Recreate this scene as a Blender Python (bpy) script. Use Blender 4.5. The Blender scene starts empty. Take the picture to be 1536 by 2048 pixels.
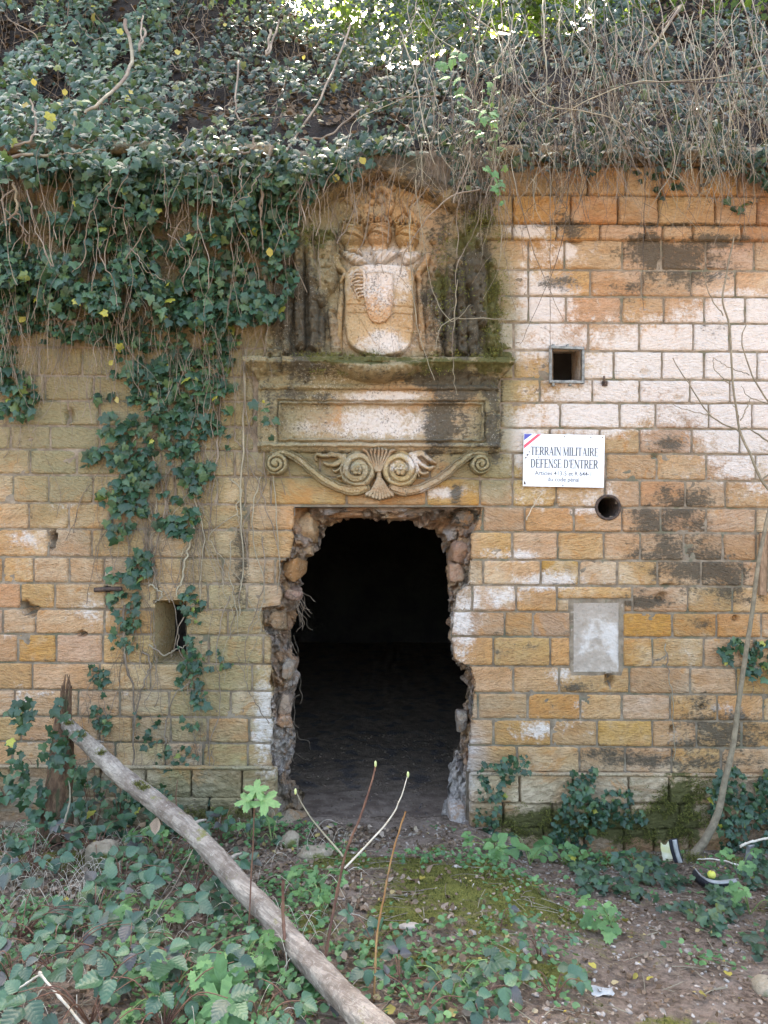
import bpy, math, random
import numpy as np
from mathutils import Vector, Matrix

rnd = random.Random(7)
rng = np.random.default_rng(7)

# ------------------------------------------------------------------ camera, world, sun, exposure
EYE, DIST, FPX, PPM = 2.053, 4.93, 1479.0, 300.0
scene = bpy.context.scene
cam_d = bpy.data.cameras.new('camera')
cam_d.sensor_fit = 'VERTICAL'; cam_d.sensor_height = 36.0; cam_d.sensor_width = 27.0
cam_d.lens = 36.0 * FPX / 2048.0
cam_d.clip_end = 500.0
cam = bpy.data.objects.new('camera', cam_d)
scene.collection.objects.link(cam)
cam.location = (0, -DIST, EYE)
cam.rotation_euler = (math.radians(90), 0, 0)
scene.camera = cam

SUN_EL, SUN_AZ = math.radians(50), math.radians(-8)      # behind the wall, a little to the left of the crest
world = bpy.data.worlds.new('World'); scene.world = world
world.use_nodes = True
wn = world.node_tree.nodes; wl = world.node_tree.links
bg = wn['Background']
sky = wn.new('ShaderNodeTexSky'); sky.sky_type = 'NISHITA'; sky.sun_disc = False
sky.sun_elevation = SUN_EL; sky.sun_rotation = SUN_AZ
sky.air_density = 1.0; sky.dust_density = 4.0; sky.ozone_density = 1.0
wl.new(sky.outputs[0], bg.inputs[0]); bg.inputs[1].default_value = 0.15
sun_d = bpy.data.lights.new('sun', 'SUN'); sun_d.energy = 5.0; sun_d.angle = math.radians(0.5)
sun_d.color = (1.0, 0.95, 0.86)
sun = bpy.data.objects.new('sun', sun_d); scene.collection.objects.link(sun)
sdir = Vector((math.sin(SUN_AZ) * math.cos(SUN_EL), math.cos(SUN_AZ) * math.cos(SUN_EL), math.sin(SUN_EL)))
sun.rotation_euler = sdir.to_track_quat('Z', 'Y').to_euler()
sun.location = (0, 0, 12)
vs = scene.view_settings
vs.view_transform = 'Standard'; vs.look = 'None'; vs.gamma = 1.0; vs.use_curve_mapping = False
vs.exposure = 3.25
vs.use_white_balance = True; vs.white_balance_temperature = 7500; vs.white_balance_tint = 10
scene.cycles.use_denoising = True
scene.cycles.max_bounces = 6
scene.cycles.transparent_max_bounces = 8

# ------------------------------------------------------------------ helpers
COL = scene.collection

def P(px, py, Y=0.0):
    """world position of the photograph's pixel (px, py) on the plane at depth Y"""
    s = (DIST + Y) / FPX
    return np.stack(np.broadcast_arrays((np.asarray(px, float) - 768) * s, np.asarray(Y, float) + 0 * np.asarray(px, float),
                                        EYE - (np.asarray(py, float) - 1024) * s), axis=-1)

def _h(ix, iy, iz, seed):
    n = (ix.astype(np.int64) * 73856093) ^ (iy.astype(np.int64) * 19349663) ^ (iz.astype(np.int64) * 83492791) ^ (seed * 2654435761)
    n = (n ^ (n >> 13)) * 1274126177 & 0x7fffffff
    return ((n ^ (n >> 16)) & 0xffff) / 32767.5 - 1.0

def vn(x, y, z=0.0, seed=1):
    x, y, z = np.broadcast_arrays(np.asarray(x, float), np.asarray(y, float), np.asarray(z, float))
    fx, fy, fz = np.floor(x), np.floor(y), np.floor(z)
    u, v, w = x - fx, y - fy, z - fz
    u = u * u * (3 - 2 * u); v = v * v * (3 - 2 * v); w = w * w * (3 - 2 * w)
    r = 0
    for a in (0, 1):
        for b in (0, 1):
            for c in (0, 1):
                r = r + _h(fx + a, fy + b, fz + c, seed) * (u if a else 1 - u) * (v if b else 1 - v) * (w if c else 1 - w)
    return r

def fbm(x, y, z=0.0, seed=1, o=4):
    r = 0; a = 1.0; f = 1.0; t = 0
    for k in range(o):
        r = r + a * vn(np.asarray(x) * f, np.asarray(y) * f, np.asarray(z) * f, seed + k); t += a; a *= 0.5; f *= 2.03
    return r / t

def ss(a, b, x):
    t = np.clip((np.asarray(x, float) - a) / (b - a), 0, 1); return t * t * (3 - 2 * t)

def mesh_of(name, V, F, mat=None, smooth=True, attrs=None):
    """V (N,3), F a list of index arrays of shape (M,3) or (M,4)"""
    if isinstance(F, np.ndarray): F = [F]
    F = [np.asarray(f, dtype=np.int32) for f in F if len(f)]
    V = np.asarray(V, dtype=np.float32)
    me = bpy.data.meshes.new(name)
    me.vertices.add(len(V)); me.vertices.foreach_set('co', V.ravel())
    nl = sum(f.size for f in F); npoly = sum(len(f) for f in F)
    me.loops.add(nl); me.polygons.add(npoly)
    me.loops.foreach_set('vertex_index', np.concatenate([f.ravel() for f in F]))
    sizes = np.concatenate([np.full(len(f), f.shape[1], np.int32) for f in F])
    starts = np.concatenate([[0], np.cumsum(sizes)[:-1]]).astype(np.int32)
    me.polygons.foreach_set('loop_start', starts)
    if smooth: me.polygons.foreach_set('use_smooth', np.ones(npoly, bool))
    for k, a in (attrs or {}).items():
        a = np.asarray(a, np.float32)
        if a.ndim == 1: a = np.stack([a, a, a, np.ones_like(a)], -1)
        if a.shape[1] == 3: a = np.concatenate([a, np.ones((len(a), 1), np.float32)], 1)
        at = me.attributes.new(k, 'FLOAT_COLOR', 'POINT'); at.data.foreach_set('color', a.ravel())
    me.update(calc_edges=True)
    if mat: me.materials.append(mat)
    return me

def obj(name, me, parent=None, loc=None, kind=None, label=None, cat=None, group=None, rot=None):
    o = bpy.data.objects.new(name, me); COL.objects.link(o)
    l = Vector(loc) if loc is not None else Vector((0, 0, 0))
    if parent is not None:
        o.parent = parent
        off = Vector(parent.location)
        if parent.parent is not None: off = off + parent.parent.location
        l = l - off
    o.location = l
    if rot is not None: o.rotation_euler = rot
    if kind: o['kind'] = kind
    if label: o['label'] = label
    if cat: o['category'] = cat
    if group: o['group'] = group
    return o

def thing(name, label, cat, loc, group=None):
    return obj(name, None, None, loc, None, label, cat, group)

def grid_faces(nu, nv, keep=None, flip=False):
    i = np.arange(nu * nv).reshape(nu, nv)
    q = np.stack([i[:-1, :-1], i[1:, :-1], i[1:, 1:], i[:-1, 1:]], -1).reshape(-1, 4)
    if flip: q = q[:, ::-1]
    if keep is not None: q = q[keep.reshape(-1)]
    return q

def compact(V, F, attrs):
    used = np.unique(F); m = np.full(len(V), -1); m[used] = np.arange(len(used))
    return V[used], m[F], {k: a[used] for k, a in attrs.items()}

def tubes(paths, sides=5, cap=True):
    """paths: list of (pts (n,3), radii (n,)) -> V, F quads"""
    Vs, Fs, off = [], [], 0
    ang = np.linspace(0, 2 * math.pi, sides, endpoint=False)
    for pts, rad in paths:
        pts = np.asarray(pts, float); n = len(pts)
        rad = np.broadcast_to(np.asarray(rad, float), (n,))
        T = np.gradient(pts, axis=0); T /= np.linalg.norm(T, axis=1, keepdims=True) + 1e-9
        ref = np.array([0.31, 0.87, 0.2]) if abs(T[:, 1].mean()) < 0.8 else np.array([1.0, 0.1, 0.2])
        A = np.cross(T, ref); A /= np.linalg.norm(A, axis=1, keepdims=True) + 1e-9
        B = np.cross(T, A)
        R = pts[:, None, :] + rad[:, None, None] * (A[:, None, :] * np.cos(ang)[None, :, None] + B[:, None, :] * np.sin(ang)[None, :, None])
        Vs.append(R.reshape(-1, 3))
        i = np.arange(n * sides).reshape(n, sides); j = np.roll(i, -1, axis=1)
        Fs.append(np.stack([i[:-1], i[1:], j[1:], j[:-1]], -1).reshape(-1, 4) + off)
        off += n * sides
    return np.concatenate(Vs), np.concatenate(Fs)

def smooth_path(keys, n):
    """Catmull-like smooth resample of key points (k,d) to n points"""
    K = np.asarray(keys, float); t = np.linspace(0, len(K) - 1, n)
    i = np.clip(np.floor(t).astype(int), 0, len(K) - 2); u = (t - i)[:, None]
    p0 = K[np.clip(i - 1, 0, None)]; p1 = K[i]; p2 = K[i + 1]; p3 = K[np.clip(i + 2, None, len(K) - 1)]
    return 0.5 * (2 * p1 + (p2 - p0) * u + (2 * p0 - 5 * p1 + 4 * p2 - p3) * u ** 2 + (3 * p1 - p0 - 3 * p2 + p3) * u ** 3)

def frames(normal, tip):
    """rotation matrices (N,3,3) whose columns are x, tip(y), normal(z)"""
    n = normal / (np.linalg.norm(normal, axis=1, keepdims=True) + 1e-9)
    t = tip - (tip * n).sum(1, keepdims=True) * n
    t /= np.linalg.norm(t, axis=1, keepdims=True) + 1e-9
    x = np.cross(t, n)
    return np.stack([x, t, n], -1)

def scatter(V0, F0, R, pos, scale, tint=None):
    """many transformed copies of small meshes joined: V0 (k,3) or list of variants with the same topology"""
    N = len(pos)
    if isinstance(V0, list):
        sel = rng.integers(0, len(V0), N); VV = np.stack(V0)[sel]
    else:
        VV = np.broadcast_to(V0, (N,) + V0.shape)
    sc = np.asarray(scale); sc = sc[:, None, None] if sc.ndim == 1 else sc[:, None, :]
    W = np.einsum('nij,nkj->nki', R, VV * sc) + pos[:, None, :]
    k = VV.shape[1]
    Fs = [(f[None] + (np.arange(N) * k)[:, None, None]).reshape(-1, f.shape[1]) for f in F0]
    at = {'tint': np.repeat(tint if tint is not None else rng.random(N), k)}
    return W.reshape(-1, 3), Fs, at

def in_poly(px, py, poly):
    px = np.asarray(px, float); py = np.asarray(py, float); c = np.zeros(px.shape, bool)
    n = len(poly)
    for i in range(n):
        x1, y1 = poly[i]; x2, y2 = poly[(i + 1) % n]
        if y1 == y2: continue
        c ^= ((y1 > py) != (y2 > py)) & (px < (x2 - x1) * (py - y1) / (y2 - y1) + x1)
    return c

# ------------------------------------------------------------------ materials
class NT:
    def __init__(s, name):
        s.m = bpy.data.materials.new(name); s.m.use_nodes = True
        s.t = s.m.node_tree; s.b = s.t.nodes['Principled BSDF']; s.out = s.t.nodes['Material Output']
    def n(s, typ, **kw):
        x = s.t.nodes.new('ShaderNode' + typ)
        for k, v in kw.items(): setattr(x, k, v)
        return x
    def l(s, a, b): s.t.links.new(a, b)
    def val(s, sock, v):
        if isinstance(v, (int, float, tuple)): sock.default_value = v
        else: s.l(v, sock)
    def math(s, op, a, b=0.0, clamp=False):
        x = s.n('Math', operation=op, use_clamp=clamp); s.val(x.inputs[0], a); s.val(x.inputs[1], b); return x.outputs[0]
    def mix(s, f, a, b, mode='MIX'):
        x = s.n('Mix', data_type='RGBA', blend_type=mode); s.val(x.inputs[0], f)
        s.val(x.inputs[6], a if not (isinstance(a, tuple) and len(a) == 3) else a + (1,))
        s.val(x.inputs[7], b if not (isinstance(b, tuple) and len(b) == 3) else b + (1,)); return x.outputs[2]
    def noise(s, scale, detail=4, rough=0.55, vec=None, dist=0.0):
        x = s.n('TexNoise'); x.inputs['Scale'].default_value = scale; x.inputs['Detail'].default_value = detail
        x.inputs['Roughness'].default_value = rough; x.inputs['Distortion'].default_value = dist
        if vec is not None: s.l(vec, x.inputs['Vector'])
        return x.outputs[0]
    def step(s, x, a, b):
        m = s.n('MapRange', interpolation_type='SMOOTHSTEP'); s.val(m.inputs[0], x)
        s.val(m.inputs[1], a); s.val(m.inputs[2], b); return m.outputs[0]
    def bump(s, h, strength, dist, prev=None):
        x = s.n('Bump'); x.inputs['Strength'].default_value = strength; x.inputs['Distance'].default_value = dist
        s.l(h, x.inputs['Height'])
        if prev is not None: s.l(prev, x.inputs['Normal'])
        return x.outputs[0]

def stone_material(name, tool=1.0, rough_amt=1.0, lichen=0.0):
    """weathered ochre sandstone. attribute 'col' = the stone's own colour, 'msk' = (lime crust, black crust and painted soffit shade, algae, moss)"""
    g = NT(name); pos = g.n('NewGeometry').outputs['Position']
    col = g.n('Attribute', attribute_name='col').outputs['Color']
    mk = g.n('Attribute', attribute_name='msk'); sep = g.n('SeparateColor'); g.l(mk.outputs['Color'], sep.inputs[0])
    wht, drk, alg = sep.outputs[0], sep.outputs[1], sep.outputs[2]; mos = mk.outputs['Alpha']
    oi = g.n('ObjectInfo').outputs['Random']
    # tooling strokes: noise stretched along a direction that differs per stone
    ang = g.math('MULTIPLY', g.math('SUBTRACT', oi, 0.5), .8)
    rot = g.n('VectorRotate', rotation_type='AXIS_ANGLE'); rot.inputs['Axis'].default_value = (0, 1, 0)
    g.l(pos, rot.inputs['Vector']); g.l(ang, rot.inputs['Angle'])
    mp = g.n('Mapping'); mp.inputs['Scale'].default_value = (24, 30, 92); g.l(rot.outputs[0], mp.inputs[0])
    tl = g.noise(1.0, 3, 0.5, mp.outputs[0], 0.6)
    n1 = g.noise(2.6, 6, 0.6, pos); n2 = g.noise(11, 8, 0.65, pos); n3 = g.noise(46, 6, 0.7, pos); n4 = g.noise(150, 3, 0.6, pos)
    # own colour with mottling
    hsv = g.n('HueSaturation'); g.l(col, hsv.inputs['Color'])
    g.val(hsv.inputs['Value'], g.math('ADD', g.math('MULTIPLY', oi, 0.26), 0.86))
    g.val(hsv.inputs['Hue'], g.math('ADD', g.math('MULTIPLY', g.math('FRACT', g.math('MULTIPLY', oi, 7.31)), 0.018), 0.486))
    g.val(hsv.inputs['Saturation'], g.math('ADD', g.math('MULTIPLY', g.math('FRACT', g.math('MULTIPLY', oi, 3.7)), 0.3), 0.85))
    c = hsv.outputs[0]
    mp2 = g.n('Mapping'); mp2.inputs['Scale'].default_value = (2.2, 3, 13); mp2.inputs['Rotation'].default_value = (0, .12, 0); g.l(pos, mp2.inputs[0])
    bed = g.noise(1.0, 5, 0.6, mp2.outputs[0], 0.8)
    c = g.mix(g.math('MULTIPLY', g.step(bed, 0.46, 0.64), 0.38), c, (0.38, 0.17, 0.055))
    c = g.mix(g.math('MULTIPLY', g.step(n2, 0.5, 0.72), 0.4), c, (0.52, 0.38, 0.23))
    c = g.mix(g.math('MULTIPLY', g.step(n1, 0.52, 0.7), 0.45), c, (0.42, 0.2, 0.07))
    c = g.mix(g.math('MULTIPLY', g.step(n3, 0.55, 0.75), 0.45), c, (0.2, 0.13, 0.06))
    c = g.mix(g.math('MULTIPLY', g.math('SUBTRACT', 0.62, n4, True), 0.7), c, (0.12, 0.08, 0.05))
    c = g.mix(g.math('MULTIPLY', g.step(tl, 0.56, 0.36), 0.34 * tool), c, (0.17, 0.1, 0.05))
    # cream and rust blooms that run across the joints
    nb = g.noise(1.7, 7, 0.68, pos, .4); nc = g.noise(4.3, 7, 0.7, pos, .8)
    c = g.mix(g.math('MULTIPLY', g.step(nb, 0.53, 0.66), 0.5), c, (0.56, 0.44, 0.3))
    c = g.mix(g.math('MULTIPLY', g.step(nc, 0.56, 0.66), 0.55), c, (0.42, 0.19, 0.055))
    c = g.mix(g.math('MULTIPLY', g.step(nc, 0.42, 0.33), 0.4), c, (0.2, 0.135, 0.075))
    # lime / efflorescence
    wf = g.math('ADD', wht, g.math('ADD', g.math('MULTIPLY', g.math('SUBTRACT', n2, 0.5), 1.6), g.math('MULTIPLY', g.math('SUBTRACT', n3, 0.5), 1.1)))
    wf = g.math('MULTIPLY', g.step(wf, 0.3, 0.85), 0.84)
    c = g.mix(wf, c, g.mix(n3, (0.52, 0.44, 0.38), (0.76, 0.71, 0.66)))
    # algae
    af = g.math('ADD', alg, g.math('MULTIPLY', g.math('SUBTRACT', n1, 0.5), 1.1))
    c = g.mix(g.math('MULTIPLY', g.step(af, 0.2, .95), 0.74), c, g.mix(n3, (0.10, 0.09, 0.045), (0.30, 0.27, 0.15)))
    # black crust, and the soffit shade painted under the lintel
    df = g.math('ADD', drk, g.math('ADD', g.math('MULTIPLY', g.math('SUBTRACT', n2, 0.5), 1.5), g.math('ADD', g.math('MULTIPLY', g.math('SUBTRACT', tl, 0.5), 0.9), g.math('MULTIPLY', g.math('SUBTRACT', n3, 0.5), 1.2))))
    c = g.mix(g.math('MULTIPLY', g.step(df, 0.38, 0.85), 0.88), c, g.mix(n4, (0.03, 0.026, 0.02), (0.1, 0.085, 0.06)))
    if lichen:
        n5 = g.noise(75, 4, 0.75, pos)
        c = g.mix(g.math('MULTIPLY', g.step(g.math('ADD', n5, g.math('MULTIPLY', g.math('SUBTRACT', n2, .5), .5)), .56, .64), lichen), c, (0.05, 0.043, 0.032))
        c = g.mix(g.math('MULTIPLY', g.step(g.math('SUBTRACT', n5, g.math('MULTIPLY', g.math('SUBTRACT', n1, .5), .35)), .40, .33), lichen), c, (0.5, 0.46, 0.38))
    # moss
    mf = g.step(g.math('ADD', mos, g.math('MULTIPLY', g.math('SUBTRACT', n2, 0.5), 1.6)), 0.4, 0.62)
    c = g.mix(mf, c, g.mix(n3, (0.04, 0.042, 0.012), (0.14, 0.125, 0.045)))
    g.l(c, g.b.inputs['Base Color']); g.b.inputs['Roughness'].default_value = 0.93
    g.b.inputs['Specular IOR Level'].default_value = 0.25
    b = g.bump(tl, 1.0 * tool, 0.014)
    b = g.bump(n2, 0.6 * rough_amt, 0.02, b)
    b = g.bump(n3, 1.0 * rough_amt, 0.014, b)
    b = g.bump(n4, 0.6, 0.003, b)
    g.l(b, g.b.inputs['Normal'])
    return g.m

M_ASHLAR = stone_material('ashlar_sandstone', 1.0, 0.8)
M_CARVED = stone_material('carved_sandstone', 0.12, 1.2, .6)
M_RUBBLE = stone_material('broken_sandstone', 0.1, 1.9, .45)

def simple(name, c1, c2, scale=12, rough=0.85, bump=0.4, bdist=0.004, metal=0.0, spec=0.3, stretch=None, c3=None):
    g = NT(name); tc = g.n('TexCoord').outputs['Object']
    v = tc
    if stretch: mp = g.n('Mapping'); mp.inputs['Scale'].default_value = stretch; g.l(tc, mp.inputs[0]); v = mp.outputs[0]
    n = g.noise(scale, 6, 0.6, v); n2 = g.noise(scale * 5, 4, 0.6, v)
    c = g.mix(g.step(n, 0.35, 0.65), c1, c2)
    if c3: c = g.mix(g.step(g.noise(scale * 0.5, 5, 0.6, v), 0.52, 0.62), c, c3)
    c = g.mix(g.math('MULTIPLY', g.step(n2, 0.5, 0.8), 0.35), c, tuple(x * 0.45 for x in c1))
    g.l(c, g.b.inputs['Base Color']); g.b.inputs['Roughness'].default_value = rough; g.b.inputs['Metallic'].default_value = metal
    g.b.inputs['Specular IOR Level'].default_value = spec
    g.l(g.bump(n2, bump, bdist), g.b.inputs['Normal'])
    return g.m

def leaf_material(name, ramp, from_object, rough=0.42, trans=0.25, spec=0.5, backlit=None, veins=None):
    """ramp = [(position, colour)...] by the leaf's own random number"""
    g = NT(name)
    r = g.n('ObjectInfo').outputs['Random'] if from_object else g.n('Attribute', attribute_name='tint').outputs['Fac']
    cr = g.n('ValToRGB'); g.l(r, cr.inputs[0]); e = cr.color_ramp.elements
    e[0].position = ramp[0][0]; e[0].color = ramp[0][1] + (1,)
    e[1].position = ramp[-1][0]; e[1].color = ramp[-1][1] + (1,)
    for p, c in ramp[1:-1]:
        x = e.new(p); x.color = c + (1,)
    pos = g.n('NewGeometry').outputs['Position']
    n = g.noise(60, 4, 0.6, pos)
    c = g.mix(g.math('MULTIPLY', n, 0.6), cr.outputs[0], (0.02, 0.04, 0.02), 'MIX')
    bm_ = g.bump(n, 0.35, 0.004)
    if veins:                                    # side veins herring-boned off the midrib, in the leaf's own coordinates
        tc = g.n('TexCoord').outputs['Object']; sp_ = g.n('SeparateXYZ'); g.l(tc, sp_.inputs[0])
        ax_ = g.math('ABSOLUTE', sp_.outputs[0]); ph = g.math('MULTIPLY', g.math('SUBTRACT', sp_.outputs[1], g.math('MULTIPLY', ax_, veins[1])), veins[0])
        sv = g.math('POWER', g.math('ABSOLUTE', g.math('SINE', ph)), 0.5)
        mid = g.step(ax_, 0.0, 0.03); v_ = g.math('MINIMUM', sv, mid)
        c = g.mix(g.math('MULTIPLY', g.math('SUBTRACT', 1.0, v_), 0.07), c, tuple(min(1, q * 1.5 + .03) for q in ramp[len(ramp) // 2][1]))
        bm_ = g.bump(sv, 0.12, 0.02, bm_)
    g.l(c, g.b.inputs['Base Color']); g.b.inputs['Roughness'].default_value = rough
    g.b.inputs['Specular IOR Level'].default_value = spec
    g.l(bm_, g.b.inputs['Normal'])
    if trans:
        tr = g.n('BsdfTranslucent'); mx = g.n('MixShader'); mx.inputs[0].default_value = trans
        tcol = g.mix(0.5, c, backlit or (0.25, 0.4, 0.04)); g.l(tcol, tr.inputs[0])
        g.l(g.b.outputs[0], mx.inputs[1]); g.l(tr.outputs[0], mx.inputs[2]); g.l(mx.outputs[0], g.out.inputs[0])
    return g.m

IVY = [(0.0, (0.012, 0.036, 0.02)), (0.35, (0.02, 0.06, 0.032)), (0.7, (0.035, 0.09, 0.045)), (0.93, (0.08, 0.15, 0.06)), (0.975, (0.09, 0.14, 0.04)), (0.99, (0.2, 0.24, 0.05)), (1.0, (0.5, 0.44, 0.05))]
M_IVY_O = leaf_material('ivy_leaf', IVY, True, .4, .12, .4, None, (9, 1.3)); M_IVY_S = leaf_material('ivy_leaf_mass', IVY, False, .4, .12, .4)
IVYD = [(0.0, (0.008, 0.018, 0.013)), (0.5, (0.015, 0.036, 0.024)), (0.85, (0.035, 0.07, 0.04)), (1.0, (0.16, 0.17, 0.05))]
M_IVYD_O = leaf_material('dark_ivy_leaf', IVYD, True, .42, .1, .35, None, (9, 1.3)); M_IVYD_S = leaf_material('dark_ivy_leaf_mass', IVYD, False, .42, .1, .35)
BRAM = [(0.0, (0.015, 0.045, 0.026)), (0.3, (0.03, 0.085, 0.045)), (0.6, (0.045, 0.12, 0.06)), (0.85, (0.08, 0.17, 0.075)), (0.92, (0.07, 0.05, 0.06)), (1.0, (0.05, 0.04, 0.045))]
M_BRAM_O = leaf_material('bramble_leaf', BRAM, True, 0.38, 0.1, 0.5, None, (17, .75))
LIME = [(0.0, (0.08, 0.19, 0.06)), (0.5, (0.13, 0.28, 0.09)), (1.0, (0.22, 0.4, 0.13))]
M_LIME_O = leaf_material('fresh_green_leaf', LIME, True, 0.5, 0.3, .4, None, (11, .8)); M_LIME_S = leaf_material('fresh_green_leaf_mass', LIME, False, 0.5, 0.3)
COVER = [(0.0, (0.04, 0.12, 0.04)), (0.6, (0.08, 0.22, 0.07)), (1.0, (0.15, 0.32, 0.1))]
M_COVER_S = leaf_material('ground_cover_leaf', COVER, False, 0.5, 0.2)
DEAD = [(0.0, (0.1, 0.055, 0.035)), (0.35, (0.2, 0.12, 0.075)), (0.7, (0.34, 0.24, 0.17)), (0.94, (0.46, 0.36, 0.28)), (1.0, (0.5, 0.38, 0.06))]
M_DEAD_S = leaf_material('dead_leaf_litter', DEAD, False, 0.8, 0.1, 0.2, (0.3, 0.2, 0.1))
YEL = [(0.0, (0.32, 0.25, 0.05)), (0.6, (0.5, 0.41, 0.08)), (1.0, (0.4, 0.3, 0.14))]
M_YEL_O = leaf_material('yellow_leaf', YEL, True, 0.6, 0.15, 0.3, (0.6, 0.5, 0.05))
TREE = [(0.0, (0.03, 0.08, 0.02)), (0.6, (0.07, 0.16, 0.03)), (1.0, (0.2, 0.28, 0.05))]
M_TREE_S = leaf_material('tree_leaf_mass', TREE, False, 0.5, 0.5, 0.4, (0.4, 0.55, 0.08))
M_STEM = simple('ivy_stem_bark', (0.12, 0.09, 0.065), (0.24, 0.19, 0.14), 6, 0.9)
M_STEM_DARK = simple('dark_twig_bark', (0.045, 0.035, 0.03), (0.11, 0.09, 0.07), 6, 0.9)
M_STEM_DRY = simple('dry_twig_bark', (0.2, 0.17, 0.12), (0.33, 0.29, 0.2), 5, 0.85, c3=(0.16, 0.12, 0.09))
M_STEM_RED = simple('reddish_stem', (0.11, 0.05, 0.035), (0.2, 0.1, 0.06), 20, 0.7)
M_STEM_GREEN = simple('green_stem', (0.12, 0.2, 0.05), (0.22, 0.28, 0.1), 20, 0.6)
M_STRAW = simple('dry_straw', (0.45, 0.38, 0.28), (0.6, 0.54, 0.44), 20, 0.8)
M_RUST_STALK = simple('rusty_orange_stalk', (0.24, 0.11, 0.04), (0.38, 0.22, 0.09), 9, 0.85, .8, .003, c3=(.16, .09, .05))
def bark_material():
    g = NT('fallen_log_bark'); tc = g.n('TexCoord').outputs['Object']
    vr = g.n('VectorRotate', rotation_type='Z_AXIS'); vr.inputs['Angle'].default_value = math.radians(49); g.l(tc, vr.inputs['Vector'])
    m1 = g.n('Mapping'); m1.inputs['Scale'].default_value = (5, 60, 60); g.l(vr.outputs[0], m1.inputs[0])
    m2 = g.n('Mapping'); m2.inputs['Scale'].default_value = (70, 14, 14); g.l(vr.outputs[0], m2.inputs[0])
    a = g.noise(1, 5, .65, m1.outputs[0], .5); b_ = g.noise(1, 4, .6, m2.outputs[0]); c_ = g.noise(7, 6, .65, tc); d = g.noise(60, 5, .7, tc)
    c = g.mix(g.step(c_, .35, .65), (.17, .13, .1), (.36, .31, .25)); c = g.mix(g.math('MULTIPLY', g.step(a, .58, .42), .5), c, (.09, .065, .045))
    c = g.mix(g.math('MULTIPLY', g.step(b_, .6, .72), .5), c, (.1, .07, .05)); c = g.mix(g.math('MULTIPLY', g.step(d, .55, .7), .5), c, (.5, .46, .38))
    c = g.mix(g.step(g.noise(4, 6, .7, tc), .6, .66), c, (.16, .15, .05))
    g.l(c, g.b.inputs['Base Color']); g.b.inputs['Roughness'].default_value = .95
    x = g.bump(a, .8, .01); x = g.bump(b_, .5, .006, x); x = g.bump(d, .9, .004, x); g.l(x, g.b.inputs['Normal']); return g.m
M_BARK = bark_material()
M_SAP = simple('sapling_bark', (0.15, 0.12, 0.08), (0.26, 0.21, 0.14), 25, 0.85, 0.5, 0.003, c3=(0.18, 0.15, 0.1))
M_ROT = simple('rotten_stump_wood', (0.09, 0.05, 0.03), (0.2, 0.12, 0.07), 16, 0.95, 1.0, 0.012, stretch=(3, 3, 0.7), c3=(0.06, 0.06, 0.03))
M_MOSS = simple('moss', (0.07, 0.08, 0.018), (0.22, 0.21, 0.05), 60, 1.0, 1.0, 0.01)
M_IRON = simple('rusty_iron', (0.05, 0.04, 0.035), (0.12, 0.08, 0.06), 40, 0.75, 0.5, 0.002, 0.5)
M_GREYMETAL = simple('weathered_grey_metal', (0.13, 0.13, 0.12), (0.26, 0.26, 0.24), 40, 0.6, 0.5, 0.002, 0.4)
M_CEMENT = simple('cement_render', (0.3, 0.25, 0.2), (0.42, 0.36, 0.3), 6, 0.95, 1.0, 0.012, c3=(0.5, 0.46, 0.42))
M_MORTAR = simple('lime_mortar', (0.15, 0.115, 0.08), (0.27, 0.215, 0.155), 14, 0.95, 0.8, 0.006, c3=(0.13, 0.12, 0.08))
M_PEBBLE = simple('pebble_stone', (0.2, 0.17, 0.14), (0.4, 0.36, 0.31), 30, 0.9)
M_SIGNW = simple('white_enamel', (0.66, 0.69, 0.72), (0.74, 0.77, 0.8), 5, 0.4, 0.05, 0.0005)
def flat(name, c, rough=0.5):
    g = NT(name); n = g.noise(40, 3, 0.5, g.n('TexCoord').outputs['Object'])
    g.l(g.mix(g.math('MULTIPLY', n, 0.3), c, tuple(x * 0.7 + 0.05 for x in c)), g.b.inputs['Base Color']); g.b.inputs['Roughness'].default_value = rough; return g.m
M_INK = flat('sign_ink', (0.055, 0.06, 0.07)); M_BLUE = flat('sign_blue', (0.04, 0.05, 0.3)); M_RED = flat('sign_red', (0.62, 0.06, 0.1))
M_WHITEP = simple('dirty_white_plastic', (0.22, 0.22, 0.2), (0.42, 0.42, 0.4), 8, 0.5, 0.2, 0.002)
M_BLACKP = simple('black_rubber', (0.015, 0.015, 0.02), (0.03, 0.03, 0.035), 20, 0.6)
M_INSIDE = simple('dark_plaster', (0.045, 0.04, 0.04), (0.075, 0.066, 0.06), 2, 0.95, 0.8, 0.02)  # near-black plaster for the chamber and the backs of holes
M_BUD = flat('bud_green', (0.45, 0.5, 0.2))

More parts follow.
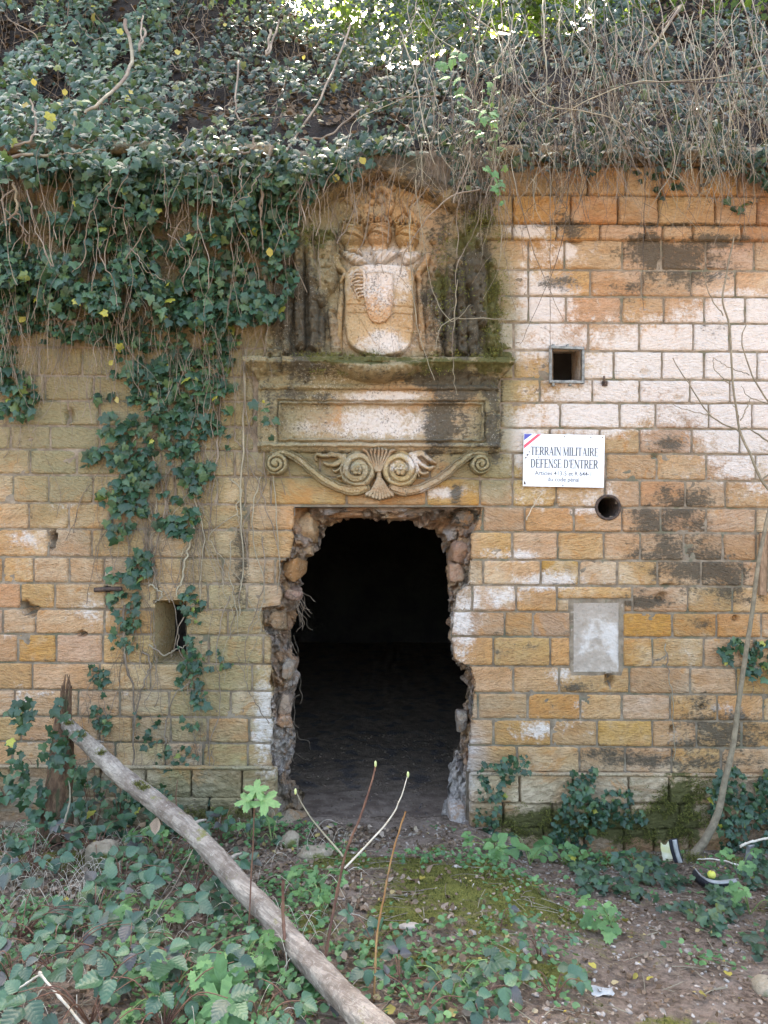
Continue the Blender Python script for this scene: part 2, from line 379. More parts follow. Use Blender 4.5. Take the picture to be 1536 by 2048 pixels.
# ------------------------------------------------------------------ staining map, with the lintel's soffit shade painted in (in photograph pixels)
BASE = [(1250, 1000, 500, 700, (0.47, 0.275, 0.105)), (1400, 720, 260, 230, (0.46, 0.34, 0.24)), (1010, 720, 70, 300, (0.42, 0.30, 0.12)),
        (1420, 980, 160, 90, (0.42, 0.31, 0.2)), (300, 1000, 330, 480, (0.43, 0.33, 0.18)), (60, 1250, 190, 260, (0.50, 0.31, 0.16)),
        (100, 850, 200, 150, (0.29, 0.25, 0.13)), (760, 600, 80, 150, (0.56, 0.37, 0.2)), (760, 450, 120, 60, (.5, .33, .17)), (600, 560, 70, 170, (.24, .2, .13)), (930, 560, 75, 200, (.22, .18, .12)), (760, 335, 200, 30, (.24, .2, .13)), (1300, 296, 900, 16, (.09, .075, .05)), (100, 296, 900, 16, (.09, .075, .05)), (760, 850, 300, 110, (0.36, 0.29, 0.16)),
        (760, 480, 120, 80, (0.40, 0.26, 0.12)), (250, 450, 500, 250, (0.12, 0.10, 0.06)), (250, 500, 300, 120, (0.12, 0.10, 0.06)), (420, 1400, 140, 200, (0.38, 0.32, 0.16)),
        (740, 980, 200, 40, (0.42, 0.33, 0.18)), (600, 1250, 60, 250, (0.42, 0.27, 0.16)), (900, 1150, 50, 120, (0.36, 0.26, 0.18)),
        (900, 1540, 50, 100, (0.5, 0.46, 0.44)), (1200, 370, 400, 40, (0.40, 0.28, 0.13)), (1100, 1580, 400, 40, (0.42, 0.37, 0.24)),
        (300, 1620, 400, 80, (0.25, 0.23, 0.16)), (1500, 420, 100, 60, (0.40, 0.2, 0.09)), (1130, 600, 130, 50, (0.48, 0.26, 0.09)),
        (600, 1080, 40, 60, (0.5, 0.28, 0.08)), (1200, 1660, 400, 45, (0.3, 0.22, 0.14)), (130, 1340, 100, 70, (0.58, 0.34, 0.16))]
WHITE = [(1320, 720, 200, 90, 1.0), (1180, 830, 120, 50, .9), (1080, 640, 60, 60, .8), (1500, 760, 120, 150, .8), (1030, 880, 45, 60, .8),
         (1090, 500, 80, 60, .5), (1100, 1162, 70, 22, .9), (1045, 1112, 30, 14, .9), (1000, 1195, 50, 25, .7), (1130, 1350, 40, 25, .6),
         (925, 1250, 35, 90, .75), (765, 845, 120, 35, 1.0), (765, 792, 90, 10, .9), (760, 560, 70, 60, .85), (770, 690, 55, 25, 1.1),
         (885, 985, 45, 14, .9), (60, 1075, 50, 35, .6), (180, 1225, 45, 35, .6), (525, 1430, 25, 110, .8), (1480, 900, 100, 80, .5),
         (1200, 1000, 60, 40, .55), (1160, 1440, 40, 50, .35), (1060, 1000, 70, 30, .3), (905, 1590, 35, 75, 1.2), (720, 510, 40, 15, .8),
         (775, 515, 30, 18, 1.0), (820, 515, 40, 15, .6), (1490, 620, 80, 40, .6), (1050, 460, 40, 12, .9), (1010, 680, 30, 50, .6),
         (690, 935, 25, 30, .5), (835, 925, 30, 25, .6), (600, 1350, 30, 100, .5), (1080, 945, 50, 60, .3), (1100, 580, 60, 30, .5),
         (570, 1500, 30, 70, .6), (1180, 1270, 50, 60, .2), (1320, 1160, 60, 10, .3), (40, 1240, 50, 60, .2), (100, 1480, 100, 20, .3)]
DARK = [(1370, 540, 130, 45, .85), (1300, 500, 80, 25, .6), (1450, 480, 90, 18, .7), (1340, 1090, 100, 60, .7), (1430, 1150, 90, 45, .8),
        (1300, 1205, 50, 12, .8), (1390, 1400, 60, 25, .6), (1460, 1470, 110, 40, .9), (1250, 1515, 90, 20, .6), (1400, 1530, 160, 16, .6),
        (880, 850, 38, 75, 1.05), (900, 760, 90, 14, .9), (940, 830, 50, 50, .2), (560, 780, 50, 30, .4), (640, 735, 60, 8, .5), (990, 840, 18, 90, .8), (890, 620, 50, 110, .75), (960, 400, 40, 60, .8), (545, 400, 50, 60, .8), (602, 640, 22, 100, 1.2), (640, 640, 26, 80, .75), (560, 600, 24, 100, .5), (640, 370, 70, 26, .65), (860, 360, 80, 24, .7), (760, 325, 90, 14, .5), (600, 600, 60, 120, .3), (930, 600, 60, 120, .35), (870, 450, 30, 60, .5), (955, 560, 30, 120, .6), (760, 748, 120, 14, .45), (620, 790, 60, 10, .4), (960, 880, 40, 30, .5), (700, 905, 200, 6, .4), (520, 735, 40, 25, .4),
        (925, 650, 14, 90, .9), (935, 1035, 35, 18, 1.0), (912, 985, 16, 28, .9), (482, 1120, 20, 150, .8), (440, 1300, 14, 120, .4), (395, 1050, 12, 90, .4), (1345, 450, 200, 6, .8),  # the spot at the lintel's right corner paints its shaded soffit
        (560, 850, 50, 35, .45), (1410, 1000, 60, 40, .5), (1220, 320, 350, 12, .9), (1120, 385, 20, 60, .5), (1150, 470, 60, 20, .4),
        (1300, 620, 60, 20, .3), (950, 780, 60, 20, .6), (770, 1020, 180, 10, .4), (560, 560, 20, 120, .6), (965, 640, 22, 70, .7), (690, 470, 12, 50, .3), (930, 350, 60, 60, .5), (740, 340, 120, 40, .45),  # the long strip along the lintel paints its soffit shadow
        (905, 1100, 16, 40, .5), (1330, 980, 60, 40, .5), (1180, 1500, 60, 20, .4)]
ALGAE = [(380, 950, 260, 330, .65), (100, 850, 200, 160, .7), (580, 600, 90, 180, .8), (950, 600, 80, 220, .8), (520, 840, 60, 80, .6),
         (990, 830, 40, 110, .8), (450, 1350, 120, 180, .5), (850, 745, 170, 25, .7), (620, 745, 120, 30, .6), (300, 1600, 300, 60, .8),
         (1150, 1630, 300, 30, .6), (660, 440, 90, 60, .3), (1150, 370, 300, 30, .4), (930, 920, 60, 50, .7), (600, 930, 60, 40, .4),
         (250, 450, 500, 300, .8), (700, 940, 50, 60, .35), (1010, 640, 25, 120, .5), (1000, 960, 50, 50, .6), (740, 720, 120, 14, .6), (1480, 370, 60, 30, .3)]
MOSS = [(650, 472, 25, 12, .9), (985, 600, 22, 110, .8), (880, 570, 30, 60, .6), (700, 722, 130, 10, .8), (900, 730, 80, 14, .7),
        (1000, 715, 30, 30, .8), (930, 480, 30, 40, .6), (1360, 1590, 60, 34, .75), (1340, 1640, 40, 30, .5), (1060, 1645, 100, 30, .6), (1300, 1660, 140, 36, .6),
        (430, 1620, 90, 14, .6), (1180, 1650, 150, 30, .5), (640, 500, 25, 40, .5), (960, 430, 30, 40, .6)]

_r = random.Random(3)
for _ in range(70): WHITE.append((_r.uniform(0, 1536), _r.uniform(480, 1540), _r.uniform(14, 50), _r.uniform(6, 22), _r.uniform(.15, .45)))
for _ in range(46): DARK.append((_r.uniform(1000, 1536), _r.uniform(340, 1540), _r.uniform(12, 60), _r.uniform(6, 22), _r.uniform(.25, .6)))
for _ in range(18): DARK.append((_r.uniform(0, 540), _r.uniform(700, 1540), _r.uniform(8, 26), _r.uniform(20, 80), _r.uniform(.2, .45)))
for _ in range(10): DARK.append((_r.uniform(545, 980), _r.uniform(400, 900), _r.uniform(10, 26), _r.uniform(14, 50), _r.uniform(.3, .6)))

def gsum(px, py, L):
    r = np.zeros(np.shape(px))
    for cx, cy, rx, ry, s in L:
        r += s * np.exp(-(((px - cx) / rx) ** 2 + ((py - cy) / ry) ** 2) * 0.9)
    return r

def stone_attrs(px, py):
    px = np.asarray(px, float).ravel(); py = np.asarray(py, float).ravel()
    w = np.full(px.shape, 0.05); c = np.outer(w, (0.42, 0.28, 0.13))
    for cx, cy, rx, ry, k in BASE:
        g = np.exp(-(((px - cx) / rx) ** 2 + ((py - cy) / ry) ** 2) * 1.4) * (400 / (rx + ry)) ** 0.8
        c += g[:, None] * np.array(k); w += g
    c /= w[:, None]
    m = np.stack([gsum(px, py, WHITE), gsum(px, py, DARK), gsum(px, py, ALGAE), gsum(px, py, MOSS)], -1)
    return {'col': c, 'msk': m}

# ------------------------------------------------------------------ openings in the wall
DOOR = [((556, 1665), (612, 1650)), ((548, 1600), (608, 1590)), ((545, 1548), (579, 1548)), ((540, 1500), (585, 1510)), ((546, 1450), (590, 1478)),
        ((540, 1405), (583, 1420)), ((549, 1375), (586, 1392)), ((541, 1330), (596, 1350)), ((541, 1275), (583, 1285)), ((526, 1262), (581, 1270)),
        ((522, 1215), (590, 1235)), ((560, 1210), (594, 1200)), ((563, 1185), (600, 1175)), ((556, 1160), (602, 1155)), ((558, 1122), (606, 1127)),
        ((578, 1118), (620, 1112)), ((586, 1080), (637, 1090)), ((586, 1050), (648, 1062)), ((588, 1016), (676, 1040)), ((640, 1015), (706, 1036)),
        ((760, 1014), (760, 1037)), ((880, 1014), (825, 1046)), ((966, 1014), (866, 1060)), ((950, 1058), (882, 1080)), ((943, 1070), (892, 1110)),
        ((942, 1120), (893, 1150)), ((938, 1170), (896, 1190)), ((915, 1185), (899, 1225)), ((908, 1225), (900, 1240)), ((904, 1275), (902, 1285)),
        ((908, 1318), (911, 1325)), ((940, 1332), (928, 1333)), ((950, 1360), (931, 1360)), ((948, 1400), (931, 1400)), ((944, 1440), (927, 1425)),
        ((938, 1494), (920, 1488)), ((935, 1545), (900, 1525)), ((932, 1600), (893, 1590)), ((930, 1665), (878, 1650))]
OUT = np.array([a for a, b in DOOR], float); INN = np.array([b for a, b in DOOR], float)
DOOR_POLY = [tuple(p) for p in OUT] + [(930, 1760), (556, 1760)]
L_EDGE = (OUT[:19, 1][::-1], OUT[:19, 0][::-1]); R_EDGE = (OUT[22:, 1], OUT[22:, 0])
PIPE = (1216, 1015, 23)
VENT = (1105, 702, 1161, 761)
NICHE = (308, 1200, 372, 1325)
HOLES = [(104, 1080, 7, 16, .2), (62, 1222, 13, 10, .14), (48, 1212, 8, 8, .1), (162, 1268, 7, 6, .08), (1288, 745, 7, 6, .025), (1220, 1361, 8, 12, .09), (405, 715, 12, 16, .3), (190, 650, 22, 14, .3),
         (60, 880, 4, 4, .03), (140, 832, 8, 16, .05), (1358, 797, 8, 5, .02), (1425, 790, 30, 2.5, .012), (1322, 1195, 10, 9, .05), (1404, 1414, 5, 5, .05), (1345, 1458, 5, 7, .05), (1470, 1237, 6, 7, .05),
         (1110, 1008, 5, 5, .03), (1333, 1172, 14, 3, .05), (1310, 912, 8, 5, .04), (1150, 483, 14, 4, .03), (1300, 1240, 4, 4, .02), (556, 1355, 16, 17, .25), (1210, 765, 4, 6, .03), (1070, 400, 8, 4, .015)]

def pit(px, py):
    d = np.zeros(np.shape(px))
    for cx, cy, rx, ry, k in HOLES:
        wob = 1 + 0.3 * vn(px / 9, py / 9, 0, 5)
        q = np.sqrt(((px - cx) / rx) ** 2 + ((py - cy) / ry) ** 2) * wob
        d = np.maximum(d, k * (1 - ss(0.65, 1.25, q)))
    return d

# course lines: (y at x=250, y at x=1250)
CL = [(322, 332), (383, 390), (441, 448), (473, 480), (534, 540), (587, 593), (640, 646), (695, 702), (752, 759), (802, 806), (852, 857), (900, 907),
      (951, 960), (1007, 1015), (1059, 1065), (1115, 1121), (1167, 1172), (1219, 1225), (1269, 1275), (1327, 1334), (1381, 1388), (1434, 1441), (1485, 1494), (1538, 1548)]
JR = [[999, 1102, 1176, 1252, 1324, 1400, 1477], [1026, 1142, 1236, 1318, 1431, 1515], [1026, 1114, 1200, 1290, 1326, 1386, 1483],
      [1057, 1129, 1245, 1323, 1412, 1509], [1057, 1181, 1284, 1382, 1471], [1057, 1132, 1244, 1328, 1409, 1491], [1027, 1177, 1279, 1387, 1459],
      [1027, 1102, 1165, 1228, 1324, 1409, 1515], [1003, 1080, 1185, 1279, 1380, 1460], [999, 1121, 1240, 1312, 1418, 1504], [996, 1100, 1200, 1279, 1384, 1480],
      [1026, 1120, 1212, 1314, 1413, 1512], [1026, 1112, 1210, 1280, 1371, 1451], [966, 1050, 1148, 1244, 1322, 1413, 1512], [1025, 1116, 1208, 1281, 1368, 1446, 1513],
      [966, 1082, 1158, 1235, 1316, 1403, 1486], [945, 1032, 1114, 1266, 1376, 1466], [1010, 1066, 1141, 1246, 1345, 1434], [987, 1101, 1141, 1246, 1305, 1408],
      [1027, 1119, 1260, 1381, 1473], [956, 1056, 1161, 1244, 1341, 1435], [987, 1103, 1195, 1305, 1393, 1484], [1034, 1159, 1251, 1344, 1443]]
JL = {8: [90, 187], 9: [135, 199], 10: [21, 100, 199], 11: [60, 153], 12: [26, 97, 186, 434, 490], 13: [57, 137, 224, 388, 498], 14: [96, 183, 407, 494], 15: [5, 67, 138, 208, 307, 365, 445],
      16: [41, 109, 212, 415, 493], 17: [5, 71, 208, 308, 372, 455], 18: [35, 112, 205, 308, 372, 417], 19: [64, 199, 300, 380, 504], 20: [30, 156, 239, 338, 461], 21: [120, 199, 266, 415, 498], 22: [24, 130, 230, 330, 405, 495]}
LR = {11: [545, 640, 760, 860, 960], 12: [542, 693, 853, 960]}

def course_y(k, px):
    a, b = CL[k]; return a + (b - a) * (px - 250) / 1000.0

def stone_patch(cx0, cx1, yt, yb, h0=0.0, seed=0, step=4.5, clampdoor=True, bulge=1.0, gap=.4, rough=1.0, sunk=0.03):
    """front of one ashlar block in pixel space; yt, yb functions of px -> V, F, px, py"""
    r = random.Random(seed)
    w = cx1 - cx0; hmid = float(yb((cx0 + cx1) / 2) - yt((cx0 + cx1) / 2))
    nu = max(5, int(w / step) + 3); nv = max(5, int(hmid / step) + 3)
    def prm(n, L):
        e = np.linspace(2.2 / L, 1 - 2.2 / L, n - 2); return np.concatenate([[0], e, [1]])
    u = prm(nu, w); v = prm(nv, hmid)
    U, Vv = np.meshgrid(u, v, indexing='ij')
    g = gap + r.uniform(-0.3, 0.5)
    X = cx0 + g + (w - 2 * g) * U
    Yt = yt(X) + g; Yb = yb(X) - g
    Y = Yt + (Yb - Yt) * Vv
    # rounded, chipped corners and wavering edges
    cxm, cym = (cx0 + cx1) / 2, (Yt + Yb) / 2
    cr = (np.abs(2 * U - 1) ** 9) * (np.abs(2 * Vv - 1) ** 9)
    X = X - np.sign(2 * U - 1) * cr * r.uniform(0.5, 2.5); Y = Y - np.sign(2 * Vv - 1) * cr * r.uniform(0.5, 2.5)
    edge = np.maximum(np.abs(2 * U - 1) ** 6, np.abs(2 * Vv - 1) ** 6)
    X = X + edge * 1.1 * vn(X / 11, Y / 11, seed * 0.37, 3); Y = Y + edge * 1.1 * vn(X / 11, Y / 11, seed * 0.37 + 9, 4)
    if clampdoor:
        if cx0 < 768: X = np.minimum(X, np.interp(Y, *L_EDGE) + 2 * vn(X / 7, Y / 7, 3, 8)) if cx1 > 515 and yb(cx1) > 1018 else X
        else: X = np.maximum(X, np.interp(Y, *R_EDGE) + 2 * vn(X / 7, Y / 7, 3, 8)) if cx0 < 975 and yb(cx0) > 1018 else X
    base = r.uniform(-0.004, 0.004); tx, tz = r.uniform(-0.004, 0.004), r.uniform(-0.004, 0.004)
    D = base + tx * (2 * U - 1) + tz * (2 * Vv - 1)
    D = D + rough * (0.0052 * fbm(X / 26, Y / 20, seed * 1.7, 11, 3) + 0.003 * vn(X / 6, Y / 5, seed, 12)) * bulge
    ring = (U == 0) | (U == 1) | (Vv == 0) | (Vv == 1)
    near = np.minimum(np.minimum(U * w, (1 - U) * w), np.minimum(Vv * hmid, (1 - Vv) * hmid))
    D = D - 0.0035 * np.exp(-near / 2.2)
    D = np.where(ring, -sunk, D)
    D = D - pit(X, Y)
    W = P(X.ravel(), Y.ravel(), -h0)
    W[:, 1] -= D.ravel()
    keep = None
    F = grid_faces(nu, nv, flip=True)
    fc = F.mean(axis=1) if False else None
    xc = X.ravel()[F].mean(1); yc = Y.ravel()[F].mean(1)
    bad = ((xc - PIPE[0]) ** 2 + (yc - PIPE[1]) ** 2) < (PIPE[2] + 1) ** 2
    for (x0, y0, x1, y1) in (VENT, NICHE):
        bad |= (xc > x0) & (xc < x1) & (yc > y0) & (yc < y1)
    F = F[~bad]
    return W, F, X.ravel(), Y.ravel()

wall = thing('fortress_wall', 'weathered ochre sandstone fortress wall with a ragged doorway broken through it', 'wall', (0, 0.05, 0))
stuffV, stuffF, stuffPx, so = [], [], [], 0
n_blocks = 0
def add_block(x0, x1, k=None, yt=None, yb=None, shown=True, name='stone_block', **kw):
    global so, n_blocks
    if k is not None:
        yt = lambda x, k=k: course_y(k, x); yb = lambda x, k=k: course_y(k + 1, x)
    seed = int(x0 * 13 + float(yt(x0)) * 7) % 99991
    W, F, X, Y = stone_patch(x0, x1, yt, yb, seed=seed, **kw)
    if len(F) == 0: return
    at = stone_attrs(X, Y); r = random.Random(seed + 1); t = np.array(r.choice([(.54, .4, .26), (.44, .21, .07), (.34, .23, .13), (.5, .3, .14), (.52, .35, .2), (.42, .3, .17)]))
    f = (np.where((X < 570) & (Y < 640), .35, 1.0)) * np.clip(r.uniform(.05, .5) + .5 * fbm(X / 34, Y / 20, seed * .91, 15, 3), 0, .85); f = f[:, None]; at['col'] = at['col'] * (1 - f) + t * f
    if shown and n_blocks < 299:
        n_blocks += 1
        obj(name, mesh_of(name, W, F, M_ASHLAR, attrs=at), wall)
    else:
        stuffV.append(W); stuffF.append(F + so); stuffPx.append((X, Y)); so += len(W)

for k in range(len(CL) - 1):
    j = list(JR[k])
    # to the right edge and beyond
    x = j[-1]
    while x < 1860: x += rnd.uniform(85, 112); j.append(x)
    left_end = (905 if k < 3 else 950 if k < 5 else 1000) if k < 10 else (960 if k in (11, 12) else (943 if k > 12 else 996))
    js = [left_end] + [q for q in j if q > left_end + 12]
    if k in (11, 12): js = LR[k] + [1026] + [q for q in JR[k] if q > 1030] + [q for q in j if q > JR[k][-1]]
    if k >= 13: js = [898] + [q for q in j if q > 930]
    for a, b in zip(js[:-1], js[1:]):
        sh = a < 1536
        if k in (17, 18) and 1130 < a < 1240: continue
        if k == 16 and 1100 < a < 1200:
            add_block(a, 1139, yt=lambda x: np.asarray(x) * 0 + 1199.0, yb=lambda x: course_y(17, x)); add_block(1248, b, yt=lambda x: np.asarray(x) * 0 + 1199.0, yb=lambda x: course_y(17, x))
            add_block(a, b, yt=lambda x: course_y(16, x), yb=lambda x: np.full(np.shape(x), 1199.0) if np.ndim(x) else 1199.0)
            continue
        if k == 19 and 1110 < a < 1200:
            add_block(a, b, yt=lambda x: np.where((np.asarray(x) > 1140) & (np.asarray(x) < 1247), 1349.0, course_y(19, x)), yb=lambda x: course_y(20, x))
            continue
        if k in (10, 11) and 1050 < a < 1200 and b < 1215: sh = False
        add_block(a, b, k, shown=sh, **(dict(h0=.028, sunk=.05) if k < 3 else {}))
    # left part
    end = (590 if k < 3 else 556 if k < 5 else 536 if k < 8 else 508) if k < 11 else (545 if k in (11,) else (542 if k == 12 else 590))
    if k < 8: jl, x = [], -330
    else: jl, x = list(JL[k]), -330
    pre = []
    while x < (jl[0] - 70 if jl else 480): pre.append(x); x += rnd.uniform(85, 112)
    full = pre + jl
    x = full[-1]
    out = []
    for q in full:                                # fill wide hidden gaps between transcribed joints
        if out and q - out[-1] > 135:
            m = int(round((q - out[-1]) / 98.0)); s0 = out[-1]
            for t in range(1, m): out.append(s0 + (q - s0) * t / m)
        out.append(q)
    while end - out[-1] > 135: out.append(out[-1] + rnd.uniform(80, 112))
    out.append(end)
    for a, b in zip(out[:-1], out[1:]):
        if b - a < 8: continue
        add_block(a, b, k, shown=(b > 0 and k >= 8) or (b > 0 and k in (4, 5, 6, 7) and rnd.random() < .6))
if stuffV:
    ax = np.concatenate([a for a, b in stuffPx]); ay = np.concatenate([b for a, b in stuffPx])
    obj('stone_facing', mesh_of('stone_facing', np.concatenate(stuffV), np.concatenate(stuffF), M_ASHLAR, attrs=stone_attrs(ax, ay)), wall, kind='stuff')

# plinth, three courses, stepping outwards
def plinth(xa, xb, rows, seed):
    for (y0, y1, h0, wmin, wmax) in rows:
        x = xa
        while x < xb - 15:
            w = rnd.uniform(wmin, wmax)
            if xb - (x + w) < 40: w = xb - x
            shown = x + w > 0 and x < 1536 
            r = random.Random(int(x * 3 + y0)); a, b = y0 + r.uniform(-1, 1), y1 + r.uniform(-1, 1)
            W, F, X, Y = stone_patch(x, x + w, lambda q, a=a: a + (np.asarray(q) - 768) * 0.006, lambda q, b=b: b + (np.asarray(q) - 768) * 0.006, h0=h0, seed=int(x + y0), step=3.6, clampdoor=False, rough=2.6, sunk=0.09)
            me = mesh_of('plinth_block', W, F, M_ASHLAR, attrs=stone_attrs(X, Y))
            obj('plinth_block', me, wall)
            x += w
plinth(-330, 552, [(1540, 1600, .045, 70, 110), (1600, 1662, .075, 60, 100), (1662, 1730, .10, 60, 100)], 1)
plinth(938, 1860, [(1549, 1606, .05, 75, 115), (1606, 1656, .045, 60, 100), (1656, 1725, .05, 60, 100)], 2)
# thin moulded edge above the plinth
for xa, xb, yy, in ((941, 1860, 1546), (-330, 545, 1537)):
    X = np.linspace(xa, xb, 160); prof = [(0.0, -4), (.045, -3.5), (.062, 0), (.062, 3), (.03, 6)]
    V = np.concatenate([P(X, yy + dy + (X - 768) * .006 + .8 * vn(X / 14, i, 0, 4), -h) for i, (h, dy) in enumerate(prof)])
    V[:, 1] += 0.004 * vn(V[:, 0] * 30, V[:, 2] * 30, 0, 6)
    F = grid_faces(len(prof), len(X))
    obj('plinth_moulding', mesh_of('plinth_moulding', V, F, M_CARVED, attrs=stone_attrs(np.tile(X, len(prof)), np.full(len(V), yy + 20.0))), wall)

# the mortar bed behind the blocks
gx = np.arange(-340, 1880, 6.0); gy = np.arange(300, 1740, 6.0)
GX, GY = np.meshgrid(gx, gy, indexing='ij')
W = P(GX.ravel(), GY.ravel(), 0.0); W[:, 1] += 0.009 + pit(GX, GY).ravel() + 0.003 * vn(GX / 9, GY / 9, 0, 2).ravel()
F = grid_faces(len(gx), len(gy), flip=True); xc = GX.ravel()[F].mean(1); yc = GY.ravel()[F].mean(1)
bad = in_poly(xc, yc, DOOR_POLY) | (((xc - PIPE[0]) ** 2 + (yc - PIPE[1]) ** 2) < (PIPE[2] - 2) ** 2)
for (x0, y0, x1, y1) in (VENT, NICHE, (1146, 1208, 1241, 1343)): bad |= (xc > x0) & (xc < x1) & (yc > y0) & (yc < y1)
obj('mortar_joints', mesh_of('mortar_joints', W, F[~bad], M_MORTAR), wall)

# ragged reveal of the doorway: outer break -> inner break -> straight in
NC, NT_ = 640, 46
s = np.linspace(0, len(DOOR) - 1, NC)
ox = np.interp(s, np.arange(len(DOOR)), OUT[:, 0]); oy = np.interp(s, np.arange(len(DOOR)), OUT[:, 1])
ix = np.interp(s, np.arange(len(DOOR)), INN[:, 0]); iy = np.interp(s, np.arange(len(DOOR)), INN[:, 1])
jag = 3.5 * vn(s * 3.1, 0, 0, 3) + 2.5 * vn(s * 8.0, 0, 0, 4)
nx_ = np.gradient(iy); ny_ = -np.gradient(ix); nn = np.hypot(nx_, ny_) + 1e-6
ix = ix + jag * nx_ / nn; iy = iy + jag * ny_ / nn
T = np.linspace(0, 1, NT_)
V, PXs, PYs = [], [], []
for t in T:
    if t < 0.1: q = t / .1; px, py, d = ox + (ix - ox) * .04 * q, oy + (iy - oy) * .04 * q, -0.005 + 0.075 * q
    elif t < 0.68: q = (t - .1) / .58; px, py, d = ox + (ix - ox) * (.04 + .96 * q), oy + (iy - oy) * (.04 + .96 * q), .07 + .2 * q ** 1.5
    else: q = (t - .68) / .32; px, py, d = ix, iy, .27 + .68 * q
    n = 0
    amp = ss(0.02, .16, t) * (1 - 0.3 * ss(.68, 1, t))
    w = P(px, py, d)
    n1 = vn(w[:, 0] * 9, w[:, 2] * 9, w[:, 1] * 9, 21); n2 = vn(w[:, 0] * 24, w[:, 2] * 24, w[:, 1] * 24, 22); n3 = vn(w[:, 0] * 60, w[:, 2] * 60, w[:, 1] * 60, 23)
    w[:, 1] += amp * (0.085 * np.abs(n1) - .035 + 0.045 * n2 + .024 * n3 + .012 * vn(w[:, 0] * 130, w[:, 2] * 130, w[:, 1] * 130, 24))
    if t >= .68:                                 # the passage behind flares out of sight
        cx, cz = P(758, 1340)[0], P(758, 1340)[2]
        w[:, 0] = cx + (w[:, 0] - cx) * (1 + .10 * q); w[:, 2] = cz + (w[:, 2] - cz) * (1 + .06 * q)
    w[:, 0] += amp * .012 * n3; w[:, 2] += amp * .012 * n2
    V.append(w); PXs.append(px); PYs.append(py)
V = np.concatenate(V)
def cells(V, seeds):
    d1 = np.full(len(V), 9.0); d2 = d1.copy(); idx = np.zeros(len(V), int)
    Wp = V + .012 * np.stack([vn(V[:, 0] * 30, V[:, 2] * 30, V[:, 1] * 30, 60 + q) for q in range(3)], -1)
    for i, sd in enumerate(seeds):
        d = np.linalg.norm((Wp - sd) * [1, .8, 1.15], axis=1); n_ = d < d1; d2 = np.where(n_, d1, np.minimum(d2, d)); idx[n_] = i; d1 = np.minimum(d1, d)
    return d1, d2, idx
sd_ = V[rng.choice(len(V), 520, replace=False)]
d1, d2, ci = cells(V, sd_); ch = rng.uniform(-.03, .045, 520)[ci]; tilt = rng.normal(0, .35, (520, 3))[ci]
amp_ = ss(0.06, .2, np.repeat(T, NC)) * (1 - .3 * ss(.7, 1, np.repeat(T, NC)))
hgt = amp_ * (ch * ss(0, .02, d2 - d1) + ((V - sd_[ci]) * tilt).sum(1) * .9 - .02 * np.exp(-(d2 - d1) / .006))
cx_, cz_ = P(758, 1340)[0], P(758, 1340)[2]; rad = np.stack([V[:, 0] - cx_, 0 * V[:, 0], V[:, 2] - cz_], -1); rad /= np.linalg.norm(rad, axis=1, keepdims=True) + 1e-6
V = V - hgt[:, None] * (rad * .45 + np.array([0, .9, 0]))
ccol = np.array([(.42, .25, .12), (.33, .25, .18), (.38, .28, .2), (.28, .23, .19), (.46, .28, .12), (.3, .22, .15), (.4, .33, .27)])[rng.integers(0, 7, 520)][ci]
at = stone_attrs(np.concatenate(PXs), np.concatenate(PYs))
at['col'] = ccol * (.75 + .25 * ss(0, .012, d2 - d1))[:, None]
obj('broken_reveal', mesh_of('broken_reveal', V, grid_faces(NT_, NC), M_RUBBLE, attrs=at), wall, label='ragged broken stone edge all round the doorway')

# loose-looking broken blocks that stick out of the break
def chunk(cx, cy, w, h, d, Y, col, seed, name='broken_block'):
    """a broken lump with flat fracture faces: the inside of a handful of planes, roughened"""
    nu, nv = 34, 22; rr = np.random.default_rng(int(seed * 10) + 5)
    TH, PH = np.meshgrid(np.linspace(0, 2 * math.pi, nu), np.linspace(.01, math.pi - .01, nv), indexing='ij')
    D = np.stack([np.sin(PH) * np.cos(TH), np.sin(PH) * np.sin(TH), np.cos(PH)], -1).reshape(-1, 3)
    N = np.concatenate([[(1, 0, 0), (-1, 0, 0), (0, 1, 0), (0, -1, 0), (0, 0, 1), (0, 0, -1)] + rr.normal(0, .22, (6, 3)), rr.normal(0, 1, (8, 3))]); N /= np.linalg.norm(N, axis=1, keepdims=True)
    off = np.concatenate([np.full(6, .92), rr.uniform(.85, 1.15, 8)]); q = np.maximum(D @ N.T, 1e-3); k = (off / q).min(1)
    k = k + .10 * fbm(D[:, 0] * 3 + seed, D[:, 1] * 3, D[:, 2] * 3, 6, 3) + .05 * vn(D[:, 0] * 9 + seed, D[:, 1] * 9, D[:, 2] * 9, 7)
    p = D * k[:, None] * np.array([w, d, h]) / 2 / 300.0 * 1.08
    a = stone_attrs(np.full(len(p), cx), np.full(len(p), cy)); a['col'] = np.tile(np.array(col), (len(p), 1)); a['msk'][:, 1:] = 0; a['msk'][:, 0] = np.minimum(a['msk'][:, 0], .6)
    obj(name, mesh_of(name, p + P(cx, cy, Y), grid_faces(nu, nv, flip=True), M_RUBBLE, attrs=a), wall)
OR = (.46, .25, .1); BU = (.36, .26, .16); GY_ = (.3, .25, .2); PK = (.4, .26, .18)
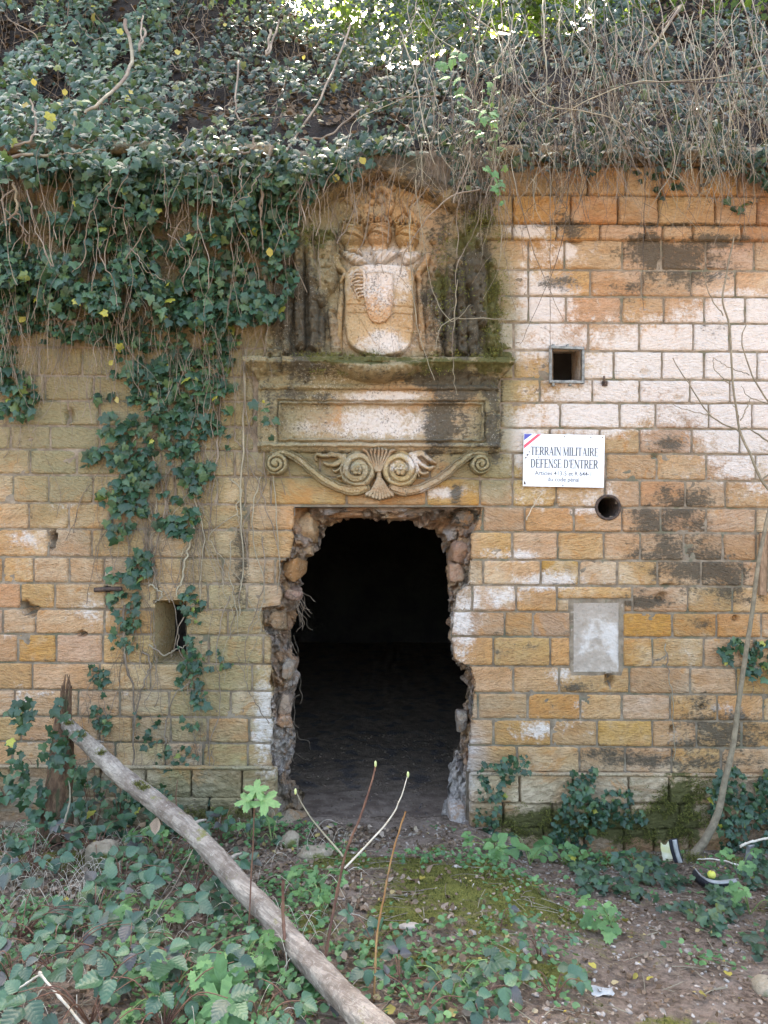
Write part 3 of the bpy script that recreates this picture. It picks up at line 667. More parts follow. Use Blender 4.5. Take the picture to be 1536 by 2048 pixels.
for i, a in enumerate([(586, 1142, 38, 38, 50, .11, OR), (612, 1056, 44, 56, 50, .17, (.42, .27, .13)), (610, 1098, 34, 28, 40, .17, BU), (588, 1188, 36, 24, 40, .13, PK), (556, 1236, 34, 38, 50, .14, BU),
                       (577, 1336, 24, 40, 50, .16, GY_), (572, 1404, 26, 34, 50, .14, PK), (568, 1436, 28, 30, 50, .13, OR), (572, 1646, 60, 40, 70, .07, (.36, .3, .22)),
                       (918, 1104, 34, 50, 50, .13, PK), (912, 1142, 30, 34, 50, .12, PK), (922, 1440, 22, 40, 50, .15, GY_), (916, 1624, 44, 46, 60, .10, (.42, .36, .3)),
                       (700, 1030, 80, 12, 40, .16, OR), (800, 1033, 70, 12, 40, .16, BU), (935, 1036, 56, 34, 30, .15, (.2, .17, .14))]):
    chunk(*a[:6], a[6], i * 3.7)

# niche with a dark slit behind the ivy, on the left
nz = thing('loophole_niche', 'recessed loophole niche with a dark slit, behind ivy left of the doorway', 'loophole', tuple(P(340, 1325, 0)))
def quadstrip(name, pts, mat, parent, attrs=True, n=14, depthn=.004):
    """bilinear patch between four (px,py,Y) corners"""
    a, b, c, d = [np.array(P(p[0], p[1], p[2])) for p in pts]
    U, Vv = np.meshgrid(np.linspace(0, 1, n), np.linspace(0, 1, n), indexing='ij'); U = U[..., None]; Vv = Vv[..., None]
    W = ((1 - U) * (1 - Vv) * a + U * (1 - Vv) * b + U * Vv * c + (1 - U) * Vv * d).reshape(-1, 3)
    W += depthn * np.stack([vn(W[:, 0] * 40, W[:, 2] * 40, W[:, 1] * 40, 3 + q) for q in range(3)], -1)
    at = stone_attrs(768 + W[:, 0] * 300, 1640 - W[:, 2] * 300) if attrs else None
    return obj(name, mesh_of(name, W, grid_faces(n, n, flip=True), mat, attrs=at), parent)
x0, y0, x1, y1 = 305, 1196, 375, 1328
quadstrip('splayed_jamb', [(x0, y0, 0), (350, y0 + 14, .3), (350, y1 - 26, .3), (x0, y1, 0)], M_CARVED, nz)
quadstrip('jamb', [(372, y0 + 14, .32), (x1, y0, 0), (x1, y1, 0), (372, y1 - 26, .32)], M_CARVED, nz)
quadstrip('lintel', [(x0, y0, 0), (x1, y0, 0), (372, y0 + 14, .32), (350, y0 + 14, .3)], M_CARVED, nz)
quadstrip('sill', [(350, y1 - 26, .3), (372, y1 - 26, .32), (x1, y1, 0), (x0, y1, 0)], M_CARVED, nz)
quadstrip('dark_slit', [(349, y0 + 12, .6), (374, y0 + 12, .6), (374, y1 - 24, .6), (349, y1 - 24, .6)], M_INSIDE, nz, False)  # near-black sheet standing in for the slit's unlit depth

# square vent with a metal frame
vt = thing('barred_vent', 'small square vent hole with a rusted grey metal frame in the whitened stones', 'vent', tuple(P(1134, 765, 0)))
a0, b0, a1, b1 = 1103, 699, 1164, 764
quadstrip('left_cheek', [(a0, b0, 0), (a0 + 4, b0 + 8, .45), (a0 + 4, b1 - 2, .45), (a0, b1, 0)], M_CARVED, vt)
quadstrip('right_cheek', [(1143, b0 + 8, .34), (a1, b0, 0), (a1, b1, 0), (1143, b1 - 2, .34)], M_CARVED, vt)
quadstrip('top_cheek', [(a0, b0, 0), (a1, b0, 0), (1143, b0 + 8, .4), (a0 + 4, b0 + 8, .45)], M_CARVED, vt)
quadstrip('bottom_cheek', [(a0 + 4, b1 - 2, .45), (1143, b1 - 2, .4), (a1, b1, 0), (a0, b1, 0)], M_CARVED, vt)
quadstrip('vent_back', [(a0, b0, .5), (a1, b0, .5), (a1, b1, .5), (a0, b1, .5)], M_INSIDE, vt, False)

def box(name, c, size, mat, parent=None, rot=0.0, bev=0.002, **kw):
    """bevelled box centred at c, rotated by rot about Y"""
    sx, sy, sz = [q / 2 for q in size]; b = min(bev, sx * .4, sy * .4, sz * .4)
    V, F = [], []
    import bmesh
    bm = bmesh.new(); bmesh.ops.create_cube(bm, size=1.0)
    for v in bm.verts: v.co = Vector((v.co.x * sx * 2, v.co.y * sy * 2, v.co.z * sz * 2))
    bmesh.ops.bevel(bm, geom=list(bm.edges), offset=b, segments=1, affect='EDGES')
    R = Matrix.Rotation(rot, 4, 'Y')
    for v in bm.verts: v.co = R @ v.co
    me = bpy.data.meshes.new(name); bm.to_mesh(me); bm.free(); me.materials.append(mat)
    return obj(name, me, parent, c, **kw)
def pxbox(name, x0, y0, x1, y1, Y, th, mat, parent, rot=0.0, **kw):
    c = P((x0 + x1) / 2, (y0 + y1) / 2, Y); s = (DIST + Y) / FPX
    return box(name, tuple(c), ((x1 - x0) * s, th, (y1 - y0) * s), mat, parent, rot, **kw)
pxbox('frame_bar', 1098, 693, 1103.5, 766, -.028, .02, M_GREYMETAL, vt)
pxbox('frame_bar', 1163.5, 697, 1168.5, 768, -.028, .02, M_GREYMETAL, vt)
pxbox('frame_bar', 1098, 693, 1168, 698.5, -.032, .02, M_GREYMETAL, vt, rot=.04)
pxbox('frame_bar', 1098, 761, 1168, 766.5, -.032, .02, M_GREYMETAL, vt, rot=.02)
for (qx, qy) in ((1106, 694), (1135, 694), (1140, 767), (1106, 768)): pxbox('lug', qx - 2.5, qy - 5, qx + 2.5, qy + 5, -.02, .03, M_GREYMETAL, vt)

# round pipe mouth
pm = thing('pipe_opening', 'round dark pipe mouth in the wall below the white sign', 'pipe', tuple(P(1216, 1038, 0)))
def ringtube(name, cx, cy, prof, mat, parent, n=48):
    th = np.linspace(0, 2 * math.pi, n, endpoint=False); V = []
    c = P(cx, cy, 0)
    for r, y in prof: V.append(np.stack([c[0] + r / 300 * np.cos(th), np.full(n, y), c[2] + r / 300 * np.sin(th)], -1))
    V = np.concatenate(V); i = np.arange(len(V)).reshape(len(prof), n); j = np.roll(i, -1, 1)
    F = np.stack([i[:-1], i[1:], j[1:], j[:-1]], -1).reshape(-1, 4)
    return obj(name, mesh_of(name, V, F, mat), parent)
ringtube('pipe_rim', 1216, 1015, [(26.5, .02), (26, -.006), (24.5, -.010), (21.5, -.010), (20.5, -.003), (20.3, .5)], M_IRON, pm)
V = np.concatenate([[P(1216, 1015, 0)], P(1216 + 24 * np.cos(np.linspace(0, 2 * math.pi, 24, endpoint=False)), 1015 + 24 * np.sin(np.linspace(0, 2 * math.pi, 24, endpoint=False)), 0)]); V[:, 1] = .48
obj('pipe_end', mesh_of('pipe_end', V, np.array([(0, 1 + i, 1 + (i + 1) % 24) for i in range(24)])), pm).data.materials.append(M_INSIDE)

# cement patch
def patch(name, x0, y0, x1, y1, Y, mat, parent, amp=.006, mar=3.0, seed=5, **kw):
    nu, nv = 40, 52
    U, Vv = np.meshgrid(np.linspace(0, 1, nu), np.linspace(0, 1, nv), indexing='ij')
    X = x0 + (x1 - x0) * U; Yp = y0 + (y1 - y0) * Vv
    e = np.maximum(np.abs(2 * U - 1) ** 14, np.abs(2 * Vv - 1) ** 14)
    X = X + e * mar * vn(X / 13, Yp / 13, 0, seed); Yp = Yp + e * mar * vn(X / 13, Yp / 13, 4, seed)
    D = amp * fbm(X / 22, Yp / 22, 0, seed + 1, 4) - .03 * (e > .98)
    W = P(X.ravel(), Yp.ravel(), Y); W[:, 1] -= D.ravel()
    return obj(name, mesh_of(name, W, grid_faces(nu, nv, flip=True), mat), parent, **kw)
patch('cement_patch', 1139, 1201, 1248, 1350, .012, M_CEMENT, None, label='rough grey cement panel filling a rectangular recess right of the doorway', cat='cement patch')

# interior room
room = obj('dark_chamber', None, kind='structure')
def plane_grid(name, pts, n, m, mat, parent, amp=.03, seed=3, kind=None, keepf=None, smooth=True):
    a, b, c, d = [np.array(p, float) for p in pts]
    U, Vv = np.meshgrid(np.linspace(0, 1, n), np.linspace(0, 1, m), indexing='ij'); U = U[..., None]; Vv = Vv[..., None]
    W = ((1 - U) * (1 - Vv) * a + U * (1 - Vv) * b + U * Vv * c + (1 - U) * Vv * d).reshape(-1, 3)
    W += amp * np.stack([fbm(W[:, 0] * 2, W[:, 2] * 2, W[:, 1] * 2, seed + q, 3) for q in range(3)], -1)
    F = grid_faces(n, m)
    if keepf is not None: F = F[keepf(W[F].mean(1))]
    return obj(name, mesh_of(name, W, F, mat), parent, kind=kind)
RX0, RX1, RY0, RY1, RZ0, RZ1 = -3.2, 3.0, .93, 8.0, -.55, 3.9
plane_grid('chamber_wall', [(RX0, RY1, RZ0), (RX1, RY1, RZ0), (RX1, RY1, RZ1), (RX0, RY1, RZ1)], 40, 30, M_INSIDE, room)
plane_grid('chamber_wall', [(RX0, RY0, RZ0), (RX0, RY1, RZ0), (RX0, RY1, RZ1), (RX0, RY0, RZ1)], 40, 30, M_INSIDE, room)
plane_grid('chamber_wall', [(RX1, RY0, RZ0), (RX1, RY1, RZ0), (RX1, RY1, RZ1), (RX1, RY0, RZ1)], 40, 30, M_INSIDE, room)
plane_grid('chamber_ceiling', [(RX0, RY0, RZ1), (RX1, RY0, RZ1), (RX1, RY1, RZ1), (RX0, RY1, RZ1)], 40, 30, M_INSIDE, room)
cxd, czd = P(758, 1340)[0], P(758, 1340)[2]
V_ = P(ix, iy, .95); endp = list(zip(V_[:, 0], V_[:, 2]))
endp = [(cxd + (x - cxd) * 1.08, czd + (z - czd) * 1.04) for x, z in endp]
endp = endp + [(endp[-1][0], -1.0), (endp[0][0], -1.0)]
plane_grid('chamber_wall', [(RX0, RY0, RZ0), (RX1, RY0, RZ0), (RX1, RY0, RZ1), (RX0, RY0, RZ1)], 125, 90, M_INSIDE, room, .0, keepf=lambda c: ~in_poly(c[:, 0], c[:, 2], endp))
def floor_z(x, y):
    return -.03 - .13 * ss(.0, .55, y) - .06 * ss(.5, 3.0, y)
fx = np.arange(-.8, .75, .025); fy = np.arange(-.08, .96, .025); FX, FY = np.meshgrid(fx, fy, indexing='ij')
FZ = floor_z(FX, FY) + .016 * fbm(FX * 5, FY * 5, 0, 4, 4) + .004 * vn(FX * 50, FY * 50, 0, 5)
fx2 = np.concatenate([np.arange(RX0, -1.2, .15), np.arange(-1.2, 1.2, .03), np.arange(1.2, RX1 + .1, .15)]); fy2 = np.concatenate([np.arange(.9, 4, .03), np.arange(4, 8.2, .2)])
FX2, FY2 = np.meshgrid(fx2, fy2, indexing='ij'); FZ2 = floor_z(FX2, FY2) + .02 * fbm(FX2 * 4, FY2 * 4, 0, 4, 4) + .008 * vn(FX2 * 28, FY2 * 28, 0, 5)
M_FLOOR = simple('earth_floor', (0.19, 0.14, 0.1), (0.3, 0.225, 0.165), 10, .95, .9, .01, c3=(.13, .11, .1))
obj('threshold', mesh_of('threshold', np.stack([FX, FY, FZ], -1).reshape(-1, 3), grid_faces(len(fx), len(fy)), simple('worn_threshold', (0.17, 0.12, 0.09), (0.3, 0.23, 0.175), 7, .95, .8, .01)), None, kind='structure')
obj('chamber_floor', mesh_of('chamber_floor', np.stack([FX2, FY2, FZ2 - .004], -1).reshape(-1, 3), grid_faces(len(fx2), len(fy2)), M_FLOOR), room)

# top of the wall: projecting weathered coping
def sweep(name, xa, xb, yfun, prof, mat, parent, n=200, amp=.006, seed=3, wob=1.2, sy=None, h0=None):
    X = np.linspace(xa, xb, n); V, ppx, ppy = [], [], []
    for i, (h, dy) in enumerate(prof):
        y = yfun(X) + dy + wob * vn(X / 17, i * .7, 0, seed)
        w = P(X, y, -(h if h0 is None else h0)); w[:, 1] = -h; V.append(w); ppx.append(X); ppy.append(y)
    V = np.concatenate(V); V[:, 1] += amp * fbm(V[:, 0] * 18, V[:, 2] * 18, seed, seed, 3)
    return obj(name, mesh_of(name, V, grid_faces(len(prof), n), mat, attrs=stone_attrs(np.concatenate(ppx), np.concatenate(ppy))), parent)
top = lambda X: 322 + 10 * (X - 250) / 1000
for xa, xb in ((-330, -100), (-98, 120), (122, 330), (332, 560), (1000, 1180), (1182, 1400), (1402, 1620), (1622, 1860)):
    sweep('coping_stone', xa, xb, top, [(-.5, -42), (.02, -40), (.10, -36), (.13, -30), (.13, -18), (.10, -12), (.05, -9), (.04, -3), (.0, 0)], M_CARVED, wall, 90, .012)

# ------------------------------------------------------------------ carved work as height fields
def circ(X, Y, cx, cy, rx, ry=None):
    ry = ry or rx; q = np.sqrt(((X - cx) / rx) ** 2 + ((Y - cy) / ry) ** 2); return (q - 1) * min(rx, ry)
def cap(X, Y, x0, y0, x1, y1, r0, r1=None):
    r1 = r0 if r1 is None else r1; dx, dy = x1 - x0, y1 - y0
    t = np.clip(((X - x0) * dx + (Y - y0) * dy) / (dx * dx + dy * dy), 0, 1)
    return np.hypot(X - x0 - t * dx, Y - y0 - t * dy) - (r0 + (r1 - r0) * t)
def chain(X, Y, pts, r0, r1=None, n=14):
    r1 = r0 if r1 is None else r1; p = smooth_path(pts, n); d = np.full(X.shape, 1e3)
    for i in range(n - 1):
        a, b = i / (n - 1), (i + 1) / (n - 1)
        d = np.minimum(d, cap(X, Y, *p[i], *p[i + 1], r0 + (r1 - r0) * a, r0 + (r1 - r0) * b))
    return d
def polyd(X, Y, poly):
    d = np.full(X.shape, 1e9); n = len(poly)
    for i in range(n):
        x0, y0 = poly[i]; x1, y1 = poly[(i + 1) % n]; dx, dy = x1 - x0, y1 - y0
        t = np.clip(((X - x0) * dx + (Y - y0) * dy) / (dx * dx + dy * dy + 1e-9), 0, 1)
        d = np.minimum(d, np.hypot(X - x0 - t * dx, Y - y0 - t * dy))
    return np.where(in_poly(X, Y, poly), -d, d)
def rectd(X, Y, x0, y0, x1, y1):
    return np.maximum(np.maximum(x0 - X, X - x1), np.maximum(y0 - Y, Y - y1))
def bev(d, r, H):
    """height of a rounded form: 0 at its outline, H inside by r"""
    t = np.clip(-d / r, 0, 1); return np.where(d < 0, H * np.sqrt(np.clip(1 - (1 - t) ** 2, 0, 1)), -50)

def relief(name, bb, hf, parent, h0=5.0, step=1.6, amp=1.2, back=-4.0, mat=None, seed=3, sc=14.0, label=None, smooth=True):
    xs = np.arange(bb[0], bb[2] + step, step); ys = np.arange(bb[1], bb[3] + step, step)
    X, Y = np.meshgrid(xs, ys, indexing='ij')
    wx = X + 1.3 * vn(X / 10, Y / 10, seed, 41); wy = Y + 1.3 * vn(X / 10, Y / 10, seed + 5, 42)
    H = hf(wx, wy)
    ins = H > back
    H = np.where(ins, H + amp * (fbm(X / sc, Y / sc, seed, 43, 4) * 1.6 - .2 + .45 * vn(X / 3.2, Y / 3.2, seed, 44)) - amp * 1.3 * np.clip(vn(X / 7, Y / 7, seed, 45) - .45, 0, 1) * 3, back - 3)
    F = grid_faces(len(xs), len(ys), flip=True)
    F = F[ins.ravel()[F].any(1)]
    W = P(X.ravel(), Y.ravel(), -h0 / 300.0); W[:, 1] = -H.ravel() / 300.0
    at = stone_attrs(X, Y)
    V, F, at = compact(W, F, at)
    return obj(name, mesh_of(name, V, F, mat or M_CARVED, attrs=at, smooth=smooth), parent, label=label)

# --- aedicule backing, pediment and trophies
aed = thing('carved_aedicule', 'mossy eroded carved stone surround with a gabled top, framing the coat of arms', 'stone carving', tuple(P(760, 712, -.03)))
BP = [(536, 735), (541, 640), (552, 520), (575, 430), (596, 396), (690, 356), (760, 322), (840, 352), (935, 396), (962, 450), (990, 540), (1003, 640), (1008, 735)]
relief('backing', (530, 315, 1012, 738), lambda X, Y: np.where(polyd(X, Y, BP) < 0, 4 + 0 * X, -50), aed, 4, 2.4, 2.2)
def raking(X, Y, pts, r, H, ribdir):
    d = chain(X, Y, pts, r, r * .95, 10)
    rib = np.sin((X * ribdir + Y * .55) / 2.6); return np.where(d < 0, bev(d, 9, H) + 1.6 * rib * (bev(d, 6, 1) > .5), -50)
relief('raking_moulding', (560, 300, 780, 430), lambda X, Y: raking(X, Y, [(590, 402), (640, 380), (700, 352), (766, 318)], 21, 44, -.8), aed, 36, 1.8, 2.4)
relief('raking_moulding', (745, 300, 955, 430), lambda X, Y: raking(X, Y, [(754, 318), (810, 344), (870, 374), (925, 400)], 21, 44, .8), aed, 36, 1.8, 2.4)
def trophies(side):
    def f(X, Y):
        h = np.full(X.shape, -50.0)
        L = ([(565, 480, 548, 700, 22, 26, 20), (596, 500, 600, 690, 13, 11, 30), (622, 500, 628, 690, 13, 10, 34), (652, 486, 650, 560, 22, 26, 38), (650, 560, 640, 600, 20, 12, 30), (662, 620, 672, 700, 10, 12, 22), (640, 640, 640, 700, 12, 10, 18), (604, 440, 600, 480, 26, 22, 20), (655, 470, 640, 478, 18, 16, 30), (545, 560, 540, 700, 14, 16, 14), (575, 590, 570, 700, 12, 10, 26)]
             if side < 0 else
             [(875, 520, 868, 700, 20, 20, 28), (900, 540, 902, 700, 12, 12, 36), (922, 520, 926, 700, 11, 12, 24), (950, 470, 952, 560, 20, 22, 34), (955, 560, 966, 640, 20, 14, 38), (975, 590, 990, 690, 16, 14, 22), (945, 620, 950, 700, 14, 12, 26), (930, 420, 945, 470, 24, 20, 24), (986, 520, 996, 700, 10, 14, 12), (880, 480, 880, 520, 14, 16, 26), (862, 640, 858, 700, 10, 10, 18)])
        for (x0, y0, x1, y1, r0, r1, H) in L:
            d = cap(X, Y, x0, y0, x1, y1, r0, r1); h = np.maximum(h, bev(d, (r0 + r1) * .42, H))
        fl = 2.2 * np.sin(X / 2.9 + 1.2 * vn(X / 16, Y / 40, 0, 6)) * (h > 0)
        return h + fl + np.where(h > 0, 5 * fbm(X / 20, Y / 26, side, 9, 3), 0)
    return f
relief('trophy', (515, 405, 690, 730), trophies(-1), aed, 22, 1.8, 5.5, label='eroded mossy carved trophy left of the shield')
relief('trophy', (838, 385, 1012, 730), trophies(1), aed, 22, 1.8, 5.5, label='eroded mossy carved trophy right of the shield')
relief('carved_boss', (858, 462, 902, 500), lambda X, Y: np.maximum(bev(circ(X, Y, 874, 478, 14, 13), 8, 22), bev(circ(X, Y, 889, 470, 9), 6, 16)), aed, 14, 1.4, 2)
relief('carved_boss', (905, 325, 960, 425), lambda X, Y: np.maximum(bev(circ(X, Y, 930, 352, 15, 19), 12, 26), bev(circ(X, Y, 940, 392, 17, 22), 12, 24)), aed, 14, 1.6, 3)

# --- coat of arms
arms = thing('coat_of_arms', 'carved stone coat of arms: pale pink shield under three crowned helmets', 'coat of arms', tuple(P(758, 716, -.05)))
def plumes(X, Y):
    h = np.full(X.shape, -50.0)
    for sgn in (-1, 1):
        for k in range(9):
            a = .25 + k * .17; r = 92 - k * 3
            bx, by = 760 + sgn * (26 + k * 3), 440 - k * 3
            pts = [(bx, by), (bx + sgn * r * .35 * math.sin(a), by - r * .55 * math.cos(a * .6)), (bx + sgn * r * .8 * math.sin(a), by - r * .72 * math.cos(a) - 8), (bx + sgn * r * math.sin(a + .2), by - r * .62 * math.cos(a) + 4)]
            if pts[-1][1] < 352: continue
            d = chain(X, Y, pts, 4.8, 2.2, 9); h = np.maximum(h, bev(d, 4, 9))
    return h
relief('mantling_plumes', (635, 345, 885, 450), plumes, arms, 9, 1.4, 1.4)
def crest(X, Y):
    h = bev(chain(X, Y, [(778, 420), (782, 392), (768, 376), (752, 380), (748, 390)], 9, 5, 12), 6, 18)
    h = np.maximum(h, bev(chain(X, Y, [(738, 372), (742, 386), (754, 388)], 4, 3, 8), 3, 14))
    h = np.maximum(h, bev(circ(X, Y, 785, 372, 8), 5, 12))
    for k in range(9):
        a = k * .7; h = np.maximum(h, bev(circ(X, Y, 756 + 26 * math.cos(a), 415 + 15 * math.sin(a), 8, 7), 5, 12))
    return h
relief('crest', (725, 350, 805, 440), crest, arms, 12, 1.3, 1.6)
relief('crest_figure', (690, 395, 730, 455), lambda X, Y: np.maximum(np.maximum(bev(chain(X, Y, [(712, 448), (704, 436), (716, 426), (708, 412), (716, 402)], 8, 5, 10), 6, 18), bev(circ(X, Y, 714, 408, 7), 5, 16)), bev(circ(X, Y, 703, 440, 9), 6, 14)), arms, 12, 1.3, 1.4)
relief('crest_figure', (795, 395, 850, 455), lambda X, Y: np.maximum(np.maximum(bev(chain(X, Y, [(806, 402), (812, 418), (824, 430), (834, 446)], 7, 9, 10), 6, 18), bev(circ(X, Y, 812, 412, 8), 5, 16)), bev(circ(X, Y, 838, 440, 8), 6, 12)), arms, 12, 1.3, 1.4)
def helmet(cx, cy, tilt):
    def f(X, Y):
        body = bev(circ(X, Y, cx, cy + 10, 25, 21), 20, 40)
        ring = bev(polyd(X, Y, [(cx - 22 + tilt, cy - 12), (cx + 20 + tilt, cy - 14), (cx + 25, cy + 4), (cx - 26, cy + 6)]), 5, 34)
        yy = Y + .02 * (X - cx) ** 2 * -1
        ring = ring + np.where(ring > 0, 3.2 * np.sin((yy - cy) * .95), 0)
        crown = np.full(X.shape, -50.0)
        for k in range(4): crown = np.maximum(crown, bev(circ(X, Y, cx - 19 + tilt + k * 12.5, cy - 21 - (1.5 if k in (1, 2) else 0), 6.5, 8), 5, 26) - 14 * np.exp(-((X - (cx - 19 + tilt + k * 12.5)) ** 2 + (Y - cy + 21) ** 2) / 5))
        visor = np.where((body > 10) & (np.abs(Y - cy - 12 - .25 * (X - cx)) < 2.2), -9, 0)
        neck = bev(polyd(X, Y, [(cx - 15, cy + 22), (cx + 15, cy + 22), (cx + 21, cy + 44), (cx - 19, cy + 44)]), 8, 20)
        return np.maximum(np.maximum(np.maximum(body + visor, ring), crown), neck)
    return f
for cx, cy, t in ((704, 460, 3), (759, 458, 2), (815, 462, -2)):
    relief('helmet', (cx - 34, cy - 34, cx + 34, cy + 50), helmet(cx, cy, t), arms, 26, 1.2, 1.6)
def leafwing(pts, veins):
    def f(X, Y):
        d = polyd(X, Y, pts); h = bev(d, 8, 24)
        return h + np.where(h > 0, 2.5 * np.sin(X * veins + Y * .5), 0)
    return f
relief('mantling_leaf', (672, 492, 745, 532), leafwing([(676, 497), (700, 500), (722, 508), (736, 520), (728, 528), (712, 528), (698, 522), (686, 512)], .4), arms, 20, 1.3, 1.6)
relief('mantling_leaf', (738, 492, 800, 532), leafwing([(744, 500), (770, 496), (796, 500), (792, 512), (778, 520), (762, 528), (750, 524), (743, 512)], .5), arms, 20, 1.3, 1.6)
relief('mantling_leaf', (795, 492, 850, 532), leafwing([(800, 504), (822, 500), (846, 498), (842, 512), (828, 522), (812, 528), (803, 520)], -.4), arms, 20, 1.3, 1.6)
relief('side_scroll', (664, 505, 700, 705), lambda X, Y: np.maximum(bev(chain(X, Y, [(672, 512), (676, 530), (690, 545), (682, 560)], 9, 7, 10), 6, 22), bev(chain(X, Y, [(684, 560), (680, 620), (676, 690)], 6, 9, 8), 6, 14)), arms, 18, 1.5, 2)
relief('side_scroll', (826, 505, 862, 705), lambda X, Y: np.maximum(bev(chain(X, Y, [(856, 506), (852, 524), (836, 545), (840, 558)], 9, 7, 10), 6, 22), bev(chain(X, Y, [(838, 560), (842, 620), (846, 690)], 6, 9, 8), 6, 14)), arms, 18, 1.5, 2)
SH = [(702, 531), (760, 527), (818, 530), (834, 548), (830, 556), (829, 600), (828, 660), (822, 690), (806, 705), (780, 712), (758, 716), (736, 711), (710, 700), (694, 684), (689, 650), (688, 600), (688, 556), (686, 548)]
def shield(X, Y):
    d = polyd(X, Y, SH); h = bev(d, 5, 26); h = h + np.where(h > 0, 7 * (1 - ((X - 758) / 75) ** 2), 0)
    for yy in (612 + .03 * (X - 760), 628 + .02 * (X - 760)): h = np.where((np.abs(Y - yy) < .9) & (h > 0), h - 3.0, h)
    h = np.where((np.abs(X - 757 - .01 * (Y - 600)) < .7) & (Y > 648) & (h > 0), h - 1.6, h)
    h = np.maximum(h, np.where(h > 0, np.where(cap(X, Y, 708, 618, 752, 690, 1.6) < 0, h + 2.2, h), h))
    # small charges lower right
    for (a, b, c, e) in ((790, 652, 800, 652), (790, 662, 796, 662), (810, 655, 822, 655), (812, 664, 824, 664), (793, 668, 793, 700), (799, 670, 800, 698)):
        h = np.where((cap(X, Y, a, b, c, e, 1.5) < 0) & (h > 0), h + 2.0, h)
    return h
sh = relief('shield', (682, 522, 838, 720), shield, arms, 26, 1.2, .7)
def escut(X, Y):
    d = polyd(X, Y, [(731, 545), (786, 545), (786, 610), (783, 632), (772, 645), (759, 649), (744, 644), (734, 632), (731, 610)])
    h = bev(d, 3, 7) + 31
    h = np.where(d < 0, h + 2.6 * np.maximum(0, np.sin(X * .55) * np.sin(Y * .6 + X * .2)) * (Y > 575) + 2.4 * (np.abs(X - 759) < 2) * (Y < 605), -50)
    h = np.where((d < 0) & (d > -3), h + 2.5, h); return h
relief('escutcheon', (727, 541, 790, 653), escut, arms, 32, 1.1, .9, back=10)
def wing(X, Y):
    h = np.full(X.shape, -50.0)
    for k in range(8):
        y0 = 545 + k * 6.5; L = 24 - abs(k - 2.5) * 2.2
        d = chain(X, Y, [(727 + k * .6, y0), (722 - L * .5 + k * .6, y0 - 3 + k), (724 - L + k * .9, y0 + 4 + k * .6), (726 - L + k, y0 + 9 + k * .4)], 2.6, 1.8, 8); h = np.maximum(h, np.where(d < 0, 33 + bev(d, 2.4, 5), -50))
    d = chain(X, Y, [(722, 540), (729, 552), (730, 580), (731, 604)], 4, 3, 8); return np.maximum(h, np.where(d < 0, 34 + bev(d, 3, 6), -50))
relief('eagle_wing', (690, 538, 736, 610), wing, arms, 32, 1.1, .8, back=10)
def garland(X, Y):
    d = polyd(X, Y, [(640, 716), (700, 712), (760, 718), (820, 712), (868, 716), (846, 738), (812, 754), (770, 761), (730, 760), (690, 750), (662, 734)])
    h = bev(d, 22, 78); return h + np.where(h > 0, 2.4 * np.sin(np.arctan2(Y - 640, X - 757) * 46) * (Y > 735), 0)
relief('garland', (636, 706, 872, 766), garland, arms, 60, 1.4, 3)

# --- entablature: cornice and inscription frieze
ent = thing('entablature', 'stone cornice over a blank framed panel, stained black at its right', 'entablature', tuple(P(760, 903, -.03)))
def cornice(X, Y):
    bot = 770 + .0 * X
    y = Y - (X - 760) * .004
    p = np.interp(y, [712, 716, 727, 731, 740, 748, 758, 766, 767, 772, 776, 778], [20, 56, 60, 52, 40, 26, 20, 18, 24, 26, 22, 10])
    xl = np.interp(y, [712, 730, 745, 770, 778], [486, 490, 508, 514, 512]); xr = np.interp(y, [712, 730, 748, 770, 778], [1030, 1026, 1006, 1000, 1002])
    p = np.where(((X > 536) & (X < 566) & (y < 740)), p - 12, p)
    p = np.where((X > 585) & (X < 875) & (y > 731), p + 3, p)
    return np.where((X > xl) & (X < xr) & (y > 712) & (y < 778), p, -50)
relief('cornice', (482, 706, 1034, 782), cornice, ent, 40, 1.6, 3.2, sc=20)
def frieze(X, Y):
    y = Y - (X - 760) * .004
    d = rectd(X, y, 514, 777, 1001, 905)
    p = np.interp(y, [777, 780, 884, 888, 893, 895, 900, 904], [16, 18, 18, 24, 26, 18, 14, 8])
    fd = rectd(X, y, 553, 800, 972, 886)
    p = np.where(fd < 0, np.interp(-fd, [0, 1.5, 3, 5, 7, 9, 10.5, 200], [18, 10, 10, 20, 20, 8, 9, 9]), p)
    xe = np.interp(y, [777, 890, 905], [0, 0, 4])
    p = np.where((X < 522 + xe) | (X > 992 - xe), p - 5, p)
    return np.where(d < 0, p, -50)
relief('inscription_panel', (508, 772, 1008, 910), frieze, ent, 16, 1.6, 1.6, sc=20)

# --- scrolled ornament above the lintel
scr = thing('scroll_ornament', 'carved double scroll with rosettes and a palmette, just above the doorway', 'stone ornament', tuple(P(760, 1004, -.03)))
def volute(cx, cy, R, turns, sgn, H, ph=0.0):
    def f(X, Y):
        r = np.hypot(X - cx, Y - cy); th = sgn * np.arctan2(Y - cy, X - cx) / (2 * math.pi) + ph
        d = r - R; h = bev(d, R * .18, H)
        pitch = R / (turns + .9); q = np.mod(r / pitch - th, 1.0)
        g = np.where((r > R * .16) & (r < R * .97), 9 * np.exp(-((q - .5) / .13) ** 2), 0)
        h = h + np.where(h > 0, 5 * (1 - r / R) - g, 0)
        return h
    return f
relief('scroll_volute', (672, 893, 758, 982), volute(715, 938, 38, 1.6, 1, 24), scr, 22, 1.1, .9)
relief('scroll_volute', (757, 893, 844, 982), volute(800, 938, 38, 1.6, -1, 24, .5), scr, 22, 1.1, .9)
relief('scroll_curl', (524, 898, 580, 954), volute(552, 927, 24, 1.6, 1, 22), scr, 20, 1.1, .9)
relief('scroll_curl', (938, 900, 990, 954), volute(963, 928, 22, 1.6, -1, 22, .5), scr, 20, 1.1, .9)
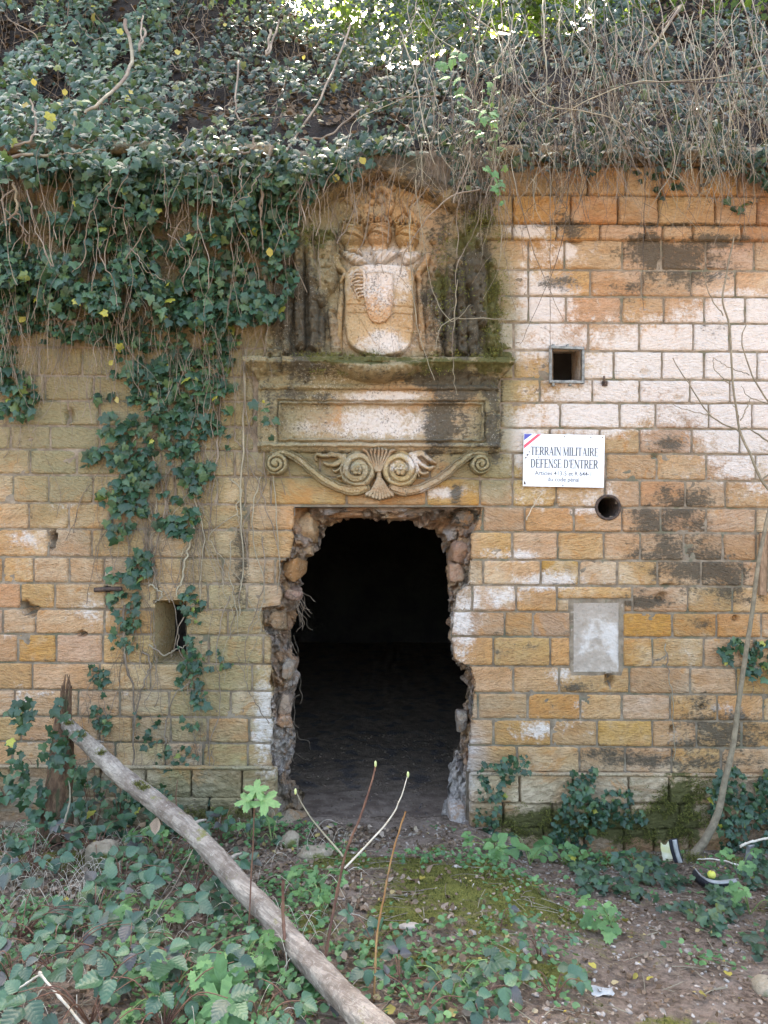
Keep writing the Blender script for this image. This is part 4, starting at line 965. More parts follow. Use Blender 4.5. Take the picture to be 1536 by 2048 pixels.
def rosette(cx, cy):
    def f(X, Y):
        h = np.full(X.shape, -50.0)
        for k in range(6):
            a = k * math.pi / 3; d = circ(X, Y, cx + 7 * math.cos(a), cy + 7 * math.sin(a), 5.2); h = np.maximum(h, np.where(d < 0, 33 + bev(d, 4, 7), -50))
        d = circ(X, Y, cx, cy, 3.6); return np.maximum(h, np.where(d < 0, 34 + bev(d, 3, 9), -50))
    return f
relief('rosette', (699, 924, 729, 954), rosette(714, 939), scr, 30, 1.0, .5, back=10)
relief('rosette', (786, 924, 816, 954), rosette(801, 939), scr, 30, 1.0, .5, back=10)
def band(pts, r0, r1):
    def f(X, Y):
        d = chain(X, Y, pts, r0, r1, 22); h = bev(d, 3.5, 20)
        inner = np.abs(np.abs(d + r0 * .55) - 0) < 1.1
        return np.where(h > 0, h - 4.0 * inner, h)
    return f
relief('scroll_band', (532, 896, 745, 1000), band([(545, 907), (572, 905), (602, 922), (632, 948), (666, 970), (700, 980), (730, 976)], 8, 11), scr, 18, 1.2, .9)
relief('scroll_band', (772, 896, 985, 1000), band([(970, 908), (945, 908), (918, 926), (888, 952), (852, 972), (818, 982), (786, 976)], 8, 11), scr, 18, 1.2, .9)
def acan(pts):
    def f(X, Y):
        h = np.full(X.shape, -50.0)
        for (a, r0, r1) in pts: h = np.maximum(h, bev(chain(X, Y, a, r0, r1, 9), 4, 22))
        return h
    return f
relief('acanthus_leaf', (618, 898, 700, 962), acan([([(690, 918), (668, 908), (648, 912), (634, 908)], 7, 4), ([(688, 912), (676, 926), (660, 930), (648, 926)], 7, 4), ([(690, 910), (684, 932), (672, 942), (664, 940)], 6, 3), ([(690, 914), (688, 940), (684, 952), (676, 954)], 5, 3), ([(640, 908), (630, 912), (632, 920)], 4, 3)]), scr, 20, 1.1, .9)
relief('acanthus_leaf', (815, 896, 885, 962), acan([([(824, 910), (846, 906), (860, 920), (872, 926)], 8, 4), ([(826, 912), (840, 926), (856, 936), (868, 934)], 7, 4), ([(828, 918), (836, 938), (846, 948), (856, 944)], 6, 3), ([(830, 914), (832, 936), (838, 952)], 5, 3)]), scr, 20, 1.1, .9)
def palm(X, Y):
    h = np.full(X.shape, -50.0)
    for k in range(-3, 4):
        h = np.maximum(h, bev(chain(X, Y, [(757 + k * 1.2, 942), (757 + k * 5, 922), (757 + k * 7.5, 905), (757 + k * (10 if abs(k) == 3 else 7), 897 + abs(k))], 3.6, 4.4, 8), 3.4, 27))
    return h
relief('palmette', (725, 888, 790, 950), palm, scr, 24, 1.0, .8)
def fan(X, Y):
    h = bev(chain(X, Y, [(758, 942), (758, 962)], 5, 6, 4), 4, 24)
    for k in range(-4, 5):
        h = np.maximum(h, bev(chain(X, Y, [(759 + k * .8, 958), (759 + k * 3.6, 978), (759 + k * 6.4, 996 - abs(k) * 1.6)], 3.0, 5, 8), 3.4, 28))
    return h
relief('palmette_fan', (722, 936, 796, 1010), fan, scr, 24, 1.0, .8)

# ------------------------------------------------------------------ sign
def spx(x, y): return x, y
sg = thing('warning_sign', 'white enamel military no-entry sign with blue and red corner stripes', 'sign', tuple(P(1127, 975, -.02)))
S_ROT = math.radians(1.15)
SC = P(1127.5, 921.5, -.032); SS = (DIST - .032) / FPX
def sgn_pt(u, v, y): # u,v in px from the sign centre, rotated
    c, s_ = math.cos(S_ROT), math.sin(S_ROT); return (SC[0] + (u * c - v * s_) * SS, y, SC[2] - (u * s_ + v * c) * SS)
box('sign_plate', tuple(SC), (162 * SS, .005, 105 * SS), M_SIGNW, sg, S_ROT, .0012)
YF = SC[1] - .0028
def sign_poly(name, polys, mat, y=YF):
    V, F = [], []
    me = bpy.data.meshes.new(name); vv, ff = [], []
    for p in polys:
        ff.append(list(range(len(vv), len(vv) + len(p)))); vv += [sgn_pt(u, v, y) for u, v in p]
    me.from_pydata(vv, [], ff); me.materials.append(mat); return obj(name, me, sg)
sign_poly('blue_stripe', [[(-80.3, -52), (-64, -52), (-80.3, -39)]], M_BLUE)
sign_poly('white_stripe', [[(-64, -52), (-54, -52), (-80.3, -30), (-80.3, -39)]], M_SIGNW, YF + .0001)
sign_poly('red_stripe', [[(-54, -52), (-46, -52), (-80.3, -22.5), (-80.3, -30)]], M_RED)
def rb(p, q, w):  # a stroke as a quad
    (x0, y0), (x1, y1) = p, q; dx, dy = x1 - x0, y1 - y0; L = math.hypot(dx, dy) + 1e-9
    return [(x0 - dy / L * w / 2, y0 + dx / L * w / 2), (x1 - dy / L * w / 2, y1 + dx / L * w / 2), (x1 + dy / L * w / 2, y1 - dx / L * w / 2), (x0 + dy / L * w / 2, y0 - dx / L * w / 2)]
def arcq(cx, cy, rx, ry, a0, a1, w0, w1, n=10):
    out = []
    for i in range(n):
        t0, t1 = a0 + (a1 - a0) * i / n, a0 + (a1 - a0) * (i + 1) / n
        f = lambda t: w0 + (w1 - w0) * abs(math.cos(t))
        a, b = f(t0) / 2, f(t1) / 2
        P0 = (cx + (rx - a) * math.cos(t0), cy + (ry - a) * math.sin(t0)); P1 = (cx + (rx - b) * math.cos(t1), cy + (ry - b) * math.sin(t1))
        P2 = (cx + (rx + b) * math.cos(t1), cy + (ry + b) * math.sin(t1)); P3 = (cx + (rx + a) * math.cos(t0), cy + (ry + a) * math.sin(t0)); out.append([P0, P1, P2, P3])
    return out
TK, TN = .2, .075
def st(x, y0=0, y1=1, w=TK, s=.13):   # stem with serifs; y down from 0 (top) to 1 (base)
    o = [rb((x, y0), (x, y1), w)]
    if s: o += [rb((x - w / 2 - s * .6, y) , (x + w / 2 + s * .6, y), .05) for y in (y0 + .025, y1 - .025)]
    return o
def glyph(ch):
    h = math.pi
    if ch == 'T': return .72, st(.36, s=.13) + [rb((.02, .04), (.70, .04), TN), rb((.04, 0), (.04, .26), .06), rb((.68, 0), (.68, .26), .06)]
    if ch in 'ÉE': 
        g_ = st(.17) + [rb((.1, .035), (.62, .035), TN), rb((.1, .5), (.5, .5), TN), rb((.1, .965), (.66, .965), TN), rb((.61, 0), (.61, .24), .06), rb((.64, .74), (.64, 1), .06), rb((.49, .38), (.49, .62), .05)]
        if ch == 'É': g_ += [rb((.34, -.12), (.52, -.3), .09)]
        return .7, g_
    if ch == 'F': return .64, st(.17) + [rb((.1, .035), (.6, .035), TN), rb((.1, .5), (.48, .5), TN), rb((.59, 0), (.59, .24), .06), rb((.47, .38), (.47, .62), .05)]
    if ch == 'R': return .76, st(.17) + [rb((.1, .035), (.38, .035), TN), rb((.1, .5), (.38, .5), TN)] + arcq(.38, .268, .2, .235, -h / 2, h / 2, TN, TK) + [rb((.38, .5), (.66, .97), .17), rb((.58, .97), (.76, .97), .05)]
    if ch == 'A': return .8, [rb((.4, 0), (.14, 1), .075), rb((.4, 0), (.66, 1), .19), rb((.22, .66), (.58, .66), TN), rb((.02, .975), (.26, .975), .05), rb((.5, .975), (.8, .975), .05)]
    if ch == 'I': return .36, st(.18)
    if ch == 'N': return .8, st(.13, w=.08) + st(.67, w=.08) + [rb((.1, .02), (.67, .98), .18)]
    if ch == 'M': return .96, st(.13, w=.08) + st(.81, w=TK) + [rb((.12, .02), (.45, .98), .17), rb((.8, .02), (.45, .98), .07)]
    if ch == 'L': return .66, st(.17) + [rb((.1, .965), (.62, .965), TN), rb((.61, .7), (.61, 1), .06)]
    if ch == 'D': return .8, st(.17) + [rb((.1, .035), (.34, .035), TN), rb((.1, .965), (.34, .965), TN)] + arcq(.34, .5, .32, .465, -h / 2, h / 2, TN, TK, 14)
    if ch == 'S': return .58, arcq(.29, .27, .19, .235, h * .5, h * 1.88, TN, .17, 14) + arcq(.29, .735, .19, .235, -h * .5, h * .88, TN, .17, 14) + [rb((.5, .02), (.5, .26), .05), rb((.06, .74), (.06, .98), .05)]
    if ch == "'": return .2, [rb((.1, 0), (.1, .3), .12)]
    return .3, []
def word(text, u0, u1, v0, v1):
    gs = [glyph(c) for c in text]; tot = sum(g_[0] for g_ in gs); k = (u1 - u0) / tot; x = u0; out = []
    for w, ps in gs:
        for p in ps: out.append([(x + a * k, v0 + b * (v1 - v0)) for a, b in p])
        x += w * k
    return out
k_ = 0.0002
def letters(name, polys):
    me = bpy.data.meshes.new(name); vv, ff = [], []
    for i, p in enumerate(polys):
        ff.append(list(range(len(vv), len(vv) + len(p)))); vv += [sgn_pt(u, v, YF - .0003 - i * 4e-7) for u, v in p]
    me.from_pydata(vv, [], ff); me.materials.append(M_INK); obj(name, me, sg)
letters('lettering', word('TERRAIN MILITAIRE', -67, 69, -27, -10))
letters('lettering', word("DÉFENSE D'ENTRER", -66.5, 68.5, -2.5, 15))
def font_text(body, u, v, height, width):
    c = bpy.data.curves.new('lettering', 'FONT'); c.body = body; c.size = 1; c.align_x = 'CENTER'; c.offset = .012
    t = bpy.data.objects.new('tmp_text', c); COL.objects.link(t); bpy.context.view_layer.update()
    me = bpy.data.meshes.new_from_object(t.evaluated_get(bpy.context.evaluated_depsgraph_get())); bpy.data.objects.remove(t)
    co = np.empty(len(me.vertices) * 3, np.float32); me.vertices.foreach_get('co', co); co = co.reshape(-1, 3)
    wd = co[:, 0].max() - co[:, 0].min(); kx = width / wd; ky = height / .72
    new = np.array([sgn_pt(u + a * kx, v - b * ky, YF - .0003) for a, b, _ in co], np.float32)
    me.vertices.foreach_set('co', new.ravel()); me.materials.clear(); me.materials.append(M_INK); me.name = 'lettering'; me.update()
    obj('lettering', me, sg)
font_text('Articles 413-5 et R 644-1', 0, 29.5, 8.6, 113)
font_text('du code pénal', 0, 41.5, 8.6, 63)
for (u, v) in ((0, -48), (-1, 37 + 12), (76, -48), (-78, 47), (53, -48)): 
    sign_poly('screw', [[(u + 1.4 * math.cos(q), v + 1.4 * math.sin(q)) for q in np.linspace(0, 6.28, 9)[:-1]]], M_IRON, YF - .0006)
for q_ in ([(-76, -10), (-73, -12), (-70, -11), (-73, -8)], [(-71, -18), (-68, -17), (-70, -14)], [(-79, -4), (-75, -7), (-74, -5), (-78, -2)], [(-79, 42), (-76, 44), (-75, 49), (-79, 49)]): sign_poly('paint_chip', [q_], M_IRON, YF - .0005)

# iron hook, bracket, bar stub
hk = thing('iron_hook', 'small rusty iron hook sticking out of the white stones right of the vent', 'hook', tuple(P(1209, 770, 0)))
V, F = tubes([(smooth_path([P(1209, 767, .02), P(1209, 767, -.04), P(1209, 762, -.055), P(1208, 752, -.055)], 12), .006)], 7); obj('hook_rod', mesh_of('hook_rod', V, F, M_IRON), hk)
pxbox('hook_base', 1204, 762, 1215, 772, -.006, .01, M_IRON, hk)
br = thing('iron_bracket', 'curved pale rusty iron bracket under the coping near the top right', 'bracket', tuple(P(1412, 375, 0)))
V, F = tubes([(smooth_path([P(1424, 325, 0), P(1424, 330, -.07), P(1423, 350, -.09), P(1414, 366, -.07), P(1402, 372, -.02)], 16), .012)], 6); obj('bracket_strap', mesh_of('bracket_strap', V, F, M_GREYMETAL), br)
pxbox('bracket_cap', 1416, 320, 1431, 327, -.06, .06, M_GREYMETAL, br)
bs = thing('iron_bar_stub', 'short rusty iron bar stub sticking out of the wall left of the ivy strand', 'iron bar', tuple(P(218, 1178, 0)))
V, F = tubes([([P(190, 1180, -.02), P(215, 1178, -.04), P(244, 1178, -.03)], .016)], 8); obj('bar', mesh_of('bar', V, F, M_IRON), bs)
V, F = tubes([([P(215, 1178, -.045), P(220, 1178, .03)], .022)], 8); obj('socket', mesh_of('socket', V, F, M_IRON), bs)
wp = thing('wooden_post', 'old brown board fixed upright on the wall at the far right edge', 'board', tuple(P(1530, 1190, 0)))
pxbox('plank', 1519, 1066, 1533, 1190, -.02, .03, simple('brown_board', (.2, .12, .07), (.32, .2, .12), 20, .9, stretch=(4, 4, 1)), wp, rot=.02)
pxbox('batten', 1534, 1070, 1543, 1185, -.03, .03, M_SAP, wp, rot=.03)

# ------------------------------------------------------------------ ground, bank
def ground(x, y):
    x = np.asarray(x, float); y = np.asarray(y, float)
    g = 0.168 * np.clip(-y, 0, 3.2)
    off = -.02 - .19 * ss(.45, .95, x) * np.exp(-np.clip(-y, 0, 9) / 1.6) - .03 * ss(-.6, -1.2, x)
    m = .07 * np.exp(-(((x - .15) / .7) ** 2 + ((y + 1.5) / .75) ** 2)) - .05 * np.exp(-(((x - 1.5) / .45) ** 2 + ((y + 1.6) / 1.3) ** 2))
    m = m + .05 * np.exp(-(((x + 1.9) / .7) ** 2 + ((y + .6) / .5) ** 2))
    n = .05 * fbm(x * 1.3, y * 1.3, 0, 51, 3) + .022 * fbm(x * 6, y * 6, 0, 52, 4)
    near = np.exp(-((x + .05) / .5) ** 2 - (y / .25) ** 2)
    far = ss(3.5, 6, np.abs(x)) * .3
    g = g + off + m + n * (1 - .8 * near) + far
    return np.where(y > .12, -1.2, g)
def ax(lo, hi, fine, ext):
    c = np.arange(lo, hi, fine); e, s_, a, b = [], fine, hi, lo; L, R = [], []
    while a < ext: s_ *= 1.25; a += s_; b -= s_; R.append(a); L.append(b)
    return np.concatenate([L[::-1], c, R])
gx, gy = ax(-2.4, 2.8, .02, 70), ax(-3.2, .12, .02, 70)
GX, GY = np.meshgrid(gx, gy, indexing='ij'); GZ = ground(GX, GY)
fine = (np.abs(GX) < 3) & (GY > -3.3)
GZ = GZ + np.where(fine, .009 * fbm(GX * 22, GY * 22, 0, 55, 3), 0)
def moss_amt(x, y):
    n = fbm(x * 3.2, y * 3.2, 0, 77, 4)
    a = 1.1 * np.exp(-(((x - .25) / .55) ** 2 + ((y + 1.45) / .6) ** 2)) + .7 * np.exp(-(((x + 1.7) / .5) ** 2 + ((y + .9) / .35) ** 2)) + .7 * np.exp(-(((x + .35) / .25) ** 2 + ((y + .6) / .3) ** 2)) + .5 * np.exp(-(((x - 1.6) / .6) ** 2 + ((y + .25) / .2) ** 2))
    return a + n * .9
g = NT('woodland_soil'); pos = g.n('NewGeometry').outputs['Position']; ms = g.n('Attribute', attribute_name='moss').outputs['Fac']
n1 = g.noise(5, 6, .6, pos); n2 = g.noise(28, 6, .7, pos); n3 = g.noise(120, 4, .6, pos)
vo = g.n('TexVoronoi'); vo.inputs['Scale'].default_value = 55; vo.inputs['Randomness'].default_value = 1; g.l(pos, vo.inputs['Vector'])
c = g.mix(g.step(n2, .35, .7), (.10, .072, .052), (.26, .195, .145))
c = g.mix(g.math('MULTIPLY', g.step(n1, .45, .65), .5), c, (.33, .265, .21))
vc = g.n('SeparateColor'); g.l(vo.outputs['Color'], vc.inputs[0])
c = g.mix(g.math('MULTIPLY', g.step(vc.outputs[0], .6, .9), .5), c, (.3, .22, .17))
c = g.mix(g.step(g.math('ADD', ms, g.math('MULTIPLY', g.math('SUBTRACT', n2, .5), 1.2)), .35, .7), c, g.mix(n3, (.07, .08, .018), (.24, .23, .06)))
g.l(c, g.b.inputs['Base Color']); g.b.inputs['Roughness'].default_value = 1.0; g.b.inputs['Specular IOR Level'].default_value = .15
b = g.bump(n2, 1, .03); b = g.bump(n3, 1, .008, b); g.l(b, g.b.inputs['Normal'])
M_SOIL = g.m
obj('ground', mesh_of('ground', np.stack([GX, GY, GZ], -1).reshape(-1, 3), grid_faces(len(gx), len(gy)), M_SOIL, attrs={'moss': np.clip(moss_amt(GX, GY), 0, 1).ravel()}), kind='structure')
def bank_z(x, y): return 4.42 + .35 * ss(0, .3, y) + 2.15 * ss(.1, 2.9, y) ** .8 + .25 * fbm(x * .8, y * .8, 0, 61, 3) * ss(.2, 1, y) + .3 * ss(4, 12, y) + ss(.8, 2.6, y) * (.75 * ss(-.2, -1.6, x) - .35 * np.exp(-((x - .3) / .9) ** 2) + .25 * ss(1.6, 2.6, x) + .3 * fbm(x * 1.7, y, 0, 63, 3))
bx, by = ax(-4, 4, .1, 40), np.concatenate([np.arange(.05, 4, .08), np.arange(4, 30, 1.5)])
BX, BY = np.meshgrid(bx, by, indexing='ij')
M_BANK = simple('shaded_bank_soil', (.012, .010, .009), (.035, .027, .022), 6, 1.0, 1.0, .03)  # soil darkened to stand in for deep shade under the leaves
obj('earth_bank', mesh_of('earth_bank', np.stack([BX, BY, bank_z(BX, BY)], -1).reshape(-1, 3), grid_faces(len(bx), len(by)), M_BANK), kind='structure')

def Gd(px, py, it=12):
    """point on the ground seen at pixel"""
    px = np.asarray(px, float); py = np.asarray(py, float)
    t = np.full(np.shape(px), .45)
    lo, hi = np.full(np.shape(px), .2), np.full(np.shape(px), 1.05)
    for _ in range(16):
        mid = (lo + hi) / 2; w = P(px, py, mid * DIST - DIST); under = w[..., 2] < ground(w[..., 0], np.minimum(w[..., 1], .1))
        hi = np.where(under, mid, hi); lo = np.where(under, lo, mid)
    w = P(px, py, (lo + hi) / 2 * DIST - DIST); w[..., 2] = ground(w[..., 0], np.minimum(w[..., 1], .1)); return w

# ------------------------------------------------------------------ leaf shapes
def ivy_leaf(curl, seed):
    r = random.Random(seed)
    half = [(.2, -.15), (.46, -.06), (.40, .17), (.58, .42), (.27, .52), (.13, .8)]
    out = [(0, 0)] + half + [(0, 1.0)] + [(-x, y) for x, y in half[::-1]]
    V = [(0, .35, .05)] + [(x * r.uniform(.88, 1.1), y, -abs(x) * curl - .18 * max(0, y - .4) ** 2 * 2 + r.uniform(-.02, .02)) for x, y in out]
    n = len(out); F = [(0, 1 + i, 1 + (i + 1) % n) for i in range(n)]
    V = np.array(V); V[:, 1] -= 0.0; return V, np.array(F)
IV = [ivy_leaf(c, i) for i, c in enumerate((.15, .3, -.1, .45, .2))]
IVV = [v - np.array([0, .35, 0]) for v, f in IV]; IVF = IV[0][1]
def broad_leaf(w=.36, n=7, ser=.04, fold=.25, droop=.3, pleat=.007, wide=.45, seed=1):
    """serrated pleated leaf, base (0,0), tip (0,1)"""
    r = random.Random(seed); V = []; cols = 5
    for i in range(2 * n + 1):
        t = i / (2 * n); wd = w * math.sin(math.pi * min(1, t ** .75 + .0)) ** .8 * (1 + .15 * math.cos(t * 3)) + .004
        se = (ser if i % 2 else -ser * .3) * (1 if 0 < i < 2 * n else 0)
        for j in range(cols):
            u = (j / (cols - 1) - .5) * 2
            x = u * (wd + se * abs(u) ** 3); y = t - abs(u) * .02 + (.03 * abs(u) if i % 2 else 0)
            z = abs(x) * fold - droop * t * t * .6 + (pleat if i % 2 else -pleat) * abs(u) * (1 - abs(2 * t - 1)) + r.uniform(-.006, .006)
            V.append((x, y, z))
    return np.array(V), grid_faces(2 * n + 1, cols)
BLV, BLF = broad_leaf(); BLV2, _ = broad_leaf(fold=.1, droop=.5, seed=2); BLV3, _ = broad_leaf(w=.4, fold=.35, droop=.15, seed=3)
def lobed_leaf(lobes=5, depth=.45, teeth=.06, seed=1, droop=.15):
    r = random.Random(seed); n = lobes * 10; V = [(0, .35, .02)]
    for i in range(n):
        a = math.pi * 2 * i / n; q = (a / (2 * math.pi)) * lobes
        f = abs(math.cos(math.pi * (q)))
        rr = (.62 - depth * .6 * (1 - f ** 1.2)) * (1 + (teeth if i % 2 else -teeth))
        if abs(a - math.pi) < .25: rr = .12
        x = rr * math.sin(a); y = .35 + rr * math.cos(a) * 1.05
        V.append((x, y, -droop * rr * rr * 2 + r.uniform(-.02, .02) + .05 * f))
    return np.array(V), np.array([(0, 1 + i, 1 + (i + 1) % n) for i in range(n)])
MPV, MPF = lobed_leaf(5, .62, .07); NTV, NTF = lobed_leaf(3, .42, .1, 2)
def round_leaf():
    V = [(0, 0, 0)]; n = 9
    for i in range(n):
        a = 2 * math.pi * i / n + .3; rr = .5 * (1 - .5 * (abs(a - math.pi * 1.5) < .35)); V.append((rr * math.cos(a), rr * math.sin(a), .12 + .03 * (i % 2)))
    return np.array(V), np.array([(0, 1 + i, 1 + (i + 1) % n) for i in range(n)])
RLV, RLF = round_leaf()

def ivy_normals(n, up=.5, spread=.6):
    nrm = np.stack([rng.normal(0, spread, n), np.full(n, -1.0), rng.normal(up, spread, n)], -1)
    tip = np.stack([rng.normal(0, .6, n), rng.normal(-.1, .3, n), rng.normal(-.8, .5, n)], -1); return nrm, tip

shared = {}
def leaf_objects(parent, V, F, mat, R, pos, scale, name='leaf'):
    """each leaf an object of its own; alike leaves share mesh data"""
    key = (id(V) if not isinstance(V, list) else id(V[0]), mat.name)
    if key not in shared:
        shared[key] = [mesh_of(name, v, F, mat) for v in (V if isinstance(V, list) else [V])]
    ms_ = shared[key]; base = np.array(parent.location)
    for i in range(len(pos)):
        o = bpy.data.objects.new(name, ms_[int(rng.integers(0, len(ms_)))]); COL.objects.link(o); o.parent = parent
        M = np.eye(4); M[:3, :3] = R[i] * scale[i]; M[:3, 3] = pos[i] - base
        o.matrix_local = Matrix(M.tolist())

def density_pick(poly, dens, noise_scale, thr, seed, margin=0, size=None):
    """random pixel points inside a polygon, clumped by noise; dens per 1000 px2"""
    xs = [p[0] for p in poly]; ys = [p[1] for p in poly]
    A = (max(xs) - min(xs)) * (max(ys) - min(ys)); n = int(A * dens / 1000)
    x = rng.uniform(min(xs), max(xs), n); y = rng.uniform(min(ys), max(ys), n)
    jx = x + 14 * vn(x / 22, y / 22, 1, seed); jy = y + 14 * vn(x / 22, y / 22, 2, seed)
    k = in_poly(jx, jy, poly) & (fbm(x / noise_scale, y / noise_scale, 0, seed, 3) > thr + rng.normal(0, .08, n))
    return x[k], y[k]

def ivy_thing(label, poly, dens, depth, size, n_obj=250, noise=45, thr=-.15, seed=1, group=None, name='ivy', stems=20, mats=None, up=.5, root=None, base_y=None, stem_len=120, spread=.6, stem_r=.003):
    mo, ms_ = mats or (M_IVY_O, M_IVY_S)
    cx = np.mean([p[0] for p in poly]); cy = max(p[1] for p in poly)
    t = thing(name, label, 'ivy', tuple(P(cx, cy, 0)), group)
    x, y = density_pick(poly, dens, noise, thr, seed)
    n = len(x)
    d = base_y(x, y) if base_y is not None else np.zeros(n)
    d = d - rng.uniform(depth[0], depth[1], n) * (0.5 + .8 * np.clip(.5 + fbm(x / 60, y / 60, 3, seed + 1, 2), 0, 1))
    pos = P(x, y, 0); s_ = (DIST + d) / DIST; pos[:, 0] *= s_; pos[:, 2] = EYE + (pos[:, 2] - EYE) * s_; pos[:, 1] = d
    nrm, tip = ivy_normals(n, up, spread); R = frames(nrm, tip)
    sc = rng.uniform(size[0], size[1] * 1.08, n) * (1 - .6 * rng.random(n) ** 1.6)
    sc3 = sc[:, None] * np.stack([rng.uniform(.85, 1.15, n), np.ones(n), np.ones(n)], -1)
    big = np.argsort(-(sc / (DIST + d)) * (d < np.percentile(d, 60)))[:n_obj] if n_obj else np.array([], int)
    rest = np.setdiff1d(np.arange(n), big)
    if len(rest):
        W, Fs, at = scatter(IVV, [IVF], R[rest], pos[rest], sc3[rest])
        obj('foliage', mesh_of('foliage', W, Fs, ms_, attrs=at, smooth=False), t, kind='stuff')
    if len(big): leaf_objects(t, IVV, IVF, mo, R[big], pos[big], sc[big])
    # creeping stems that run roughly upwards between the leaves
    paths = []
    for k in range(stems):
        i = rng.integers(0, n); x0, y0 = x[i], y[i]; L = stem_len * rng.uniform(.5, 1.4); m = 14; a = rng.normal(0, .5); pts = []; q0, q1 = x0, y0
        for j in range(m):
            a = a * .75 + rng.normal(0, .2); q0 += math.sin(a) * L / m; q1 += math.cos(a) * L / m; pts.append((q0, q1))
        pts = smooth_path(pts, 26); yy = d[i] + .02 * vn(np.arange(26) * .3, k, 0, 9)
        w = P(pts[:, 0], pts[:, 1], 0); sc_ = (DIST + yy) / DIST; w[:, 0] *= sc_; w[:, 2] = EYE + (w[:, 2] - EYE) * sc_; w[:, 1] = yy
        if depth[1] < .15: w[:, 1] = -.012 - .008 * rng.random()
        paths.append((w, np.linspace(stem_r * .3, stem_r * rng.uniform(.4, 1.1), 26)))
    if paths:
        V, F = tubes(paths, 4); obj('creeping_stems', mesh_of('creeping_stems', V, F, M_STEM), t, kind='stuff')
    return t
def bank_base(x, y):     # the leaf carpet hangs over the coping and lies back on the bank
    return np.interp(y, [-60, 60, 300, 330, 420], [1.9, 1.55, .0, -.05, 0.0])

# ------------------------------------------------------------------ ivy
U1 = [(-120, -40), (330, -40), (340, 330), (-120, 345)]
ivy_thing('thick tangled ivy curtain over the top left corner of the wall', U1, 32, (.0, .5), (.04, .075), 290, 60, -.14, 11, stems=260, base_y=bank_base, stem_len=200, stem_r=.005)
ivy_thing('dark ivy carpet above the gable, between the left curtain and the dry twigs', [(300, -40), (880, -40), (900, 300), (760, 300), (640, 340), (560, 330), (320, 335)], 28, (.0, .5), (.035, .06), 290, 50, -.16, 12, stems=300, base_y=bank_base, mats=(M_IVYD_O, M_IVYD_S), stem_len=200, stem_r=.004)
ivy_thing('dark ivy behind the dry hanging twigs at the top right', [(860, -40), (1640, -40), (1640, 318), (900, 312)], 34, (.0, .3), (.035, .065), 250, 60, -.2, 13, stems=40, base_y=bank_base, mats=(M_IVYD_O, M_IVYD_S), stem_len=160)
ivy_thing('dense ivy hanging on the upper left wall below the coping', [(-120, 325), (600, 325), (600, 400), (560, 450), (590, 560), (560, 640), (330, 650), (300, 600), (180, 640), (-120, 590)], 34, (.02, .3), (.04, .08), 290, 42, -.2, 14, stems=260, stem_len=180, stem_r=.003)
ivy_thing('sparser ivy around a hollow in the wall, left of the trophy', [(-100, 560), (240, 600), (470, 640), (480, 700), (380, 700), (150, 690), (110, 670), (-100, 690)], 17, (.02, .16), (.04, .075), 200, 40, -.16, 15, stems=110, stem_len=150)
ivy_thing('tall tapering ivy strand climbing the wall left of the doorway', [(190, 690), (470, 690), (470, 760), (450, 830), (455, 900), (425, 960), (385, 990), (405, 1060), (300, 1090), (310, 1140), (280, 1180), (220, 1165), (225, 1080), (205, 1000), (165, 935), (205, 870), (195, 800), (230, 760)], 13, (.02, .09), (.05, .085), 300, 34, -.14, 16, stems=120, stem_len=210, stem_r=.0035)
ivy_thing('thin ivy strand with small leaves hanging beside the loophole niche', [(350, 1165), (405, 1150), (405, 1300), (465, 1320), (460, 1350), (400, 1350), (430, 1420), (400, 1425), (355, 1350), (365, 1280)], 11, (.015, .07), (.04, .065), 120, 30, -.25, 17, stems=14, stem_len=160)
ivy_thing('small ivy tuft on the wall between the bar stub and the niche', [(218, 1180), (280, 1180), (275, 1240), (280, 1310), (230, 1310), (225, 1250)], 10, (.015, .06), (.045, .065), 60, 30, -.25, 18, stems=10, stem_len=180)
ivy_thing('ivy clump hanging at the far left edge of the frame', [(-40, 700), (30, 690), (40, 740), (88, 770), (75, 850), (20, 850), (-40, 800)], 12, (.02, .1), (.055, .08), 90, 40, -.3, 19, stems=18, stem_len=160)
ivy_thing('narrow dark ivy streak behind the leaning log', [(178, 1330), (215, 1330), (222, 1420), (215, 1470), (180, 1450)], 14, (.015, .06), (.04, .06), 60, 30, -.3, 20, stems=6)
ivy_thing('scattered small ivy sprigs low on the wall above the log', [(265, 1420), (330, 1430), (430, 1460), (410, 1560), (330, 1560), (270, 1480)], 6, (.015, .05), (.035, .055), 70, 28, -.02, 21, stems=26, stem_len=170)
ivy_thing('small-leaved ivy climbing the plinth just right of the doorway', [(950, 1530), (990, 1520), (1045, 1510), (1060, 1560), (1010, 1570), (1000, 1640), (980, 1680), (945, 1660), (955, 1580)], 16, (.07, .12), (.03, .05), 130, 26, -.25, 22, stems=14, stem_len=120)
ivy_thing('broad ivy patch over the mossy plinth below the cement panel', [(1115, 1550), (1170, 1540), (1230, 1580), (1290, 1600), (1300, 1660), (1260, 1650), (1200, 1650), (1180, 1700), (1100, 1700), (1100, 1650), (1130, 1600)], 18, (.07, .13), (.035, .055), 180, 26, -.25, 23, stems=20, stem_len=140)
ivy_thing('ivy mass on the plinth behind the bent sapling at the right edge', [(1410, 1560), (1460, 1545), (1640, 1540), (1640, 1720), (1450, 1720), (1430, 1640)], 18, (.07, .16), (.04, .06), 170, 30, -.3, 24, stems=22, stem_len=140)
ivy_thing('ivy sprig halfway up the wall at the right edge, behind the sapling', [(1430, 1310), (1470, 1285), (1600, 1280), (1600, 1400), (1530, 1360), (1480, 1350)], 12, (.02, .08), (.05, .07), 50, 40, -.4, 25, stems=6)
ivy_thing('ivy hanging below the coping at the top right corner', [(1440, 310), (1620, 310), (1620, 400), (1530, 385), (1480, 340)], 12, (.04, .2), (.05, .07), 50, 40, -.4, 26, stems=8)
